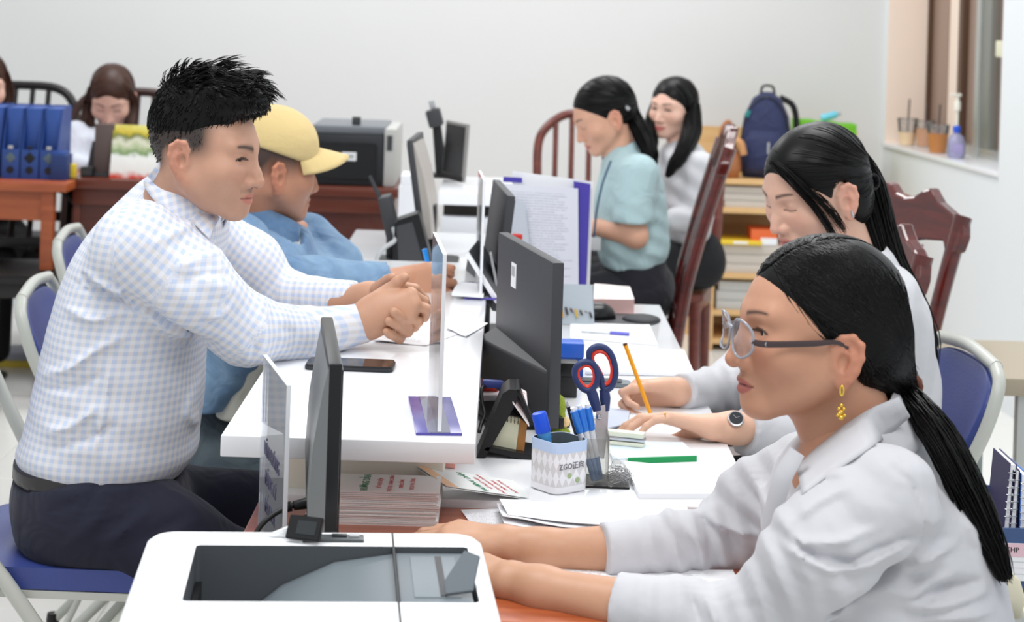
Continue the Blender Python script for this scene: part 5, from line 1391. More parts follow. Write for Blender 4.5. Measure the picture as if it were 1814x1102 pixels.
# dark slab and photo calendar
c0 = at(182, 318, 7.15)
dn_ = thing('desk_divider', 'brown-grey slab standing beside the landscape calendar', 'divider', (c0.x, 7.16, 0.76)); span('board', (-0.036, 0, 0.012), (0.036, 0.02, 0.19), mat('brown_grey', (100, 84, 80), 0.5), dn_, 0.002); span('foot', (-0.04, -0.02, 0), (0.04, 0.05, 0.012), M_darkgrey, dn_, 0.002)
M_land = bpy.data.materials.new('landscape_print'); M_land.use_nodes = True
t = NT(M_land); b_ = M_land.node_tree.nodes['Principled BSDF']; b_.inputs['Roughness'].default_value = 0.5
uv = t.add('ShaderNodeUVMap'); sp = t.add('ShaderNodeSeparateXYZ'); t.link(uv.outputs[0], sp.inputs[0])
nz = t.add('ShaderNodeTexNoise'); nz.inputs['Scale'].default_value = 5; nz.inputs['Detail'].default_value = 4; t.link(uv.outputs[0], nz.inputs[0])
hh = mth('ADD', sp.outputs[1], mth('MULTIPLY', mth('SUBTRACT', nz.outputs[0], 0.5), 0.35))
cr = t.add('ShaderNodeValToRGB'); t.link(hh, cr.inputs[0]); el = cr.color_ramp.elements
for p_, c_ in ((0.0, (214, 60, 30)), (0.12, (240, 236, 230)), (0.40, (244, 244, 240)), (0.47, (120, 150, 90)), (0.58, (190, 200, 160)), (0.68, (226, 224, 200)), (0.78, (110, 120, 50)), (0.88, (214, 190, 60)), (1.0, (232, 222, 120))):
    e_ = el.new(p_) if p_ not in (0.0, 1.0) else (el[0] if p_ == 0 else el[-1]); e_.color = lin(c_)
t.link(cr.outputs[0], b_.inputs['Base Color'])
c0 = at(238, 320, 7.12)
pcal = thing('photo_calendar', 'desk calendar with a yellow and green landscape picture', 'calendar', (c0.x, 7.12, 0.76))
face_uv_card('picture_page', frame((-0.09, 0, 0.0), (1, 0, 0), (0, 0.25, 0.97)), 0.18, 0.195, M_land, pcal, 0.003)
prism('back_leg', [(-0.09, 0), (0.09, 0), (0.09, 0.19), (-0.09, 0.19)], 0.002, M_paper, pcal, frame((0, 0.1, 0), (1, 0, 0), (0, -0.25, 0.97)))
yp = thing('sticky_pad', 'small yellow pad at the corner of the blue files', 'note pad', at(126, 318, 7.08) * 1.0); yp.location.z = 0.76
span('pad', (-0.012, 0, 0), (0.012, 0.04, 0.045), mat('yellow_pad', (236, 206, 60), 0.6), yp, 0.002); span('top_sheet', (-0.012, 0, 0.045), (0.012, 0.04, 0.048), mat('yellow_sheet', (244, 222, 100), 0.6), yp)
bx_ = thing('desk_speaker', 'small black box in front of the bent-over woman', 'box', (at(150, 315, 7.1).x, 7.12, 0.76)); span('case', (-0.022, 0, 0), (0.025, 0.05, 0.035), M_blackp, bx_, 0.004); span('grille', (-0.018, -0.001, 0.006), (0.02, 0.0, 0.03), M_darkgrey, bx_)
# big black machine on the brown desk
xa, xb_ = at(553, 320, 7.2).x, at(703, 320, 7.2).x
bp_ = thing('office_machine', 'large black document printer on the brown desk', 'printer', ((xa + xb_) / 2, 7.3, 0.76))
w_ = xb_ - xa
span('body', (-w_ / 2, -0.2, 0), (w_ / 2 - 0.045, 0.2, 0.185), mat('machine_black', (38, 40, 44), 0.4), bp_, 0.01)
span('side_cover', (w_ / 2 - 0.045, -0.2, 0), (w_ / 2, 0.2, 0.21), mat('machine_grey', (188, 188, 184), 0.4), bp_, 0.01)
span('lid', (-w_ / 2, -0.19, 0.185), (w_ / 2 - 0.04, 0.2, 0.215), mat('lid_grey', (112, 116, 122), 0.4), bp_, 0.01)
prism('front_door', rounded(w_ - 0.09, 0.13, 0.01), 0.012, M_blackp, bp_, frame((-0.025, -0.2, 0.09), (1, 0, 0), (0, 0, 1)), 0.003)
span('sticker', (-0.04, -0.2135, 0.092), (0.012, -0.211, 0.122), M_paper, bp_); span('sticker_print', (-0.03, -0.2145, 0.1), (0.004, -0.2135, 0.114), M_lgrey, bp_)
span('top_sensor', (-0.012, -0.15, 0.215), (0.018, -0.12, 0.245), M_darkgrey, bp_, 0.004); span('side_port', (w_ / 2 - 0.035, -0.202, 0.13), (w_ / 2 - 0.015, -0.2, 0.185), M_darkgrey, bp_)
span('foot_strip', (-w_ / 2 + 0.02, -0.18, -0.0), (w_ / 2 - 0.06, -0.17, 0.002), M_blackp, bp_)

# ------------------------------------------------------------------ far desk beyond the counter end
fd2 = thing('white_desk', 'farther white desk in front of the woman in turquoise', 'desk', (0, 5.6, 0))
inroot(fd2, (-0.45, 4.95, 0.69), (0.22, 6.15, 0.72), 'desk_top', M_white, 0.003)
inroot(fd2, (-0.05, 4.98, 0), (-0.03, 6.12, 0.69), 'modesty_panel', M_edge); inroot(fd2, (-0.05, 4.97, 0), (0.2, 4.99, 0.69), 'side_panel', M_edge); inroot(fd2, (-0.05, 6.11, 0), (0.2, 6.13, 0.69), 'side_panel', M_edge)
r0 = at(700, 462, 5.15)
dv = thing('payment_terminal', 'black slanted terminal standing beyond the counter end', 'terminal', (at(735, 440, 5.15).x, 5.15, 0.72))
def dvp(x, y): q = at(x, y, 5.15) - dv.location; return (q.x, q.z)
prism('housing', [dvp(693, 480), dvp(768, 480), dvp(742, 378), dvp(700, 392)], -0.10, M_blackp, dv, frame((0, 0, 0), (1, 0, 0), (0, 0, 1)), 0.004)
prism('front_shell', [dvp(706, 470), dvp(752, 470), dvp(731, 392), dvp(702, 400)], 0.006, M_darkgrey, dv, frame((0, -0.0005, 0), (1, 0, 0), (0, 0, 1)), 0.002)
rt_ = thing('wifi_router', 'black router with a tilted antenna by the brown desk', 'router', (at(685, 400, 5.3).x, 5.32, 0.72))
def rp(x, y, d=5.3): return at(x, y, d) - rt_.location
tube('antenna', [rp(655, 312), rp(672, 348), rp(682, 372)], [0.0045, 0.006, 0.008], M_darkgrey, rt_, 8)
box('body', (0.035, 0.09, 0.12), rp(690, 385), M_darkgrey, rt_, (0, -0.25, 0), 0.006); box('stand', (0.06, 0.1, 0.03), (rp(690, 480).x, 0.0, 0.015), M_blackp, rt_, None, 0.004)
tube('neck', [(rp(692, 400).x, 0, rp(692, 400).z), (rp(690, 480).x, 0, 0.02)], 0.012, M_blackp, rt_, 8)
tube('lead', [rp(697, 405, 5.2), rp(700, 425, 5.15), rp(680, 440, 5.12), rp(668, 458, 5.1), rp(664, 480, 5.1)], 0.006, M_lgrey, rt_, 8, False, 5)
wb_ = thing('document_tray', 'white tray of papers with a purple label past the counter end', 'tray', (at(735, 370, 5.85).x, 5.85, 0.72))
span('tray_box', (-0.05, 0, 0), (0.05, 0.16, 0.17), M_white, wb_, 0.004); span('purple_label', (-0.012, -0.001, 0.05), (0.035, 0.0, 0.075), mat('purple_label', (90, 60, 150), 0.5), wb_)
span('paper_stack', (-0.045, 0.01, 0.17), (0.045, 0.15, 0.20), M_paper, wb_, 0.001); span('red_card', (0.03, 0.02, 0.17), (0.045, 0.03, 0.235), M_red, wb_)
jar = at(715, 352, 5.75)

# ------------------------------------------------------------------ low shelf, bags
shx0, shx1 = at(1262, 430, 8.4).x, 1.55
sh = thing('low_shelf', 'low pale wooden shelf along the back wall', 'shelf', ((shx0 + shx1) / 2, 8.45, 0))
c_ = sh.location
for z in (0.72, 0.60, 0.325, 0.17, 0.05):
    span('shelf_board', (shx0 - c_.x, 8.28 - c_.y, z - 0.022), (shx1 - c_.x, 8.66 - c_.y, z), M_pine, sh, 0.002)
span('side_board', (shx0 - 0.02 - c_.x, 8.28 - c_.y, 0), (shx0 - c_.x, 8.66 - c_.y, 0.72), M_pine, sh); span('side_board', (shx1 - c_.x, 8.28 - c_.y, 0), (shx1 + 0.02 - c_.x, 8.66 - c_.y, 0.72), M_pine, sh)
span('back_board', (shx0 - 0.12 - c_.x, 8.66 - c_.y, 0.0), (shx1 - c_.x, 8.68 - c_.y, 0.915), M_pine, sh)
M_grpaper = mat('old_paper', (206, 198, 188), 0.8, noise=0.08, nscale=80, stretch=(1, 1, 14))
for k, (z0, z1, x0_, x1_, m_, lab) in enumerate(((0.60, 0.69, 0.03, 0.36, M_grpaper, 'pile of old papers on the top tier of the low shelf'), (0.325, 0.445, 0.02, 0.42, M_grpaper, 'tall pile of old papers under the yellow folder'), (0.17, 0.29, 0.02, 0.40, mat('grey_paper', (196, 196, 192), 0.8, noise=0.06, nscale=80, stretch=(1, 1, 14)), 'pile of grey papers on the bottom tier of the low shelf'))):
    pp = thing('document_pile', lab, 'papers', (shx0 + (x0_ + x1_) / 2, 8.42, z0)); hw_ = (x1_ - x0_) / 2
    nlev = 3
    for q in range(nlev):
        j = rng.uniform(-0.008, 0.008); span('bundle', (-hw_ + j, -0.12, (z1 - z0) * q / nlev), (hw_ + j, 0.14, (z1 - z0) * (q + 1) / nlev - 0.002), m_, pp, 0.002)
yf = thing('paper_folder', 'yellow folder on the low shelf', 'folder', (at(1310, 428, 8.32).x, 8.38, 0.446)); span('cover', (-0.09, -0.1, 0), (0.09, 0.1, 0.018), mat('yellow_folder', (240, 206, 60), 0.6), yf, 0.002); span('label', (-0.03, -0.1005, 0.004), (0.03, -0.1, 0.014), M_paper, yf)
ob = thing('parcel_box', 'orange box on the low shelf behind the writing woman', 'box', (at(1352, 415, 8.3).x, 8.38, 0.446)); span('carton', (-0.05, -0.08, 0), (0.06, 0.08, 0.065), mat('orange_card', (232, 110, 60), 0.6), ob, 0.002); span('white_lid', (-0.01, -0.082, 0.0), (0.06, -0.08, 0.03), M_paper, ob)
# back pack
bpk = thing('backpack', 'navy blue backpack standing on the low shelf', 'backpack', (at(1355, 300, 8.42).x, 8.42, 0.722), math.radians(-12))
M_nav = cloth('navy_nylon', (38, 46, 84), 0.7, 0.4, 16) if 'cloth' in globals() else mat('navy_nylon', (38, 46, 84), 0.6, bump=0.3, bscale=16)
G = [(0.0, 0.095, 0.06), (0.03, 0.105, 0.07), (0.15, 0.11, 0.072), (0.26, 0.095, 0.062), (0.335, 0.06, 0.045), (0.362, 0.02, 0.02)]
def bag_loft(name, G, m, parent, dx=0, dy=0):
    bm = bmesh.new(); rings = []
    for z, rx, ry in G:
        rings.append([bm.verts.new((dx + rx * np.sign(math.cos(a)) * abs(math.cos(a)) ** 0.7, dy + ry * np.sign(math.sin(a)) * abs(math.sin(a)) ** 0.7, z)) for a in np.linspace(0, 2 * math.pi, 25)[:-1]])
    for A, B in zip(rings, rings[1:]):
        for k in range(24): bm.faces.new((A[k], A[(k + 1) % 24], B[(k + 1) % 24], B[k]))
    bm.faces.new(rings[0][::-1]); bm.faces.new(rings[-1])
    return from_bm(name, bm, m, parent, True)
bag_loft('main_body', G, M_nav, bpk); bag_loft('front_pocket', [(0.02, 0.07, 0.03), (0.05, 0.085, 0.045), (0.16, 0.082, 0.04), (0.2, 0.06, 0.02)], M_nav, bpk, 0.0, -0.055)
tube('zip', [(-0.105, -0.045, 0.12), (-0.085, -0.055, 0.26), (-0.03, -0.05, 0.335), (0.03, -0.05, 0.335), (0.085, -0.055, 0.26), (0.105, -0.045, 0.12)], 0.003, M_blackp, bpk, 6, False, 4)
tube('carry_loop', [(-0.03, 0.02, 0.35), (-0.02, 0.02, 0.385), (0.02, 0.02, 0.385), (0.03, 0.02, 0.35)], 0.006, M_blackp, bpk, 6, False, 4)
tube('shoulder_strap', [(0.05, 0.04, 0.34), (0.11, 0.05, 0.30), (0.125, 0.05, 0.18), (0.10, 0.04, 0.03)], 0.013, M_blackp, bpk, 8, False, 4, (0.4, (0, 1, 0)))
box('zip_tag', (0.008, 0.004, 0.05), (0.02, -0.102, 0.13), M_lgrey, bpk, None, 0.001); box('teal_badge', (0.02, 0.004, 0.03), (-0.075, -0.06, 0.27), mat('teal', (40, 130, 130), 0.5), bpk, (0, 0.3, 0.3), 0.001)
hb = thing('leather_bag', 'slouchy brown leather bag beside the navy backpack', 'bag', (at(1290, 300, 8.3).x, 8.36, 0.722))
M_lea = mat('tan_leather', (168, 108, 66), 0.4, bump=0.3, bscale=40)
bag_loft('pouch', [(0.0, 0.05, 0.04), (0.04, 0.062, 0.05), (0.10, 0.055, 0.042), (0.15, 0.03, 0.02), (0.17, 0.015, 0.01)], M_lea, hb)
tube('handle', [(-0.03, 0, 0.14), (-0.025, 0, 0.20), (0.0, 0, 0.235), (0.02, 0, 0.20), (0.03, 0, 0.15)], 0.009, M_lea, hb, 8, False, 4); tube('side_flap', [(0.02, -0.03, 0.16), (0.05, -0.045, 0.15), (0.065, -0.045, 0.10)], 0.016, mat('light_leather', (206, 150, 100), 0.4), hb, 8, False, 3)
gx = at(1405, 270, 8.5).x
for k, (a_, b_x, lab) in enumerate(((1405, 1442, 'lime green carton next to the backpack'), (1443, 1480, 'middle lime green carton of the row'), (1481, 1514, 'lime green carton closest to the window wall'))):
    x0_, x1_ = at(a_, 250, 8.5).x, at(b_x, 250, 8.5).x
    gb = thing('green_carton', lab, 'carton', ((x0_ + x1_) / 2, 8.52, 0.722)); hw_ = (x1_ - x0_) / 2
    span('carton', (-hw_, -0.06, 0), (hw_, 0.06, 0.245 - 0.006 * k), mat('lime_green', (112, 190, 36), 0.5), gb, 0.002); span('fold_line', (-hw_, -0.0608, 0.225 - 0.006 * k), (hw_, -0.06, 0.227 - 0.006 * k), mat('darker_lime', (90, 160, 30), 0.5), gb)  # thin line in a darker green across the carton front
bt_ = thing('plastic_bottle', 'small pale blue bottle lying on the lime green cartons', 'bottle', (at(1470, 200, 8.5).x, 8.5, 0.985), 0, None, (0, math.radians(72), 0)); lathe('body', [(0.002, -0.04), (0.016, -0.038), (0.016, 0.025), (0.008, 0.035)], mat('pale_cyan', (120, 206, 226), 0.3), bt_, 16); lathe('cap', [(0.009, 0.035), (0.009, 0.05), (0.002, 0.051)], M_lgrey, bt_, 12)

# ------------------------------------------------------------------ drinks on the window sill
def sill_pt(px, yo): q = WALL_O + WDIR * wall_t(px, yo, SILL + 0.05) + WOUT * yo; return Vector((q.x, q.y, SILL + 0.0045))
M_cupc = acrylic('cup_plastic', (250, 250, 250), 0.08)
def iced(label, px, yo, h, r, liquid, lvl):
    t_ = thing('drink_cup', label, 'cup', sill_pt(px, yo), 0, 'iced drinks on the sill')
    lathe('cup_wall', [(r * 0.72, 0.0), (r, h), (r * 0.97, h), (r * 0.70, 0.003)], M_cupc, t_, 24)
    lathe('drink', [(r * 0.725, 0.001), (r * (0.725 + 0.28 * lvl), h * lvl), (0.001, h * lvl)], liquid, t_, 24)
    lathe('rim', [(r * 1.0, h - 0.002), (r * 1.05, h), (r * 1.0, h + 0.003)], M_cupc, t_, 24)
    tube('straw', [(0.0, 0, h * 0.2), (0.006, 0, h * 1.75)], 0.004, mat('dark_straw', (86, 76, 74), 0.4), t_, 8)
iced('cup of pale milky tea with a straw on the sill', 1607, 0.06, 0.115, 0.044, mat('milk_tea', (232, 204, 168), 0.3), 0.5)
iced('cup of dark iced coffee with a straw on the sill', 1661, 0.06, 0.115, 0.047, mat('iced_coffee', (190, 126, 72), 0.3), 0.7)
iced('empty clear cup at the corner end of the sill', 1585, 0.08, 0.09, 0.04, mat('melt_water', (226, 226, 224), 0.2), 0.15)
iced('half-hidden iced drink between the tea and the coffee', 1638, 0.12, 0.11, 0.044, mat('red_tea', (196, 150, 120), 0.3), 0.7)
pb_ = thing('pump_bottle', 'clear hand sanitizer bottle with a white pump on the sill', 'bottle', sill_pt(1694, 0.05))
lathe('body', [(0.03, 0), (0.036, 0.01), (0.036, 0.06), (0.03, 0.085), (0.012, 0.10), (0.012, 0.105)], acrylic('gel', (206, 204, 236), 0.5), pb_, 24)
lathe('blue_collar', [(0.015, 0.103), (0.016, 0.125), (0.012, 0.13)], mat('collar_blue', (44, 92, 214), 0.4), pb_, 20)
lathe('pump_stem', [(0.006, 0.13), (0.006, 0.19), (0.013, 0.192), (0.013, 0.225), (0.006, 0.235), (0.006, 0.25)], mat('ivory_pump', (236, 234, 222), 0.4), pb_, 16)
box('nozzle', (0.045, 0.016, 0.012), (-0.008, 0, 0.255), MATS['ivory_pump'], pb_, None, 0.004)
box('label', (0.04, 0.002, 0.035), (0, -0.036, 0.04), mat('lavender_label', (170, 160, 206), 0.5), pb_, None, 0.0005)

# ------------------------------------------------------------------ by the side wall: low table, file holder on a trolley
tz = at(1760, 655, 4.5).z
lx0 = at(1692, 650, 4.5).x
tb = thing('side_table', 'tan-topped side table by the white wall', 'table', (lx0 + 0.35, 4.6, 0))
inroot(tb, (lx0, 4.40, tz - 0.04), (lx0 + 0.62, 4.9, tz), 'table_top', mat('tan_laminate', (172, 160, 140), 0.5), 0.004)
for (x, y) in ((lx0 + 0.14, 4.44), (lx0 + 0.58, 4.44), (lx0 + 0.14, 4.86), (lx0 + 0.58, 4.86)): inroot(tb, (x - 0.015, y - 0.015, 0), (x + 0.015, y + 0.015, tz - 0.04), 'leg', M_alu, 0.002)
inroot(tb, (lx0 + 0.16, 4.45, 0.12), (lx0 + 0.56, 4.455, tz - 0.06), 'glass_panel', acrylic('pale_glass', (226, 238, 240), 0.35))
inroot(tb, (lx0 + 0.12, 4.45, 0.1), (lx0 + 0.6, 4.85, 0.115), 'lower_shelf', M_white)
q0 = at(1790, 1062, 2.95)
tr = thing('wire_trolley', 'white wire trolley behind the pony tail', 'trolley', (q0.x + 0.08, 3.05, 0))
zt_ = q0.z
for zz in (zt_ - 0.002, 0.25):
    for (a_, b_x) in (((-0.13, -0.12), (0.2, -0.12)), ((0.2, -0.12), (0.2, 0.15)), ((0.2, 0.15), (-0.13, 0.15)), ((-0.13, 0.15), (-0.13, -0.12))): tube('rail', [(a_[0], a_[1], zz - 0.008), (b_x[0], b_x[1], zz - 0.008)], 0.007, M_white, tr, 8)
    for k in range(6): tube('wire', [(-0.13, -0.09 + 0.045 * k, zz - 0.003), (0.2, -0.09 + 0.045 * k, zz - 0.003)], 0.0025, M_white, tr, 6)
for (x, y) in ((-0.125, -0.115), (0.195, -0.115), (-0.125, 0.145), (0.195, 0.145)): tube('leg', [(x, y, 0), (x, y, zt_)], 0.008, M_white, tr, 8)
mf = thing('magazine_file', 'blue magazine file with a pink and white index label', 'file box', (at(1800, 1055, 2.95).x, 2.99, zt_ + 0.001))
ztop = at(1790, 937, 2.95).z - zt_
M_mf = mat('slate_blue_file', (64, 88, 130), 0.5)
span('front_panel', (-0.045, -0.04, 0), (0.075, -0.036, ztop), M_mf, mf, 0.001); span('back_panel', (-0.045, 0.09, 0), (0.075, 0.094, ztop * 1.3), M_mf, mf, 0.001)
for s_ in (-0.045, 0.072): span('side_panel', (s_, -0.036, 0), (s_ + 0.003, 0.09, ztop), M_mf, mf)
span('index_label', (-0.028, -0.0412, ztop - 0.078), (0.012, -0.0402, ztop - 0.022), M_paper, mf); span('pink_header', (-0.028, -0.0418, ztop - 0.042), (0.012, -0.0412, ztop - 0.022), mat('pink_label', (232, 196, 206), 0.6), mf)
for k in range(3): span('ruled_line', (-0.027, -0.0415, ztop - 0.050 - 0.009 * k), (0.011, -0.0411, ztop - 0.0494 - 0.009 * k), M_lgrey, mf)
lettering('lettering', 'THP', 0.011, M_blackp, mf, frame((-0.008, -0.0421, ztop - 0.032), (1, 0, 0), (0, 0, 1)), 0.0002)
crm = thing('paper_bag', 'crumpled cream paper tucked beside the blue magazine file', 'paper', at(1775, 1040, 2.86)); crm.location.z = zt_
bag_loft('crumpled_sheet', [(0.0, 0.03, 0.006), (0.03, 0.034, 0.010), (0.055, 0.026, 0.006), (0.07, 0.01, 0.003)], mat('cream_sheet', (228, 222, 196), 0.7), crm)
for k, (px_, lab, cc_) in enumerate(((1776, 'spiral notebook nearest the pony tail in the magazine file', (70, 66, 96)), (1790, 'dark spiral notebook in the middle of the magazine file', (56, 54, 74)), (1812, 'bright blue notebook at the end of the magazine file', (70, 120, 206)))):
    nb_ = thing('spiral_notebook', lab, 'notebook', (at(px_, 930, 2.98).x, 3.01, zt_ + 0.004), 0, 'notebooks in the magazine file', (0, math.radians(4 - 2 * k), 0))
    hgt = ztop + (0.085, 0.075, 0.07)[k]
    span('pages', (-0.004, -0.03, 0), (0.004, 0.07, hgt), M_paper, nb_); span('cover', (0.004, -0.031, 0), (0.0055, 0.071, hgt + 0.002), mat('nb_cover_%d' % k, cc_, 0.5), nb_); span('cover', (-0.0055, -0.031, 0), (-0.004, 0.071, hgt + 0.002), mat('nb_cover_%d' % k, cc_, 0.5), nb_)
    for q in range(7): tube('spiral_ring', [(0.006 * math.cos(a), -0.031 + 0.0035 * math.sin(a), hgt - 0.012 - 0.011 * q) for a in np.linspace(0, 6.28, 9)[:-1]], 0.0008, M_steel, nb_, 4, True)
flt = thing('floor_books', 'flat pile of books with a yellow cover on the floor by the black chair', 'books', (at(28, 640, 7.6).x, 7.55, 0.0))
span('lower_book', (-0.16, -0.1, 0), (0.14, 0.12, 0.025), mat('book_yellow', (214, 190, 70), 0.6), flt, 0.002); span('upper_book', (-0.15, -0.09, 0.025), (0.12, 0.1, 0.05), mat('book_grey', (170, 176, 190), 0.6), flt, 0.002)
# ------------------------------------------------------------------ shared body helpers
def V3(v): return np.array(v, np.float64)
def torso_rows(rows, d, ds=None):
    """rows (py, px_a, px_b, half depth[, d]) -> loft rows along x"""
    out = []
    for r in rows:
        dd = r[4] if len(r) > 4 else d
        A, B = at(r[1], r[0], dd), at(r[2], r[0], dd)
        out.append(((A.z + B.z) / 2, (A.x + B.x) / 2, dd, abs(B.x - A.x) / 2, r[3]))
    return out
def folds(specs):
    """specs: (centre, radius, direction across the folds, spacing m, amplitude m, seed)"""
    def fn(P):
        P = P.astype(np.float64); out = np.zeros(len(P))
        for c, r, dv, sp, amp, seed in specs:
            q = P - V3(c); dv_ = V3(dv) / np.linalg.norm(V3(dv))
            ph = q @ dv_ * (2 * math.pi / sp) + 2.0 * vnoise(P, 11.0, seed)
            w = np.exp(-(q ** 2).sum(1) / r ** 2)
            sn = np.sin(ph); out += amp * w * (np.abs(sn) ** 1.5 * np.sign(sn)) * (0.6 + 0.4 * vnoise(P, 17.0, seed + 5))
        return out.astype(np.float32)
    return fn
def ridges(specs):
    """cloth creases: (pixel polyline, distance, width m, height m (negative: valley)); act on the side towards the viewer's aisle"""
    segs = []
    for pts, d, w, amp in specs:
        Q = [at(x, y, d) for x, y in pts]; L_ = [0.0]
        for a, b in zip(Q, Q[1:]): L_.append(L_[-1] + (b - a).length)
        for i in range(len(Q) - 1): segs.append((Q[i], Q[i + 1], L_[i] / L_[-1], L_[i + 1] / L_[-1], w, amp, d))
    def fn(P):
        P = P.astype(np.float64); out = np.zeros(len(P))
        X, Z, Yv = P[:, 0], P[:, 2], P[:, 1]
        for a, b, t0_, t1_, w, amp, d in segs:
            bx, bz = b.x - a.x, b.z - a.z; L2 = bx * bx + bz * bz + 1e-9
            t = np.clip(((X - a.x) * bx + (Z - a.z) * bz) / L2, 0, 1)
            d2 = (X - a.x - t * bx) ** 2 + (Z - a.z - t * bz) ** 2
            tg = t0_ + (t1_ - t0_) * t
            out_ = -amp * np.exp(-d2 / (w * w)) * np.sin(np.pi * np.clip(tg * 0.86 + 0.07, 0, 1)) ** 0.7
            out_[(Yv > d + 0.09) | (Yv < d - 0.14)] = 0
            big = np.abs(out_) > np.abs(out); out[big] = out_[big]
        return out.astype(np.float32)
    return fn
def both(*fs): return lambda P: sum(f(P) for f in fs)
def garment(name, S, h, m, root, disp=None, suv=None, smooth_it=0):
    V, Fq = S.mesh(h, disp)
    return np_mesh(name, V, Fq, m, root, root.location, None, suv(V) if suv else None)
def collar(root, c, up, fwd, rs, rf, hgt, m, gap=0.35, fall=0.05, point=0.02, flare=1.25, n=44, name='collar', tilt=0.0):
    c, up, fwd = Vector(c), Vector(up).normalized(), Vector(fwd); fwd = (fwd - up * fwd.dot(up)).normalized(); sd = up.cross(fwd)
    prof = 7; bm = bmesh.new(); G = []
    for i in range(n + 1):
        t = i / n; a = gap + (2 * math.pi - 2 * gap) * t
        e = fwd * (math.cos(a) * rf) + sd * (math.sin(a) * rs); en = e.normalized()
        fr = max(0.0, math.cos(a)) ** 2
        f_ = fall + point * 1.5 * fr; hh = hgt * (1 - 0.35 * fr)
        zc = tilt * math.cos(a)
        row = [e * 0.98 + up * (-0.02 + zc), e + up * (hh * 0.5 + zc), e * 1.01 + up * (hh + zc), e * 1.07 + up * (hh + 0.002 + zc), e * (1.1 + 0.3 * (flare - 1)) + up * (hh - f_ * 0.35 + zc), e * flare + up * (hh - f_ * 0.75 + zc) + fwd * point * fr * 0.5, e * (flare * 1.04) + up * (hh - f_ + zc) + fwd * point * fr]
        G.append([bm.verts.new(c + q - root.location) for q in row])
    for A, B in zip(G, G[1:]):
        for k in range(prof - 1): bm.faces.new((A[k], A[k + 1], B[k + 1], B[k]))
    o = from_bm(name, bm, m, root, True)
    sm = o.modifiers.new('s', 'SOLIDIFY'); sm.thickness = 0.0022; sm.offset = 0
    return o
def leaf(root, S, inner, outer, m, d_in, name='collar_leaf', lift=0.004, lo=2.0, hi=4.6, suv=False):
    """a folded collar wing: inner edge by the neck (pixel points, distance), outer edge laid on the garment S"""
    def lay(x, y, guess):
        ds = np.linspace(guess - 0.16, guess + 0.14, 90); P = np.array([tuple(at(x, y, d)) for d in ds]); f = S.at(P) - lift
        i = np.nonzero(f < 0)[0]
        return ds[i[0]] if len(i) and i[0] > 0 else guess
    n = 14; bm = bmesh.new(); G = []
    def along(pts, t):
        k = t * (len(pts) - 1); i = min(int(k), len(pts) - 2); u = k - i
        return [pts[i][c] * (1 - u) + pts[i + 1][c] * u for c in range(len(pts[0]))]
    for i in range(n + 1):
        a, b = along(inner, i / n), along(outer, i / n); row = []
        db = min(lay(b[0], b[1], d_in), d_in + 0.01); da = min(lay(a[0], a[1], d_in) - 0.004, a[2] if len(a) > 2 else d_in)
        for j in range(6):
            v = j / 5; x, y = a[0] + (b[0] - a[0]) * v, a[1] + (b[1] - a[1]) * v
            d = da + (db - da) * v; dl = lay(x, y, d_in); d = min(d, dl) - 0.004 * math.sin(math.pi * v)
            row.append(bm.verts.new(at(x, y, d) - root.location))
        G.append(row)
    for A, B in zip(G, G[1:]):
        for k in range(5): bm.faces.new((A[k], A[k + 1], B[k + 1], B[k]))
    o = from_bm(name, bm, m, root, True); sm = o.modifiers.new('s', 'SOLIDIFY'); sm.thickness = 0.0022; sm.offset = 0
    if suv:
        at_ = o.data.attributes.new('suv', 'FLOAT_VECTOR', 'POINT'); co = np.empty(len(o.data.vertices) * 3, np.float32); o.data.vertices.foreach_get('co', co); c3 = co.reshape(-1, 3)
        at_.data.foreach_set('vector', np.stack([(c3[:, 0] + c3[:, 2]) * 0.72, (c3[:, 2] - c3[:, 0]) * 0.72, 0 * c3[:, 0]], 1).astype(np.float32).ravel())
    return o
def person(label, base, group=None):
    return thing('person', label, 'person', base, 0, group)
def seated_legs(root, hip, head, m, shoe, width=0.16, thigh=0.42, r=0.075, drop=0.02, h=0.012, seat=None, spread=0.03):
    """hip centre (world), heading (x,y): trousers and shoes for a seated figure"""
    f = Vector((head[0], head[1], 0)).normalized(); s = Vector((-f.y, f.x, 0)); hip = Vector(hip); S = SDF()
    S.ell(hip + Vector((0, 0, 0.0)), (0.12, 0.12, 0.10), k=0.05)
    for k in (-1, 1):
        a = hip + s * k * width / 2 - Vector((0, 0, 0.03)); kn = a + f * thigh + s * k * spread + Vector((0, 0, -drop))
        an = Vector((kn.x, kn.y, 0.09)) - f * 0.04
        S.cone(a, kn, r * 1.12, r * 0.82, 0.05); S.cone(kn, an, r * 0.8, r * 0.62, 0.03)
        bm = bmesh.new(); mt = frame(Vector((an.x, an.y, 0.0)), s, f)
        bmesh.ops.create_icosphere(bm, subdivisions=3, radius=1.0)
        for v in bm.verts:
            z = v.co.z; v.co = Vector((v.co.x * 0.045, v.co.y * 0.13 + 0.05, max(0, z * 0.09 - 0.03 * max(0, v.co.y) + 0.02)))
            v.co = mt @ Vector((-v.co.x, v.co.y, v.co.z)) - root.location
        from_bm('shoe', bm, shoe, root, True)
    V, Fq = S.mesh(h); np_mesh('trousers', V, Fq, m, root, root.location)
M_shoe = mat('black_shoe', (24, 22, 22), 0.35)
def head_part(M, neck_world, h, skin, lip, hk=None, ck=None):
    nl = M.inverted() @ Vector(neck_world)
    S = head_sdf(nl, **(hk or {})); V, Fq = S.mesh(h); c = head_color(V, skin, lip, open_eye=(hk or {}).get('open_eye', 0.004), **(ck or {}))
    return xf(M, V), Fq, c
def core_part(pts_r, skin, h=0.012):
    S = SDF()
    for a, b, ra, rb in pts_r: S.cone(a, b, ra, rb, 0.03)
    return skin_part(S, h, skin)
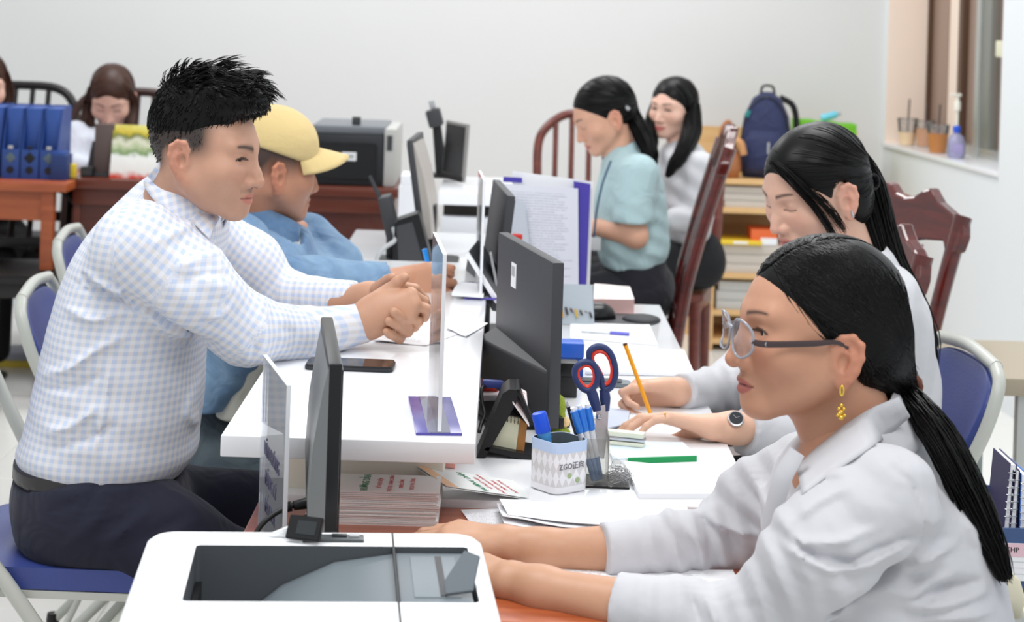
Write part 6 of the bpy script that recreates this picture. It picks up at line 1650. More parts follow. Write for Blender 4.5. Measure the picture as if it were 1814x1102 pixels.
def fit_strands(S, P, lift):
    """push points (n,k,3) out of the field S so that they lie at least lift above it"""
    n, k, _ = P.shape; Q = P.reshape(-1, 3).copy(); e = 0.002
    for _ in range(3):
        d = S.at(Q); g = np.stack([S.at(Q + V3((e, 0, 0))) - d, S.at(Q + V3((0, e, 0))) - d, S.at(Q + V3((0, 0, e))) - d], 1)
        g /= np.linalg.norm(g, axis=1, keepdims=True) + 1e-9
        Q += g * np.clip(lift - d, 0, 0.03)[:, None]
    return Q.reshape(n, k, 3)
nr_ = np.random.RandomState(3)
def comb(H, S, root, m, n=240, tgt=(0, -0.11, -0.05), fall=False, r=0.0016, part=0.0, steps=7, step=0.016, V=None, light=True):
    """strands combed over a hair cap S (head space), towards tgt or falling down"""
    V, _ = S.mesh(0.008) if V is None else (V, 0)
    p = V[nr_.randint(0, len(V), n)].astype(np.float64); out = []; e = 0.002
    for k in range(steps):
        d = S.at(p); g = np.stack([S.at(p + V3((e, 0, 0))) - d, S.at(p + V3((0, e, 0))) - d, S.at(p + V3((0, 0, e))) - d], 1)
        g /= np.linalg.norm(g, axis=1, keepdims=True) + 1e-9
        p = p - g * (d - (0.0004 if k else -0.001))[:, None]
        out.append(p.copy())
        fl = V3(tgt) - p; fl /= np.linalg.norm(fl, axis=1, keepdims=True) + 1e-9
        if fall: fl = fl * 0.25 + np.array([0, -0.15, -1.0])
        side = np.sign(p[:, 0] - part) * smooth01(p[:, 2], 0.03, 0.09) * 1.0
        fl[:, 0] += side + nr_.normal(0, 0.06, n); fl[:, 2] += nr_.normal(0, 0.06, n)
        t_ = fl - g * (fl * g).sum(1, keepdims=True); t_ /= np.linalg.norm(t_, axis=1, keepdims=True) + 1e-9
        p = p + t_ * step
    P = np.stack(out, 1); W = xf(H, P.reshape(-1, 3)).reshape(P.shape)
    k = n // 4 if light else 0
    strands('hair_strands', W[k:], r, m, root, root.location, 0.1)
    if k: strands('lighter_strands', W[:k], r * 0.7, M_hairl if m is M_hair else mat('brown_hair_light', (98, 62, 46), 0.36), root, root.location, 0.1)  # a share of strands in a lighter hair colour
M_hairl = mat('black_hair_light', (34, 31, 31), 0.34, spec=0.4)

# ================================================================== woman in glasses (front)
M_wshirt = cloth('white_shirt', (200, 200, 204), 0.8, 0.22, 9.0)
dW = 2.50
HW = head_matrix(1443, 581, dW, 191, -1)
wm = person('woman in glasses and white shirt typing beside the laser printer', (0.58, dW, 0.0))
SK1 = (198, 146, 118)
neckW = at(1520, 800, dW + 0.01)
wr_f = at(1098, 974, 2.62); wr_n = at(1120, 1076, 2.42)         # where the cuffs end
parts_ = [head_part(HW, neckW, 0.0017, SK1, (176, 96, 92), dict(open_eye=0.0045, jaw=1.02, nose=1.08, lips=1.0, neck_r=0.050, ear_z=-0.030), dict(brow_w=0.9, blush=0.3))]
S = SDF()
el_n = at(1330, 1120, 2.38)
hW_n = at(905, 1030, 2.50); dirn = hW_n - wr_n
S.cone(wr_n + (wr_n - hW_n) * 0.25, at(960, 1046, 2.475), 0.036, 0.027, 0.02)
S.cone(at(960, 1046, 2.475), hW_n, 0.027, 0.026, 0.02)
hand_sdf(S, hW_n, at(840, 1010, 2.55) - hW_n, (0.05, 0.2, -1), -1, [(0.25, 0.5, 0.3)] * 4, scale=0.95)
parts_.append(skin_part(S, 0.0028, (196, 148, 118)))
S = SDF()
hW_f = at(893, 962, 2.63)
S.cone(wr_f + Vector((0.015, 0.004, 0)), at(960, 974, 2.625), 0.0335, 0.025, 0.02); S.cone(at(960, 974, 2.625), hW_f, 0.025, 0.024, 0.02)
hand_sdf(S, hW_f, at(780, 944, 2.64) - hW_f, (0.0, 0.1, -1), 1, [(0.35, 0.5, 0.3), (0.3, 0.5, 0.3), (0.3, 0.5, 0.3), (0.3, 0.5, 0.3)], scale=0.95)
parts_.append(skin_part(S, 0.0028, (196, 148, 118)))
sh_n, sh_f = at(1566, 886, 2.36), at(1430, 850, 2.68)
parts_.append(core_part([(at(1490, 790, dW), at(1448, 868, dW - 0.01), 0.050, 0.040), (neckW, at(1600, 1050, dW), 0.05, 0.09), (at(1540, 850, 2.45), sh_n, 0.04, 0.04), (at(1500, 860, 2.58), sh_f, 0.04, 0.04), (sh_n, el_n, 0.035, 0.03), (el_n, wr_n, 0.03, 0.026)], SK1))
V, Fq, c = join_np(parts_); np_mesh('body', V, Fq, M_skin, wm, wm.location, c)
eyeballs(HW, wm, wm.location, (0.05, -0.05))
S = SDF()
S.loft(torso_rows([(742, 1470, 1600, 0.060), (775, 1425, 1648, 0.085), (820, 1388, 1690, 0.128), (880, 1362, 1728, 0.165), (950, 1352, 1756, 0.165), (1020, 1356, 1776, 0.165), (1102, 1368, 1790, 0.165), (1250, 1380, 1800, 0.17), (1400, 1370, 1800, 0.18)], dW + 0.02), (1, 0), k=0.03)
S.cone(sh_n, at(1450, 985, 2.335), 0.066, 0.062, 0.04); S.cone(at(1450, 985, 2.335), el_n, 0.062, 0.052, 0.03)
S.cone(el_n, at(1200, 1086, 2.40), 0.052, 0.042, 0.03); S.cone(at(1200, 1086, 2.40), at(1150, 1080, 2.41), 0.041, 0.039, 0.015)
S.cone(at(1150, 1080, 2.41), at(1092, 1070, 2.425), 0.0405, 0.0385, 0.004, cut='ab')
el_f = at(1318, 962, 2.70)
S.cone(sh_f, at(1345, 900, 2.70), 0.065, 0.060, 0.05); S.cone(at(1345, 900, 2.70), el_f, 0.060, 0.050, 0.03); S.cone(el_f, at(1190, 962, 2.64), 0.050, 0.040, 0.03)
S.cone(at(1190, 962, 2.64), at(1135, 970, 2.625), 0.041, 0.037, 0.012); S.cone(at(1138, 970, 2.625), at(1068, 974, 2.61), 0.0375, 0.0355, 0.004, cut='ab')
fw = folds([(at(1500, 930, 2.28), 0.10, (0.75, 0, 0.66), 0.045, 0.0035, 1), (at(1380, 1040, 2.3), 0.09, (1, 0, 0.4), 0.03, 0.003, 2), (at(1650, 980, 2.34), 0.13, (0.35, 0, 0.95), 0.05, 0.0032, 3), (at(1250, 950, 2.62), 0.09, (1, 0, 0.2), 0.03, 0.0035, 4), (at(1180, 1085, 2.37), 0.07, (1, 0, 0), 0.022, 0.0028, 6), (at(1320, 870, 2.64), 0.08, (0.6, 0, 0.8), 0.035, 0.003, 7)])
shirtW = S
S.cone(at(1450, 770, 2.485), at(1402, 862, 2.46), 0.050, 0.010, 0.012, op=-1)
rw = ridges([([(1395, 925), (1450, 888), (1505, 866)], 2.30, 0.006, 0.004), ([(1384, 946), (1440, 975), (1500, 985), (1560, 967), (1623, 952)], 2.30, 0.006, -0.006), ([(1400, 952), (1470, 948), (1552, 932)], 2.30, 0.005, 0.005),
    ([(1400, 965), (1460, 995), (1540, 990), (1610, 962)], 2.30, 0.005, 0.005), ([(1450, 1102), (1500, 1075), (1556, 1046), (1600, 1012), (1626, 985)], 2.32, 0.008, -0.010), ([(1619, 996), (1650, 975), (1697, 966)], 2.36, 0.006, 0.005),
    ([(1608, 1052), (1640, 1030), (1692, 1016)], 2.36, 0.006, 0.005), ([(1612, 1074), (1680, 1066), (1755, 1060)], 2.36, 0.006, 0.006), ([(1618, 1062), (1690, 1042), (1740, 1040)], 2.36, 0.006, -0.005), ([(1625, 1098), (1700, 1092), (1770, 1095)], 2.36, 0.006, 0.005),
    ([(1556, 800), (1602, 841), (1623, 908), (1625, 975)], 2.36, 0.003, -0.003), ([(1236, 905), (1280, 930), (1340, 944)], 2.64, 0.006, 0.006), ([(1328, 838), (1340, 865), (1358, 886)], 2.64, 0.006, 0.005), ([(1210, 930), (1240, 965), (1250, 1000)], 2.60, 0.006, 0.005), ([(1180, 935), (1205, 965), (1215, 1000)], 2.59, 0.005, -0.004),
    ([(1250, 1052), (1262, 1085), (1266, 1110)], 2.36, 0.005, 0.005), ([(1225, 1060), (1236, 1090), (1240, 1110)], 2.36, 0.005, -0.005), ([(1420, 870), (1450, 850), (1500, 830)], 2.33, 0.006, 0.004), ([(1690, 870), (1715, 930), (1730, 990)], 2.42, 0.008, 0.004)])
garment('shirt', S, 0.0042, M_wshirt, wm, both(lambda P: fw(P) * 1.5, lambda P: rw(P) * 1.7))
cw = at(1496, 772, dW + 0.005)
collar(wm, cw, (-0.55, 0.0, 0.8), (-0.8, -0.12, -0.5), 0.060, 0.078, 0.012, M_wshirt, gap=0.75, fall=0.058, point=0.045, flare=1.34)
leaf(wm, shirtW, [(1592, 703), (1545, 722), (1494, 755), (1440, 800), (1412, 828)], [(1612, 738), (1572, 772), (1520, 808), (1462, 846), (1421, 876)], M_wshirt, 2.435)
# placket and buttons down the shirt front
tube('placket', [at(1412, 800, 2.40), at(1385, 850, 2.40), at(1368, 920, 2.415), at(1360, 990, 2.43)], [0.012, 0.014, 0.015, 0.015], M_wshirt, wm, 8, False, 4, (0.35, (1, 0.9, 0))).data.transform(Matrix.Translation(-wm.location))
# hair: smooth cap gathered into a pony tail
tieL = (0.0, -0.122, -0.074)
HC = SDF()
HC.ell((0, -0.018, 0.030), (0.0825, 0.102, 0.0885), k=0.02)
HC.ell((0, -0.060, -0.020), (0.066, 0.052, 0.062), k=0.03)
HC.cone((0, -0.085, -0.030), tieL, 0.046, 0.020, 0.03)
HC.ell((0, 0.105, -0.052), (0.150, 0.094, 0.118), k=0.006, op=-1)
HC.ell((0, 0.0, -0.085), (0.09, 0.055, 0.055), k=0.01, op=-1)
part_pts = [(-0.022, 0.074, 0.083), (-0.026, 0.045, 0.107), (-0.028, 0.01, 0.1175), (-0.026, -0.025, 0.1185)]
HC.chain(part_pts, [0.0055, 0.005, 0.004, 0.002], 0.003, op=-1)
V, Fq = HC.mesh(0.0026); np_mesh('hair', xf(HW, V), Fq, M_hair, wm, wm.location)
ctr, RR = (0, -0.018, 0.030), (0.0825, 0.102, 0.0885)
def U(p): return (V3(p) - V3(ctr)) / V3(RR)
polys = []
n = 420
tt = nr_.rand(n); A = np.stack([U(p) for p in part_pts]); A1 = np.stack([np.interp(tt * 3, range(4), A[:, i]) for i in range(3)], 1)
hl = np.stack([U(p) for p in [(-0.026, 0.072, 0.082), (-0.050, 0.058, 0.068), (-0.068, 0.036, 0.044), (-0.076, 0.014, 0.020), (-0.078, -0.004, 0.022), (-0.078, -0.028, 0.005), (-0.06, -0.06, -0.04)]])
n2 = 380; t2 = nr_.rand(n2) * 6; A2 = np.stack([np.interp(t2, range(7), hl[:, i]) for i in range(3)], 1)
A3 = A2[:160] * (-1, 1, 1); A4 = A1[:200] + (0.1, 0, 0)
for Aset, sgn in ((A1, -1), (A2, -1), (A3, 1), (A4, 1)):
    m_ = len(Aset); Bset = np.tile(U((0, -0.112, -0.052)), (m_, 1)) + nr_.normal(0, 0.16, (m_, 3))
    mid = Aset * 0.5 + Bset * 0.5 + np.array([sgn * 0.55, 0, 0.1]); mid += nr_.normal(0, 0.10, (m_, 3))
    P1 = slerp_on(ctr, RR, Aset + nr_.normal(0, 0.02, (m_, 3)), mid, 8, rs=nr_.uniform(0.004, 0.024, m_)); P2 = slerp_on(ctr, RR, mid, Bset, 8, rs=nr_.uniform(0.0, 0.016, m_))
    P = np.concatenate([P1, P2[:, 1:]], 1)
    # smooth the corner
    for _ in range(3): P[:, 1:-1] = (P[:, :-2] + 2 * P[:, 1:-1] + P[:, 2:]) / 4
    w = np.linspace(0, 1, P.shape[1]) ** 6; P = P * (1 - w[None, :, None]) + (V3(tieL) + nr_.normal(0, 0.008, (m_, 3)))[:, None] * w[None, :, None]
    polys.append(P)
P = np.concatenate(polys); P = fit_strands(HC, P, 0.0009); P = P[nr_.permutation(len(P))]; kk_ = len(P) // 3
P_ = xf(HW, P.reshape(-1, 3)).reshape(P.shape)
strands('hair_strands', P_[kk_:], 0.0010, M_hair, wm, wm.location)
strands('lighter_strands', P_[:kk_], 0.0007, M_hairl, wm, wm.location)  # random strands in a lighter hair colour, for variation
comb(HW, HC, wm, M_hair, 500, tieL, r=0.0008, part=-0.024, steps=9, step=0.014)
# pony tail
tie = Vector(xf(HW, V3([tieL]))[0])
pt = [tie, at(1636, 735, 2.46), at(1672, 790, 2.42), at(1712, 868, 2.40), at(1750, 950, 2.40), at(1780, 1022, 2.405)]
pc = catmull(pt, 5); k = len(pc)
n = 520; ang = nr_.rand(n) * 6.28; rad = np.sqrt(nr_.rand(n)); wid = np.interp(np.linspace(0, 1, k), [0, 0.08, 0.35, 0.75, 1], [0.009, 0.015, 0.021, 0.018, 0.005])
cen = np.array([tuple(p) for p in pc]); T = np.gradient(cen, axis=0); T /= np.linalg.norm(T, axis=1, keepdims=True)
X = np.cross(T, (0, 1, 0)); X /= np.linalg.norm(X, axis=1, keepdims=True); Y = np.cross(T, X)
off_ = (X[None] * (np.cos(ang) * rad)[:, None, None] + Y[None] * (np.sin(ang) * rad * 0.55)[:, None, None]) * wid[None, :, None]
wob = np.cumsum(nr_.normal(0, 0.0007, (n, k, 3)), 1); strandsP = cen[None] + off_ + wob
strands('pony_tail', strandsP, 0.0013, M_hair, wm, wm.location)
bm = bmesh.new(); add_tube(bm, [p - wm.location for p in pc], list(wid * 0.72), 10, flat=(0.6, (0, 1, 0)))
from_bm('pony_tail_core', bm, M_hair, wm, True)
tube('hair_tie', [Vector(q) - wm.location for q in [tie + Vector((X[1] * math.cos(a) * 0.020 + Y[1] * math.sin(a) * 0.017)) + Vector(T[1]) * 0.006 for a in np.linspace(0, 2 * math.pi, 17)[:-1]]], 0.0062, mat('brown_tie', (112, 66, 50), 0.8), wm, 8, True)
# ear ring
er = Vector(xf(HW, V3([(-0.083, -0.008, -0.062)]))[0])
M_gold = mat('gold', (240, 200, 90), 0.25, metal=1.0)
tube('ear_ring_hoop', [er - wm.location + Vector((0.0, 0, 0.002)) + Vector((0.0022 * math.cos(a), -0.002, 0.006 * math.sin(a) - 0.002)) for a in np.linspace(0, 6.28, 13)[:-1]], 0.0012, M_gold, wm, 6, True)
bm = bmesh.new()
for (dx, dz, r) in ((0, -0.018, 0.0028), (0.003, -0.022, 0.0026), (-0.003, -0.022, 0.0026), (0, -0.026, 0.003), (0.004, -0.030, 0.0026), (-0.004, -0.030, 0.0026), (0, -0.033, 0.0036), (-0.002, -0.028, 0.003)):
    bmesh.ops.create_icosphere(bm, subdivisions=2, radius=r, matrix=Matrix.Translation(er - wm.location + Vector((dx, -0.002, dz))))
from_bm('ear_ring_drop', bm, M_gold, wm, True)
# glasses: a thing worn on the face
gl = thing('eyeglasses', 'clear-framed eyeglasses with dark temples worn by the typing woman', 'eyeglasses', HW @ Vector((0, 0.1, 0)))
goff = Matrix.Translation(-gl.location) @ HW
M_gclear = acrylic('glass_frame', (198, 200, 210), 0.55); M_lens = acrylic('lens', (244, 246, 250), 0.06); M_temple = mat('temple_brown', (70, 56, 58), 0.25)
for s in (-1, 1):
    ring = [goff @ Vector((s * (0.0325 + 0.0255 * math.cos(a) * (1 if abs(math.cos(a)) < 2 else 1)), 0.1085 - 0.006 * abs(math.cos(a) + (s * 0)) * (1 if math.cos(a) > 0 else 0.2), -0.008 + 0.0215 * math.sin(a))) for a in np.linspace(0, 2 * math.pi, 25)[:-1]]
    ring = [goff @ Vector((s * (0.0330 + 0.0275 * np.sign(math.cos(a)) * abs(math.cos(a)) ** 0.8), 0.1095 - 0.010 * max(0, math.cos(a)) ** 2, -0.009 + 0.0232 * np.sign(math.sin(a)) * abs(math.sin(a)) ** 0.8)) for a in np.linspace(0, 2 * math.pi, 29)[:-1]]
    tube('rim', ring, 0.0017, M_gclear, gl, 6, True)
    bm = bmesh.new(); vs = [bm.verts.new(p) for p in ring]; bm.faces.new(vs); from_bm('lens', bm, M_lens, gl)
    tube('temple', [goff @ Vector(p) for p in ((s * 0.059, 0.100, -0.009), (s * 0.0725, 0.085, -0.009), (s * 0.079, 0.03, -0.006), (s * 0.0815, 0.0, -0.004), (s * 0.080, -0.026, -0.016))], [0.0026, 0.003, 0.0028, 0.002, 0.002], M_temple, gl, 6, False, 4, (1.5, (0, 0, 1)))
    tube('hinge', [goff @ Vector(p) for p in ((s * 0.056, 0.1005, -0.009), (s * 0.0725, 0.0865, -0.009))], 0.0034, M_gclear, gl, 6)
tube('bridge', [goff @ Vector(p) for p in ((-0.0075, 0.1105, 0.0), (0, 0.1135, 0.003), (0.0075, 0.1105, 0.0))], 0.002, M_gclear, gl, 6, False, 4)
seated_legs(wm, (0.66, dW + 0.02, 0.53), (-1, 0), cloth('navy_trousers', (28, 30, 52), 0.85, 0.3, 8), M_shoe)

# ================================================================== man in the checked shirt
dM = 3.40
HM = head_matrix(366, 268, 3.30, -16, 5, 0, 0.93)
mn = person('man in pale blue checked shirt with hands clasped on the counter', (-0.66, dM, 0.0))
SK2 = (194, 148, 124)
neckM = at(290, 400, 3.36)
parts_ = [head_part(HM, neckM, 0.0019, SK2, (190, 118, 104), dict(open_eye=0.0036, jaw=1.14, nose=1.18, ear_z=-0.013, lips=0.95, cheek=1.1, neck_r=0.056), dict(brow_w=1.6, blush=0.15, stubble=0.8, brow_z=-0.002))]
# shaved sides: darker short hair on the skin itself
Vh = parts_[0][0]; ch = parts_[0][2]
loc_ = xf(HM.inverted(), Vh)
fade = smooth01(loc_[:, 2], -0.016, 0.026) * (1 - smooth01(loc_[:, 1], 0.006, 0.052)) * (np.abs(loc_[:, 0]) < 0.079) + smooth01(-loc_[:, 1], 0.045, 0.075) * smooth01(loc_[:, 2], -0.055, -0.01)
fade = np.clip(fade * 1.25, 0, 1) * 0.97; ch[:] = ch * (1 - fade[:, None]) + L3((44, 38, 36)) * fade[:, None]
wrM = at(636, 578, 3.46); elM = at(436, 585, 3.29); shM = at(246, 436, 3.22)
wrF = at(640, 530, 3.62); elF = at(492, 522, 3.66); shF = at(362, 425, 3.62)
SH = (198, 150, 122)
# near (right) hand: back of the hand to the viewer, fingers folded over the other hand
S = SDF()
def A_(x, y, d): return at(x, y, d)
S.cone(A_(560, 590, 3.43), A_(650, 572, 3.455), 0.030, 0.027, 0.02)
kn = [A_(706, 506, 3.47), A_(728, 520, 3.44), A_(735, 540, 3.43), A_(726, 562, 3.43)]      # knuckles
for q in kn: S.cone(A_(655, 565, 3.455), q, 0.024, 0.0115, 0.02)
S.cone(A_(655, 545, 3.46), A_(690, 515, 3.47), 0.018, 0.0125, 0.015)
S.ell(A_(690, 548, 3.45), (0.036, 0.017, 0.030), k=0.02)
S.chain([A_(684, 520, 3.46), A_(705, 500, 3.455), A_(716, 492, 3.45)], [0.0125, 0.0105, 0.0088], 0.004)               # thumb on top
S.chain([kn[0], A_(735, 512, 3.49), A_(752, 530, 3.50), A_(748, 540, 3.51)], [0.0095, 0.009, 0.0082, 0.0075], 0.003)
S.chain([kn[1], A_(752, 535, 3.455), A_(758, 548, 3.47), A_(748, 556, 3.485)], [0.0098, 0.0092, 0.0085, 0.0075], 0.003)
S.chain([kn[2], A_(756, 548, 3.44), A_(752, 562, 3.45), A_(742, 566, 3.47)], [0.0095, 0.009, 0.0082, 0.0075], 0.003)
S.chain([kn[3], A_(742, 570, 3.435), A_(735, 580, 3.45), A_(727, 580, 3.47)], [0.0085, 0.008, 0.0074, 0.0068], 0.003)
parts_.append(skin_part(S, 0.0024, SH))
# far (left) hand: its fingers wrap round under the near hand and show below the knuckles
S = SDF()
S.cone(A_(600, 535, 3.60), A_(655, 528, 3.575), 0.029, 0.026, 0.02)
S.cone(A_(655, 528, 3.575), A_(705, 540, 3.52), 0.026, 0.024, 0.02)
S.ell(A_(715, 545, 3.505), (0.035, 0.02, 0.028), k=0.02)
S.chain([A_(668, 512, 3.54), A_(686, 498, 3.52), A_(694, 492, 3.50)], [0.013, 0.0105, 0.0085], 0.004)
S.chain([A_(745, 555, 3.50), A_(732, 578, 3.455), A_(712, 562, 3.422), A_(698, 553, 3.412)], [0.0105, 0.0098, 0.0092, 0.0082], 0.003)
S.chain([A_(735, 568, 3.50), A_(722, 588, 3.455), A_(702, 574, 3.422), A_(689, 569, 3.414)], [0.0100, 0.0095, 0.0090, 0.0080], 0.003)
S.chain([A_(722, 580, 3.50), A_(708, 600, 3.46), A_(692, 592, 3.425), A_(685, 588, 3.418)], [0.0092, 0.0088, 0.0084, 0.0075], 0.003)
parts_.append(skin_part(S, 0.0024, (194, 146, 118)))
parts_.append(core_part([(neckM, at(220, 760, dM), 0.06, 0.10), (neckM, shM, 0.04, 0.04), (neckM, shF, 0.04, 0.04), (shM, elM, 0.035, 0.032), (elM, wrM, 0.032, 0.026), (shF, elF, 0.035, 0.032), (elF, wrF, 0.03, 0.026)], SK2))
V, Fq, c = join_np(parts_); np_mesh('body', V, Fq, M_skin, mn, mn.location, c)
eyeballs(HM, mn, mn.location, (0.0, -0.08))
# shirt
S = SDF()
S.loft(torso_rows([(300, 282, 345, 0.055), (322, 250, 358, 0.070), (350, 220, 385, 0.105), (385, 186, 402, 0.165), (430, 152, 398, 0.205), (500, 117, 385, 0.205), (560, 98, 370, 0.20), (620, 82, 362, 0.195), (700, 64, 358, 0.195), (760, 50, 350, 0.195), (800, 38, 345, 0.19), (832, 60, 322, 0.175)], dM), (1, 0), k=0.03)
S.cone(shM, at(335, 510, 3.23), 0.076, 0.070, 0.035); S.cone(at(335, 510, 3.23), elM, 0.070, 0.054, 0.03)
S.cone(elM, at(540, 592, 3.38), 0.054, 0.046, 0.03); S.cone(at(540, 592, 3.38), at(598, 582, 3.435), 0.046, 0.039, 0.012)
S.cone(at(592, 583, 3.43), at(650, 571, 3.465), 0.0385, 0.0345, 0.004, cut='ab')
S.cone(shF, at(440, 470, 3.66), 0.070, 0.060, 0.05); S.cone(at(440, 470, 3.66), elF, 0.060, 0.048, 0.03); S.cone(elF, at(580, 530, 3.62), 0.046, 0.038, 0.02)
S.cone(at(575, 530, 3.62), at(630, 530, 3.595), 0.037, 0.034, 0.004, cut='ab')
def check_uv(V):
    out = np.zeros((len(V), 3))
    def seg(a, b): 
        a, b = V3(a), V3(b); ba = b - a; t = ((V - a) @ ba) / (ba @ ba); tc_ = np.clip(t, 0, 1); q = V - a - tc_[:, None] * ba
        return t * np.linalg.norm(ba), np.linalg.norm(q, axis=1), q, ba / np.linalg.norm(ba)
    def arm(a, b, c_, shift):
        t1_, d1, q1, u1 = seg(a, b); t2_, d2, q2, u2 = seg(b, c_)
        near1 = d1 < d2; L_ = np.linalg.norm(V3(b) - V3(a))
        t_ = np.where(near1, t1_, L_ + t2_); d_ = np.minimum(d1, d2)
        q = np.where(near1[:, None], q1, q2); u = np.where(near1[:, None], u1, u2)
        side = np.cross(u, np.array([0, -1.0, 0])); side /= np.linalg.norm(side, axis=1, keepdims=True); fr = np.cross(side, u)
        an = np.arctan2((q * side).sum(1), (q * fr).sum(1))
        return d_, np.stack([an * 0.055 + shift, t_, 0 * t_], 1)
    dn, un = arm(shM, elM, wrM, 0.0); df, uf = arm(shF, elF, wrF, 0.0)
    rows = np.array(sorted(torso_rows([(322, 262, 350, 0.065), (430, 152, 398, 0.205), (560, 98, 370, 0.20), (700, 64, 358, 0.195), (832, 60, 322, 0.175)], dM)))
    cx = np.interp(V[:, 2], rows[:, 0], rows[:, 1])
    an = np.arctan2(-(V[:, 1] - dM), V[:, 0] - cx); out = np.stack([an * 0.165, V[:, 2] * 1.05, 0 * cx], 1)
    m1 = (dn < 0.088) & (V[:, 1] < 3.34) & (V[:, 0] > at(222, 450, 3.25).x); out[m1] = un[m1]
    m2 = (df < 0.082) & (V[:, 0] > at(372, 450, 3.6).x) & (V[:, 1] > 3.5); out[m2] = uf[m2]
    return out
M_check = bpy.data.materials.new('pale_blue_check'); M_check.use_nodes = True
t = NT(M_check); b_ = M_check.node_tree.nodes['Principled BSDF']; b_.inputs['Roughness'].default_value = 0.85
at_n = t.add('ShaderNodeAttribute'); at_n.attribute_name = 'suv'; sp = t.add('ShaderNodeSeparateXYZ'); t.link(at_n.outputs['Vector'], sp.inputs[0])
def stripe(sock):
    return mth('SMOOTH_MIN', 1.0, mth('MAXIMUM', 0.0, mth('ADD', 0.5, mth('MULTIPLY', mth('SINE', mth('MULTIPLY', sock, 2 * math.pi / 0.0135), 0), 1.6))))
s1, s2 = stripe(sp.outputs[0]), stripe(sp.outputs[1])
mxa = t.add('ShaderNodeMix', data_type='RGBA'); mxa.inputs[6].default_value = lin((230, 231, 237)); mxa.inputs[7].default_value = lin((218, 222, 234)); t.link(s1, mxa.inputs[0])
mxb = t.add('ShaderNodeMix', data_type='RGBA'); mxb.inputs[6].default_value = lin((222, 219, 220)); mxb.inputs[7].default_value = lin((194, 207, 232)); t.link(s1, mxb.inputs[0])
mxc = t.add('ShaderNodeMix', data_type='RGBA'); t.link(s2, mxc.inputs[0]); t.link(mxa.outputs[2], mxc.inputs[6]); t.link(mxb.outputs[2], mxc.inputs[7]); t.link(mxc.outputs[2], b_.inputs['Base Color'])
rm = ridges([([(150, 492), (210, 520), (240, 540), (258, 548)], 3.22, 0.007, -0.008), ([(155, 482), (205, 505), (245, 525)], 3.22, 0.007, 0.005), ([(120, 545), (175, 560), (225, 548)], 3.24, 0.006, 0.005), ([(228, 520), (280, 552), (340, 600), (372, 618)], 3.20, 0.009, -0.012),
    ([(76, 665), (130, 648), (180, 612), (225, 590)], 3.24, 0.006, 0.006), ([(80, 690), (140, 680), (190, 655)], 3.24, 0.006, -0.005), ([(90, 760), (140, 745), (180, 715)], 3.24, 0.007, 0.006), ([(100, 790), (160, 770), (210, 745)], 3.24, 0.006, -0.005),
    ([(232, 400), (222, 450), (218, 520)], 3.22, 0.003, -0.003), ([(120, 500), (170, 515), (218, 530)], 3.22, 0.003, -0.003), ([(320, 470), (350, 455), (385, 450)], 3.20, 0.006, 0.005), ([(330, 490), (370, 480), (400, 490)], 3.20, 0.006, -0.005), ([(370, 550), (395, 555), (420, 535)], 3.22, 0.005, 0.005),
    ([(440, 590), (450, 610), (448, 630)], 3.25, 0.005, -0.005), ([(470, 560), (480, 590), (478, 620)], 3.28, 0.006, 0.005), ([(500, 575), (520, 590), (525, 620)], 3.30, 0.005, -0.004), ([(290, 420), (330, 400), (360, 385)], 3.24, 0.007, 0.005), ([(340, 690), (330, 740), (345, 790)], 3.28, 0.007, 0.006), ([(200, 640), (190, 720), (170, 800)], 3.22, 0.004, 0.003)])
fm = folds([(at(170, 700, 3.22), 0.14, (0.35, 0, 0.95), 0.06, 0.003, 11), (at(360, 470, 3.2), 0.09, (0.5, 0, 0.85), 0.04, 0.003, 12), (at(470, 590, 3.26), 0.07, (1, 0, 0.1), 0.03, 0.003, 13), (at(520, 520, 3.62), 0.08, (1, 0, 0.3), 0.035, 0.004, 14)])
garment('shirt', S, 0.0055, M_check, mn, both(lambda P: rm(P) * 1.3, fm), check_uv)
cM = at(346, 350, 3.335)
col_o = collar(mn, cM, (0.6, 0.02, 0.8), (0.8, -0.15, -0.6), 0.062, 0.064, 0.012, M_check, gap=0.5, fall=0.050, point=0.03, flare=1.26, tilt=-0.006)
at_ = col_o.data.attributes.new('suv', 'FLOAT_VECTOR', 'POINT'); co = np.empty(len(col_o.data.vertices) * 3, np.float32); col_o.data.vertices.foreach_get('co', co); cc3 = co.reshape(-1, 3); at_.data.foreach_set('vector', np.stack([cc3[:, 0] + 0.7 * cc3[:, 1], cc3[:, 2] - 0.3 * cc3[:, 0], 0 * cc3[:, 0]], 1).astype(np.float32).ravel())
leaf(mn, S, [(284, 283), (303, 302), (330, 332), (360, 364), (383, 386)], [(262, 312), (284, 336), (315, 368), (345, 398), (372, 424)], M_check, 3.285, suv=True)
bt = at(598, 596, 3.39); lathe('cuff_button', [(0.0005, 0), (0.0045, 0), (0.0045, 0.002), (0.0005, 0.0025)], mat('button_blue', (150, 160, 190), 0.3), mn, 10, frame(bt - mn.location, (1, 0, 0), (0, 0, 1)))
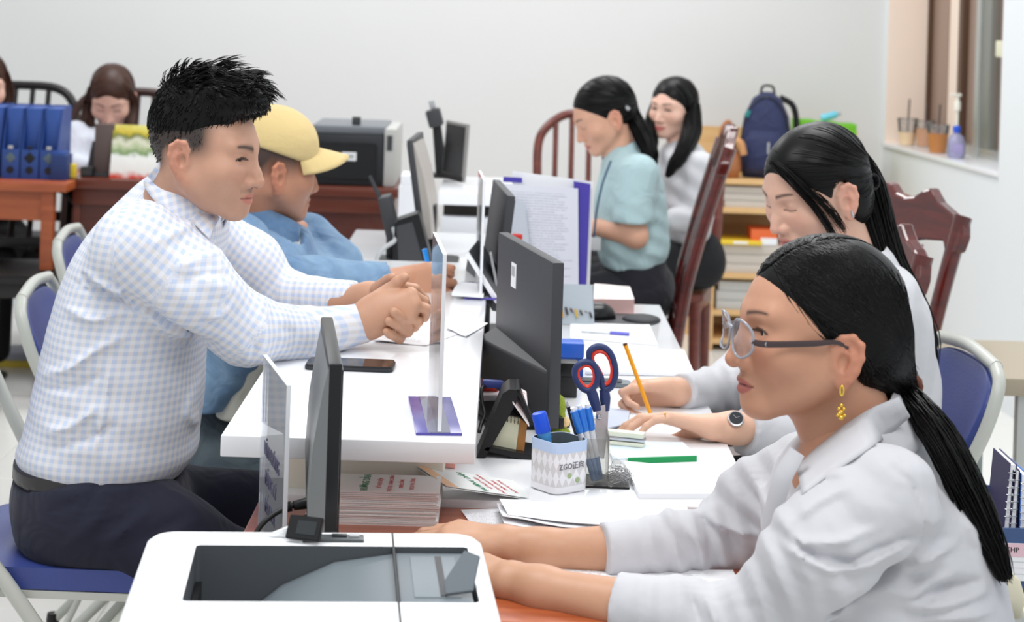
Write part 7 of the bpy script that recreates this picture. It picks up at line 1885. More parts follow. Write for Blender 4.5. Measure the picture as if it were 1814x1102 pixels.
# belt and trousers
M_navyt = cloth('dark_navy_trousers', (22, 24, 44), 0.85, 0.35, 9.0)
S = SDF()
S.loft(torso_rows([(800, 42, 318, 0.175), (832, 36, 322, 0.182), (845, 36, 322, 0.182)], dM), (1, 0), k=0.01)
V, Fq = S.mesh(0.006); 
beltS = SDF(); beltS.loft(torso_rows([(806, 34, 322, 0.184), (834, 32, 326, 0.186)], dM), (1, 0), k=0.01, power=2.3)
V, Fq = beltS.mesh(0.005); np_mesh('belt', V, Fq, mat('black_belt', (52, 50, 50), 0.35), mn, mn.location)
for x_ in (93, 178):
    q = [at(x_, y, 3.0) for y in (802, 820, 838)]
    yy = dM - 0.183 * (1 - abs((x_ - 180) / 150) ** 2.3) ** (1 / 2.3) - 0.003
    tube('belt_loop', [at(x_ + 2, 803, yy) - mn.location, at(x_, 820, yy - 0.003) - mn.location, at(x_ - 1, 840, yy) - mn.location], 0.005, M_navyt, mn, 6, flat=(0.4, (0, 1, 0)))
S = SDF()
S.loft(torso_rows([(834, 34, 324, 0.184), (870, 28, 330, 0.195), (910, 32, 330, 0.20), (945, 45, 300, 0.19), (968, 75, 260, 0.16)], dM), (1, 0), k=0.05)
kneeN, kneeF = at(432, 1022, 3.30), at(520, 905, 3.66)
S.cone(at(170, 905, 3.27), at(300, 965, 3.27), 0.080, 0.080, 0.05); S.cone(at(300, 965, 3.27), kneeN, 0.080, 0.066, 0.04)
S.cone(at(220, 905, 3.55), kneeF, 0.088, 0.068, 0.06)
aN, aF = Vector((kneeN.x - 0.09, 3.29, 0.10)), Vector((kneeF.x - 0.05, 3.68, 0.10))
S.cone(kneeN, aN, 0.064, 0.05, 0.03); S.cone(kneeF, aF, 0.064, 0.05, 0.03)
rt = ridges([([(150, 905), (170, 870), (185, 850), (188, 838)], 3.22, 0.006, -0.006), ([(120, 960), (165, 925), (200, 890)], 3.22, 0.008, 0.005), ([(190, 960), (230, 930), (265, 905)], 3.2, 0.008, 0.006), ([(100, 900), (130, 890), (160, 870)], 3.22, 0.008, -0.005), ([(240, 960), (290, 935), (330, 920)], 3.2, 0.008, -0.006)])
garment('trousers', S, 0.007, M_navyt, mn, rt)
for an in (aN, aF):
    bm = bmesh.new(); bmesh.ops.create_icosphere(bm, subdivisions=3, radius=1.0)
    for v in bm.verts: v.co = Vector((an.x + v.co.x * 0.13 + 0.06, an.y + v.co.y * 0.045, max(0, v.co.z * 0.09 - 0.03 * max(0, v.co.x) + 0.02))) - mn.location
    from_bm('shoe', bm, M_shoe, mn, True)
# hair: short sides, brushed-up top
HM_S = SDF()
HM_S.ell((0, -0.022, 0.046), (0.0775, 0.093, 0.078), k=0.02)
HM_S.ell((0, 0.002, 0.096), (0.066, 0.090, 0.050), k=0.03)
HM_S.ell((0, 0.050, 0.098), (0.052, 0.055, 0.030), k=0.03)
HM_S.ell((0, 0.118, 0.012), (0.120, 0.078, 0.076), k=0.008, op=-1)
HM_S.ell((0, -0.01, -0.030), (0.13, 0.16, 0.070), k=0.02, op=-1)
V, Fq = HM_S.mesh(0.0035, lambda P: (0.0035 * smooth01(P[:, 2], 0.06, 0.1) * np.sin(P[:, 0] * 190 + 3 * np.sin(P[:, 1] * 60)) * np.sin(P[:, 1] * 45 + P[:, 0] * 60)).astype(np.float32))
np_mesh('hair', xf(HM, V), Fq, M_hair, mn, mn.location)
n = 2600; pick = nr_.randint(0, len(V), n * 3); B0_ = V[pick]; keep = B0_[:, 2] > 0.028; B0_ = B0_[keep][:n]; n = len(B0_)
e = B0_ - V3((0, -0.02, 0.05)); e /= np.linalg.norm(e, axis=1, keepdims=True)
topw = smooth01(B0_[:, 2], 0.085, 0.125)[:, None]
clump = B0_[nr_.randint(0, n, 110)]; ci = np.argmin(((B0_[:, None] - clump[None]) ** 2).sum(2), 1)
cj = nr_.normal(0, 0.30, (110, 3))[ci]; cl = nr_.uniform(0.7, 1.35, (110, 1))[ci]
fwd_ = np.array([0, 1.0, 0.05]) * topw + np.array([0, -0.30, -0.75]) * (1 - topw)
fwd_ = fwd_ - e * ((fwd_ * e).sum(1, keepdims=True)) * 0.9
ln = (0.013 + 0.019 * topw) * cl * nr_.uniform(0.8, 1.15, (n, 1)); jit = (cj + nr_.normal(0, 0.10, (n, 3))) * (0.25 + 0.75 * topw)
jit -= e * np.minimum(0, (jit * e).sum(1, keepdims=True))
Pm = []
for k_ in range(7):
    u = k_ / 6.0; Pm.append(B0_ + e * 0.0006 + e * (ln * 0.42 * np.sin(u * 1.9) * topw) + (fwd_ + jit) * ln * u)
st_i = np.nonzero((fade > 0.75) & (loc_[:, 2] > -0.03) & (np.abs(loc_[:, 0]) < 0.08))[0]; st_b = loc_[nr_.choice(st_i, 1500)]
ste = st_b - V3((0, -0.01, 0.03)); ste /= np.linalg.norm(ste, axis=1, keepdims=True); stl = nr_.uniform(0.004, 0.009, (1500, 1)) * (0.5 + 0.5 * smooth01(st_b[:, 2], 0.0, 0.04))[:, None]
stp = np.stack([st_b + ste * 0.0008 * k_ / 3 + (np.array([0, -0.35, -1.0]) + nr_.normal(0, 0.12, (1500, 3))) * stl * k_ / 3 for k_ in range(4)], 1)
strands('short_hair', xf(HM, stp.reshape(-1, 3)).reshape(stp.shape), 0.00045, M_hair, mn, mn.location, 0.2)
Pm = np.stack(Pm, 1); side = (topw[:, 0] < 0.3); Pm[side] = fit_strands(HM_S, Pm[side], 0.0006); strands('hair_strands', xf(HM, Pm.reshape(-1, 3)).reshape(Pm.shape), 0.0009, M_hair, mn, mn.location, 0.15)

# ================================================================== man in the yellow cap
dC = 4.28
HCm = head_matrix(481, 293, 4.25, 28, 6)
cp = person('man in yellow cap and blue denim shirt leaning on the counter', (-0.57, dC, 0.0))
SK3 = (188, 134, 106)
neckC = at(462, 405, 4.28)
parts_ = [head_part(HCm, neckC, 0.0026, SK3, (180, 110, 98), dict(open_eye=0.004, jaw=1.1, nose=1.05, neck_r=0.056), dict(brow_w=1.2, stubble=1.0))]
loc_ = xf(HCm.inverted(), parts_[0][0]); ch = parts_[0][2]
fade = np.clip(smooth01(loc_[:, 2], -0.028, 0.03) * (1 - smooth01(loc_[:, 1], 0.022, 0.05)) * (np.abs(loc_[:, 0]) < 0.079) + smooth01(-loc_[:, 1], 0.03, 0.07) * smooth01(loc_[:, 2], -0.06, -0.01), 0, 1) * 0.92
ch[:] = ch * (1 - fade[:, None]) + L3((40, 34, 32)) * fade[:, None]
shN, elN, wrN = at(425, 432, 4.12), at(412, 492, 4.02), at(690, 500, 4.12)
shFa, elFa, wrFa = at(545, 425, 4.46), at(596, 470, 4.40), at(500, 492, 4.22)
S = SDF(); S.cone(at(640, 500, 4.10), at(705, 500, 4.13), 0.031, 0.028, 0.02)
hand_sdf(S, at(705, 500, 4.13), (1, 0.15, -0.05), (0.05, 1, -0.35), 1, [(0.5, 0.9, 0.5), (0.55, 1.0, 0.5), (0.6, 1.0, 0.5), (0.6, 1.0, 0.5)], scale=1.0, tdir=(0.8, 0.2, 0.25))
parts_.append(skin_part(S, 0.0035, (190, 136, 106)))
parts_.append(core_part([(neckC, at(455, 640, dC), 0.055, 0.09), (neckC, shN, 0.04, 0.04), (neckC, shFa, 0.04, 0.04), (shN, elN, 0.032, 0.03), (elN, wrN, 0.03, 0.025)], SK3))
V, Fq, c = join_np(parts_); np_mesh('body', V, Fq, M_skin, cp, cp.location, c)
eyeballs(HCm, cp, cp.location)
M_denim = cloth('blue_denim', (112, 146, 184), 0.85, 0.5, 14.0); 
t = NT(M_denim); b_ = M_denim.node_tree.nodes['Principled BSDF']; tc = t.add('ShaderNodeTexCoord'); nz = t.add('ShaderNodeTexNoise'); nz.inputs['Scale'].default_value = 9; nz.inputs['Detail'].default_value = 4; t.link(tc.outputs['Object'], nz.inputs[0])
cr = t.add('ShaderNodeValToRGB'); cr.color_ramp.elements[0].color = lin((82, 116, 154)); cr.color_ramp.elements[1].color = lin((132, 162, 190)); cr.color_ramp.elements[0].position = 0.35; cr.color_ramp.elements[1].position = 0.65
t.link(nz.outputs[0], cr.inputs[0]); t.link(cr.outputs[0], b_.inputs['Base Color'])
S = SDF()
S.loft(torso_rows([(388, 432, 505, 0.06), (405, 400, 540, 0.12), (430, 384, 556, 0.185), (470, 372, 560, 0.195), (530, 362, 545, 0.19), (600, 352, 510, 0.185), (660, 345, 470, 0.185), (705, 345, 425, 0.175)], dC), (1, 0), k=0.03)
S.cone(shN, elN, 0.066, 0.060, 0.04); S.cone(elN, at(560, 497, 4.06), 0.056, 0.050, 0.04); S.cone(at(560, 497, 4.06), at(620, 498, 4.09), 0.049, 0.043, 0.015); S.cone(at(618, 498, 4.088), at(684, 498, 4.12), 0.043, 0.040, 0.004, cut='ab')
S.cone(shFa, elFa, 0.062, 0.055, 0.04); S.cone(elFa, wrFa, 0.052, 0.045, 0.03)
fc = folds([(at(440, 470, 4.05), 0.12, (0.6, 0, 0.8), 0.04, 0.006, 21), (at(570, 440, 4.35), 0.09, (0.5, 0, 0.9), 0.035, 0.006, 22), (at(600, 500, 4.05), 0.08, (0.7, 0, 0.7), 0.04, 0.006, 23), (at(420, 640, 4.1), 0.14, (0.8, 0, 0.5), 0.05, 0.006, 24)])
S.cone(at(512, 392, 4.24), at(500, 478, 4.16), 0.045, 0.016, 0.01, op=-1)
garment('denim_shirt', S, 0.0065, M_denim, cp, fc)
M_tee = cloth('grey_tee', (196, 194, 184), 0.9, 0.4, 10)
S = SDF(); S.loft(torso_rows([(392, 448, 512, 0.055), (430, 430, 545, 0.10), (470, 400, 552, 0.14), (560, 400, 535, 0.15), (620, 395, 520, 0.155), (670, 390, 492, 0.16), (722, 385, 468, 0.16)], dC), (1, 0), k=0.02)
garment('tee_shirt', S, 0.009, M_tee, cp)
collar(cp, at(478, 392, 4.27), (0.35, 0.2, 0.9), (0.8, 0.45, -0.3), 0.066, 0.074, 0.016, M_denim, gap=0.95, fall=0.05, point=0.03, flare=1.25)
# cap
M_cap = cloth('yellow_twill', (212, 188, 132), 0.85, 0.12, 20)
S = SDF(); S.ell((0, -0.010, 0.034), (0.087, 0.106, 0.096), k=0.01); S.ell((0, 0.012, 0.055), (0.076, 0.072, 0.060), k=0.03); S.plane((0, 0, 0.026), (0, -0.22, -1), 0.006)
V, Fq = S.mesh(0.004); np_mesh('cap_crown', xf(HCm, V), Fq, M_cap, cp, cp.location)
bm = bmesh.new(); G = []
for i in range(17):
    a = math.radians(-72 + 144 * i / 16); row = []
    for j in range(6):
        u = j / 5; r1 = 0.083 + (0.072 * math.cos(a * 1.15) ** 0.8 if abs(a * 1.15) < 1.57 else 0.0) * u
        p_ = Vector((math.sin(a) * (0.083 + 0.006 * u), 0.006 + math.cos(a) * 0.09 + (0.078 * max(0, math.cos(a * 1.22)) ** 0.7) * u, 0.050 - 0.034 * (math.sin(a) ** 2) - 0.010 * u - 0.02 * u * math.sin(a) ** 2))
        row.append(bm.verts.new((Matrix.Translation(-cp.location) @ HCm) @ p_))
    G.append(row)
for A, B in zip(G, G[1:]):
    for k in range(5): bm.faces.new((A[k], A[k + 1], B[k + 1], B[k]))
o = from_bm('cap_brim', bm, M_cap, cp, True); o.modifiers.new('s', 'SOLIDIFY').thickness = 0.004
lathe('cap_button', [(0.0005, 0), (0.007, 0), (0.006, 0.004), (0.001, 0.005)], M_cap, cp, 12, Matrix.Translation(-cp.location) @ HCm @ Matrix.Translation((0, -0.014, 0.122)))
seated_legs(cp, at(385, 790, dC), (1, 0.1), cloth('washed_jeans', (84, 96, 102), 0.9, 0.5, 14), M_shoe)

# ================================================================== woman writing with the pencil
d2 = 3.72
H2 = head_matrix(1440, 334, d2, 209, 20, 0, 1.0)
w2 = person('woman in white blouse writing with an orange pencil', (0.66, d2, 0.0))
SK4 = (222, 178, 156)
neck2 = at(1510, 480, d2 + 0.01)
parts_ = [head_part(H2, neck2, 0.0021, SK4, (206, 120, 112), dict(open_eye=0.0, jaw=0.98, nose=0.98, cheek=1.05, neck_r=0.048), dict(brow_w=1.0, blush=0.3))]
S = SDF()
wl = at(1262, 757, 3.35)
S.cone(at(1370, 770, 3.40), at(1300, 758, 3.36), 0.029, 0.024, 0.02); S.cone(at(1300, 758, 3.36), wl, 0.025, 0.023, 0.02)
hand_sdf(S, wl, (-1, 0.1, 0.12), (0.05, -0.25, -1), -1, [(0.15, 0.45, 0.25), (0.2, 0.45, 0.25), (0.22, 0.5, 0.3), (0.25, 0.5, 0.3)], scale=0.98)
parts_.append(skin_part(S, 0.0028, (222, 176, 150)))
S = SDF()
wr2 = at(1200, 694, 3.62)
S.cone(at(1225, 696, 3.65), wr2, 0.026, 0.024, 0.02)
hand_sdf(S, wr2, (-1, -0.05, -0.12), (-0.1, -0.85, -0.5), 1, [(0.75, 1.05, 0.6), (0.85, 1.15, 0.6), (0.95, 1.2, 0.6), (1.0, 1.2, 0.6)], scale=0.95, tdir=(-0.85, -0.45, 0.05))
parts_.append(skin_part(S, 0.0028, (222, 176, 150)))
sn, en, wn = at(1535, 560, 3.52), at(1440, 775, 3.44), at(1322, 765, 3.37)
sf, ef, wf = at(1420, 540, 3.90), at(1330, 695, 3.93), at(1210, 697, 3.63)
parts_.append(core_part([(neck2, at(1530, 780, d2), 0.05, 0.09), (neck2, sn, 0.035, 0.035), (neck2, sf, 0.035, 0.035), (sn, en, 0.03, 0.03), (en, wn, 0.03, 0.025), (sf, ef, 0.03, 0.03), (ef, wf, 0.03, 0.025)], SK4))
V, Fq, c = join_np(parts_); np_mesh('body', V, Fq, M_skin, w2, w2.location, c)
S = SDF()
S.loft(torso_rows([(452, 1480, 1565, 0.06), (478, 1432, 1608, 0.125), (520, 1402, 1632, 0.165), (580, 1388, 1648, 0.17), (650, 1382, 1658, 0.165), (740, 1388, 1662, 0.165), (840, 1392, 1655, 0.17), (950, 1380, 1650, 0.18)], d2), (1, 0), k=0.03)
S.cone(sn, en, 0.066, 0.058, 0.04); S.cone(en, at(1375, 772, 3.41), 0.056, 0.048, 0.02); S.cone(at(1380, 772, 3.41), at(1318, 764, 3.375), 0.046, 0.042, 0.004, cut='ab')
S.cone(sf, at(1370, 620, 3.93), 0.064, 0.066, 0.04); S.cone(at(1370, 620, 3.93), at(1300, 690, 3.88), 0.066, 0.058, 0.04); S.cone(at(1300, 690, 3.88), at(1240, 694, 3.68), 0.058, 0.040, 0.02); S.cone(at(1245, 694, 3.685), at(1206, 694, 3.625), 0.036, 0.034, 0.006, cut='ab')
f2 = folds([(at(1270, 690, 3.75), 0.08, (1, 0, 0.4), 0.03, 0.005, 31), (at(1640, 620, 3.66), 0.15, (1, 0, -0.25), 0.05, 0.005, 32), (at(1390, 800, 3.46), 0.08, (1, 0, 0.2), 0.03, 0.004, 33)])
garment('blouse', S, 0.0055, M_wshirt, w2, f2)
collar(w2, at(1510, 468, d2), (-0.3, 0, 1), (-0.9, -0.4, -0.2), 0.060, 0.068, 0.012, M_wshirt, gap=0.5, fall=0.04, point=0.03, flare=1.25)
# hair: parted, drawn half back, long behind
H2S = SDF()
H2S.ell((0, -0.018, 0.030), (0.0845, 0.105, 0.090), k=0.02); H2S.ell((0, -0.055, -0.03), (0.076, 0.055, 0.075), k=0.03)
H2S.ell((0.0, 0.112, -0.050), (0.080, 0.088, 0.118), k=0.008, op=-1); H2S.ell((-0.06, 0.025, -0.118), (0.06, 0.07, 0.09), k=0.012, op=-1); H2S.ell((0.06, 0.025, -0.118), (0.06, 0.07, 0.09), k=0.012, op=-1)
H2S.ell((-0.082, -0.006, -0.012), (0.018, 0.020, 0.034), k=0.006, op=-1)
V, Fq = H2S.mesh(0.0032); np_mesh('hair', xf(H2, V), Fq, M_hair, w2, w2.location)
ctr, RR = (0, -0.018, 0.030), (0.0845, 0.105, 0.090)
def hair_fall(name, pts, wid, n, root, m, r=0.0013, flat=0.6, ref=(0, 1, 0), wobble=0.0007, core=True):
    pc = catmull(pts, 5); k = len(pc); cen = np.array([tuple(p) for p in pc])
    wd = np.interp(np.linspace(0, len(wid) - 1, k), range(len(wid)), wid)
    T = np.gradient(cen, axis=0); T /= np.linalg.norm(T, axis=1, keepdims=True)
    X = np.cross(T, ref); X /= np.linalg.norm(X, axis=1, keepdims=True); Y = np.cross(T, X)
    ang = nr_.rand(n) * 6.28; rad = np.sqrt(nr_.rand(n))
    off_ = (X[None] * (np.cos(ang) * rad)[:, None, None] + Y[None] * (np.sin(ang) * rad * flat)[:, None, None]) * wd[None, :, None]
    strands(name, cen[None] + off_ + np.cumsum(nr_.normal(0, wobble, (n, k, 3)), 1), r, m, root, root.location)
    if core:
        bm = bmesh.new(); add_tube(bm, [p - root.location for p in pc], list(wd * 0.8), 10, flat=(flat, ref)); from_bm(name + '_core', bm, m, root, True)
comb(H2, H2S, w2, M_hair, 620, (0, -0.13, -0.01), r=0.0010, part=-0.01, steps=9, step=0.013)
bk0 = lambda x, y, z: H2 @ Vector((x, y, z))
hair_fall('long_hair', [bk0(0, -0.075, 0.02), bk0(0, -0.098, -0.05), at(1560, 460, 3.74), at(1610, 545, 3.70), at(1640, 605, 3.68), at(1650, 650, 3.68)], [0.055, 0.058, 0.046, 0.034, 0.02, 0.006], 420, w2, M_hair, 0.0016)
hair_fall('fringe_wisps', [bk0(-0.022, 0.090, 0.092), bk0(-0.066, 0.070, 0.042), bk0(-0.081, 0.040, -0.005), bk0(-0.082, 0.022, -0.04), bk0(-0.082, 0.012, -0.07)], [0.014, 0.018, 0.012, 0.006, 0.002], 50, w2, M_hair, 0.0007, 0.35, (1, 0, 0), 0.0008, core=False)
hair_fall('fringe_lock', [bk0(-0.030, 0.092, 0.088), bk0(-0.058, 0.082, 0.050), bk0(-0.076, 0.062, 0.0), bk0(-0.080, 0.045, -0.045), bk0(-0.078, 0.036, -0.075)], [0.008, 0.010, 0.006, 0.003, 0.001], 46, w2, M_hair, 0.0009, 0.35, (1, 0, 0), 0.0009, core=False)
tube('hair_clip', [at(1530 + 9 * math.cos(a) + 18, 322 + 13 * math.sin(a), 3.73) - w2.location for a in np.linspace(-2.4, 2.2, 12)], 0.003, M_blackp, w2, 6)
tube('ear_stud', [bk0(-0.0845, -0.012, -0.040) - w2.location, bk0(-0.0865, -0.012, -0.052) - w2.location], 0.0022, M_steel, w2, 6)
q = at(1243, 745, 3.50) - w2.location
tube('finger_ring', [at(1178, 741, 3.335) - w2.location + Vector((0.003 * 0, 0.0095 * math.cos(a), 0.0095 * math.sin(a))) for a in np.linspace(0, 6.28, 15)[:-1]], 0.0012, M_gold, w2, 6, True)
seated_legs(w2, at(1545, 860, d2), (-1, -0.1), mat('black_trousers', (20, 20, 24), 0.85), M_shoe)
# wrist watch and pencil: things of their own
wt = thing('wrist_watch', 'silver wrist watch with a dark dial on the writing woman', 'watch', at(1300, 757, 3.33))
ax_ = Vector((-1, 0.1, 0.05)).normalized()
cW_ = at(1300, 758, 3.36) - wt.location; e1 = Vector((0, 1, 0)); e2 = Vector((0, 0, 1))
for k_, a in enumerate(np.linspace(0, 6.28, 21)[:-1]):
    dpos = cW_ + e1 * 0.0272 * math.cos(a) + e2 * 0.0272 * math.sin(a)
    box('bracelet_link', (0.011, 0.0095, 0.003), dpos, M_steel, wt, (a + math.pi / 2, 0, 0), 0.001)
Mw = frame(cW_ + Vector((0, -0.0225, 0.0185)), (1, 0, 0), (0, 0.64, 0.77))
lathe('case', [(0.0005, 0), (0.0135, 0), (0.0145, 0.003), (0.0135, 0.006), (0.0125, 0.0062)], M_steel, wt, 24, Mw)
lathe('dial', [(0.0003, 0.0062), (0.0115, 0.0062), (0.0115, 0.0068), (0.0003, 0.0068)], mat('dial_dark', (46, 48, 52), 0.25), wt, 24, Mw)
for a in (0.4, 2.2):
    tube('hand', [Mw @ Vector((0, 0, 0.0072)), Mw @ Vector((0.007 * math.cos(a), 0.007 * math.sin(a), 0.0072))], 0.0004, M_steel, wt, 4)
pA, pB = at(1108, 612, 3.53), at(1146, 716, 3.515)
pc_ = thing('pencil', 'orange wooden pencil held upright in the writing hand', 'pencil', pB + (pB - pA) * 0.35)
v0 = pA - pc_.location; v1 = pB + (pB - pA) * 0.22 - pc_.location
tube('barrel', [v0, v1], 0.0042, mat('orange_pencil', (246, 166, 36), 0.3), pc_, 6); tube('tip', [v1, v1 * 0.15], [0.004, 0.0008], M_pine, pc_, 6); tube('end_band', [v0 * 1.0, v0 + (v0 - v1) * 0.03], 0.0044, mat('brown_band', (96, 52, 30), 0.4), pc_, 6)

# ================================================================== woman in turquoise
dT_ = 6.22
HT = head_matrix(1068, 203, dT_, 193, 27, 0, 0.97)
wt_ = person('woman in turquoise shirt looking down with a long pony tail', (0.37, dT_, 0.0))
SK5 = (214, 164, 138)
neckT = at(1106, 290, dT_)
parts_ = [head_part(HT, neckT, 0.0032, SK5, (190, 110, 104), dict(open_eye=0.0, neck_r=0.048), dict(blush=0.2))]
S = SDF(); S.cone(at(1122, 400, 6.06), at(1126, 418, 6.05), 0.040, 0.036, 0.02); S.cone(at(1126, 418, 6.05), at(1058, 402, 6.12), 0.036, 0.026, 0.02)
hand_sdf(S, at(1056, 402, 6.12), (-1, 0.05, -0.35), (0.1, 0.3, -0.9), -1, [(0.3, 0.5, 0.3)] * 4, scale=0.95)
parts_.append(skin_part(S, 0.0045, SK5))
parts_.append(core_part([(neckT, at(1120, 450, dT_), 0.05, 0.08)], SK5))
V, Fq, c = join_np(parts_); np_mesh('body', V, Fq, M_skin, wt_, wt_.location, c)
M_turq = cloth('turquoise_cotton', (172, 198, 202), 0.85, 0.35, 12)
S = SDF()
S.loft(torso_rows([(258, 1088, 1132, 0.06), (276, 1072, 1158, 0.12), (310, 1062, 1172, 0.16), (360, 1052, 1181, 0.165), (410, 1054, 1185, 0.16), (445, 1058, 1184, 0.16), (472, 1066, 1168, 0.15)], dT_), (1, 0), k=0.03)
S.cone(at(1132, 308, 6.08), at(1122, 360, 6.06), 0.062, 0.060, 0.03); S.cone(at(1122, 360, 6.06), at(1121, 396, 6.055), 0.060, 0.064, 0.004, cut='ab')
garment('shirt', S, 0.009, M_turq, wt_, folds([(at(1130, 420, 6.08), 0.14, (0.5, 0, 0.9), 0.05, 0.006, 41)]))
collar(wt_, at(1104, 268, dT_), (-0.45, 0, 0.85), (-0.8, -0.3, -0.4), 0.060, 0.066, 0.015, M_turq, gap=0.45, fall=0.045, point=0.03, flare=1.25)
tube('lanyard', [at(1082, 285, 6.06) - wt_.location, at(1066, 330, 6.04) - wt_.location, at(1056, 380, 6.04) - wt_.location, at(1052, 425, 6.05) - wt_.location], 0.004, mat('dark_lanyard', (60, 84, 110), 0.7), wt_, 6, False, 4)
box('name_badge', (0.05, 0.004, 0.04), at(1050, 432, 6.03) - wt_.location, M_lgrey, wt_, None, 0.002)
S = SDF(); S.ell((0, -0.018, 0.030), (0.083, 0.104, 0.090), k=0.02); S.ell((0, -0.06, -0.01), (0.066, 0.05, 0.055), k=0.03); S.ell((0, 0.108, -0.050), (0.15, 0.092, 0.116), k=0.006, op=-1); S.ell((0, 0.0, -0.085), (0.09, 0.06, 0.055), k=0.01, op=-1)
V, Fq = S.mesh(0.005); np_mesh('hair', xf(HT, V), Fq, M_hair, wt_, wt_.location); comb(HT, S, wt_, M_hair, tgt=(0, -0.10, 0.0))
hair_fall('pony_tail', [HT @ Vector((0, -0.088, 0.015)), at(1118, 202, dT_), at(1138, 240, dT_ - 0.06), at(1152, 275, dT_ - 0.10), at(1158, 300, dT_ - 0.1)], [0.03, 0.026, 0.028, 0.022, 0.006], 160, wt_, M_hair, 0.0022)
box('hair_clip', (0.03, 0.02, 0.012), at(1108, 189, dT_ - 0.05) - wt_.location, M_lgrey, wt_, (0, 0.6, 0), 0.004)
M_blackt = cloth('black_trousers_b', (22, 22, 32), 0.85, 0.3, 9)
seated_legs(wt_, at(1128, 505, dT_), (-1, -0.1), M_blackt, M_shoe, r=0.085)
S = SDF(); S.loft(torso_rows([(455, 1068, 1178, 0.145), (490, 1062, 1186, 0.165), (540, 1062, 1190, 0.17)], dT_), (1, 0), k=0.02)
garment('waistband', S, 0.012, M_blackt, wt_)

# ================================================================== woman in white beside her
dN = 6.98
HN = head_matrix(1192, 191, dN, 232, 3, -2, 0.90)
wn_ = person('woman in white top with long loose black hair facing the camera', (0.62, dN, 0.0))
SK6 = (228, 184, 164)
neckN = at(1208, 270, dN)
parts_ = [head_part(HN, neckN, 0.0032, SK6, (196, 92, 88), dict(open_eye=0.004, neck_r=0.046), dict(blush=0.25))]
S = SDF(); hand_sdf(S, at(1182, 388, 6.78), (-1, 0, -0.2), (0, 0, -1), -1, [(0.3, 0.5, 0.3)] * 4, scale=0.9); parts_.append(skin_part(S, 0.006, SK6))
parts_.append(core_part([(neckN, at(1220, 400, dN), 0.05, 0.08)], SK6))
V, Fq, c = join_np(parts_); np_mesh('body', V, Fq, M_skin, wn_, wn_.location, c)
eyeballs(HN, wn_, wn_.location)
S = SDF()
S.loft(torso_rows([(248, 1188, 1232, 0.06), (262, 1172, 1246, 0.11), (290, 1166, 1258, 0.15), (340, 1168, 1264, 0.16), (390, 1174, 1262, 0.16), (425, 1182, 1252, 0.155)], dN), (1, 0), k=0.03)
S.cone(at(1240, 296, 6.84), at(1236, 385, 6.80), 0.058, 0.050, 0.03); S.cone(at(1236, 388, 6.80), at(1192, 388, 6.78), 0.050, 0.036, 0.02)
garment('blouse', S, 0.010, M_wshirt, wn_, folds([(at(1220, 340, 6.84), 0.16, (0.6, 0, 0.8), 0.06, 0.006, 51)]))
S = SDF(); S.ell((0, -0.018, 0.032), (0.085, 0.104, 0.092), k=0.02); S.ell((0, -0.05, -0.05), (0.080, 0.055, 0.10), k=0.03); S.ell((0, 0.112, -0.045), (0.068, 0.094, 0.112), k=0.006, op=-1)
V, Fq = S.mesh(0.005); np_mesh('hair', xf(HN, V), Fq, M_hair, wn_, wn_.location); comb(HN, S, wn_, M_hair, fall=True)
hair_fall('long_hair', [HN @ Vector((-0.07, -0.03, 0.02)), at(1226, 230, dN - 0.08), at(1212, 265, dN - 0.15), at(1195, 290, dN - 0.17), at(1182, 312, dN - 0.18)], [0.03, 0.034, 0.028, 0.02, 0.006], 140, wn_, M_hair, 0.0024)
hair_fall('long_hair', [HN @ Vector((0.066, 0.0, 0.03)), at(1156, 215, dN - 0.02), at(1154, 250, dN - 0.06), at(1160, 280, dN - 0.1)], [0.022, 0.026, 0.026, 0.008], 120, wn_, M_hair, 0.0024)
seated_legs(wn_, at(1222, 450, dN), (-0.9, -0.4), MATS['black_trousers'], M_shoe)

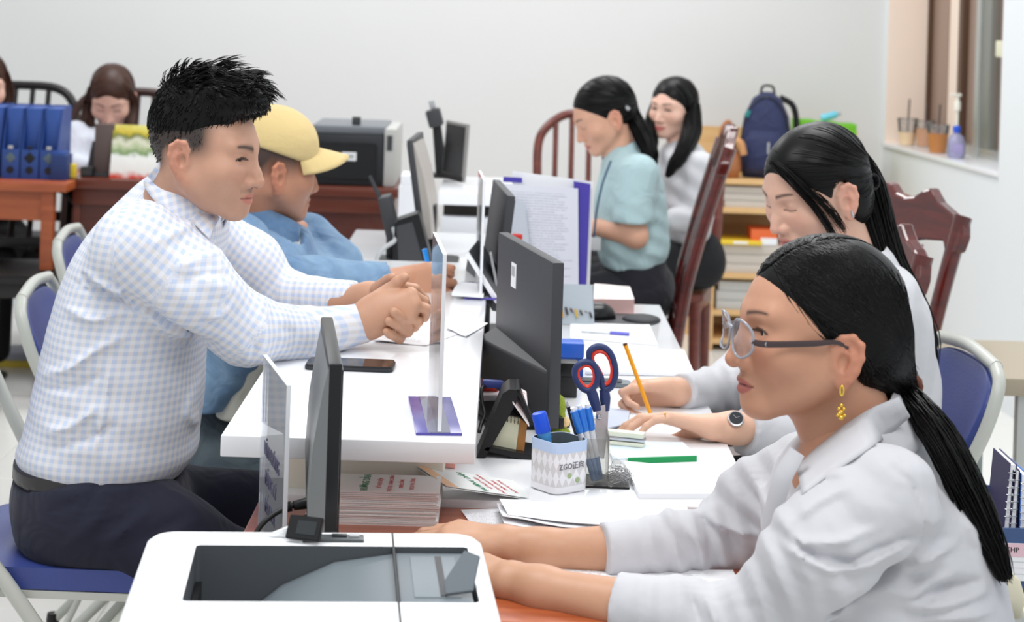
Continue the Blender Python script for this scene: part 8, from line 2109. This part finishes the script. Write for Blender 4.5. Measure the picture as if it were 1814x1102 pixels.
# ================================================================== two women at the back desks
def back_woman(label, hx, hy, d, yaw, pitch, rows, shirt, hairm, arm=None, scale=1.0, long=0.0):
    H = head_matrix(hx, hy, d, yaw, pitch, 0, scale)
    zb = 0.0; pr = person(label, (at(hx, hy, d).x, d, 0.0))
    nk = at((rows[0][1] + rows[0][2]) / 2, rows[0][0] + 12, d + 0.02)
    ps = [head_part(H, nk, 0.0036, (220, 178, 160), (190, 120, 112), dict(open_eye=0.0, neck_r=0.046), dict(blush=0.1))]
    if arm:
        S = SDF(); hand_sdf(S, arm[2], arm[2] - arm[1], (0, 0, -1), 1, [(0.3, 0.4, 0.3)] * 4, scale=0.95); ps.append(skin_part(S, 0.006, (220, 178, 160)))
    ps.append(core_part([(nk, at((rows[-1][1] + rows[-1][2]) / 2, rows[-1][0], d), 0.05, 0.08)], (220, 178, 160)))
    V, Fq, c = join_np(ps); np_mesh('body', V, Fq, M_skin, pr, pr.location, c)
    S = SDF(); S.loft(torso_rows(rows, d), (1, 0), k=0.03)
    if arm: S.cone(arm[0], arm[1], 0.058, 0.05, 0.03); S.cone(arm[1], arm[2], 0.048, 0.036, 0.02)
    garment('shirt', S, 0.011, shirt, pr)
    S = SDF(); S.ell((0, -0.018, 0.032), (0.086, 0.104, 0.092), k=0.02); S.ell((0, -0.035, -0.05), (0.088, 0.06, 0.11), k=0.03); S.ell((0, 0.112, -0.040), (0.060, 0.092, 0.105), k=0.006, op=-1)
    V, Fq = S.mesh(0.006); np_mesh('hair', xf(H, V), Fq, hairm, pr, pr.location); comb(H, S, pr, hairm, fall=True)
    for sx in (-1, 1):
        a0 = H @ Vector((sx * 0.066, 0.03, 0.06)); a1 = H @ Vector((sx * 0.082, 0.02, -0.02))
        hair_fall('side_hair', [a0, a1, a1 + Vector((0, -0.03, -0.08 - long)), a1 + Vector((-sx * 0.0, -0.04, -0.13 - long))], [0.016, 0.026, 0.028, 0.010], 70, pr, hairm, 0.0026)
    seated_legs(pr, at((rows[-1][1] + rows[-1][2]) / 2, rows[-1][0] + 60, d), (0.1, -1), MATS['black_trousers'], M_shoe)
    return pr
M_palegrey = cloth('pale_grey_blouse', (206, 210, 220), 0.85, 0.3, 10)
dB = 7.68
back_woman('brown-haired woman in pale grey blouse bent over the desk calendar', 198, 172, dB, 272, 32, [(222, 175, 222, 0.06), (236, 142, 246, 0.11), (262, 124, 258, 0.13), (300, 116, 262, 0.14), (350, 120, 260, 0.15)], M_palegrey, M_hairb, (at(135, 240, dB - 0.05), at(128, 296, dB - 0.12), at(162, 302, 7.42)))
back_woman('woman in white with long brown hair at the frame edge behind the blue files', -26, 150, dB, 290, 10, [(196, -50, 5, 0.06), (208, -88, 44, 0.10), (240, -105, 58, 0.13), (300, -110, 62, 0.14), (350, -105, 60, 0.15)], M_wshirt, M_hairb, None, 1.0, 0.06)

# ------------------------------------------------------------------ small pieces belong to the part they sit on
def nest(child, part):
    for o in list(C.objects):
        if o.parent is None or o.parent.parent is not None or o.name.split('.')[0] != child: continue
        for q in o.parent.children:
            if q.name.split('.')[0] == part and q is not o and not q.rotation_euler.to_quaternion().angle > 1e-4:
                root = o.parent; o.parent = q; o.location = o.location - q.location
                break
for a_, b_n in (('display_glass', 'display'), ('keypad', 'control_panel'), ('sticker', 'panel'), ('barcode', 'panel'), ('dial', 'case'), ('hand', 'case'), ('hair_strands', 'hair'), ('lighter_strands', 'hair'), ('short_hair', 'hair'),
                ('cuff_button', 'shirt'), ('collar', 'shirt'), ('placket', 'shirt'), ('cap_button', 'cap_crown'), ('label_slot', 'front_panel'), ('finger_hole', 'front_panel'), ('clip', 'front_panel'), ('sticker_print', 'sticker'),
                ('pink_header', 'index_label'), ('ruled_line', 'index_label'), ('lettering', 'index_label'), ('zip_tag', 'front_pocket'), ('seat_pan', 'seat'), ('stop_slot', 'tray_plate'), ('belt_loop', 'trousers'), ('pony_tail_core', 'pony_tail'), ('glass', 'case'), ('title_lettering', 'leaf'), ('red_lettering', 'leaf'), ('key', 'case'), ('base_clip', 'base')):
    nest(a_, b_n)
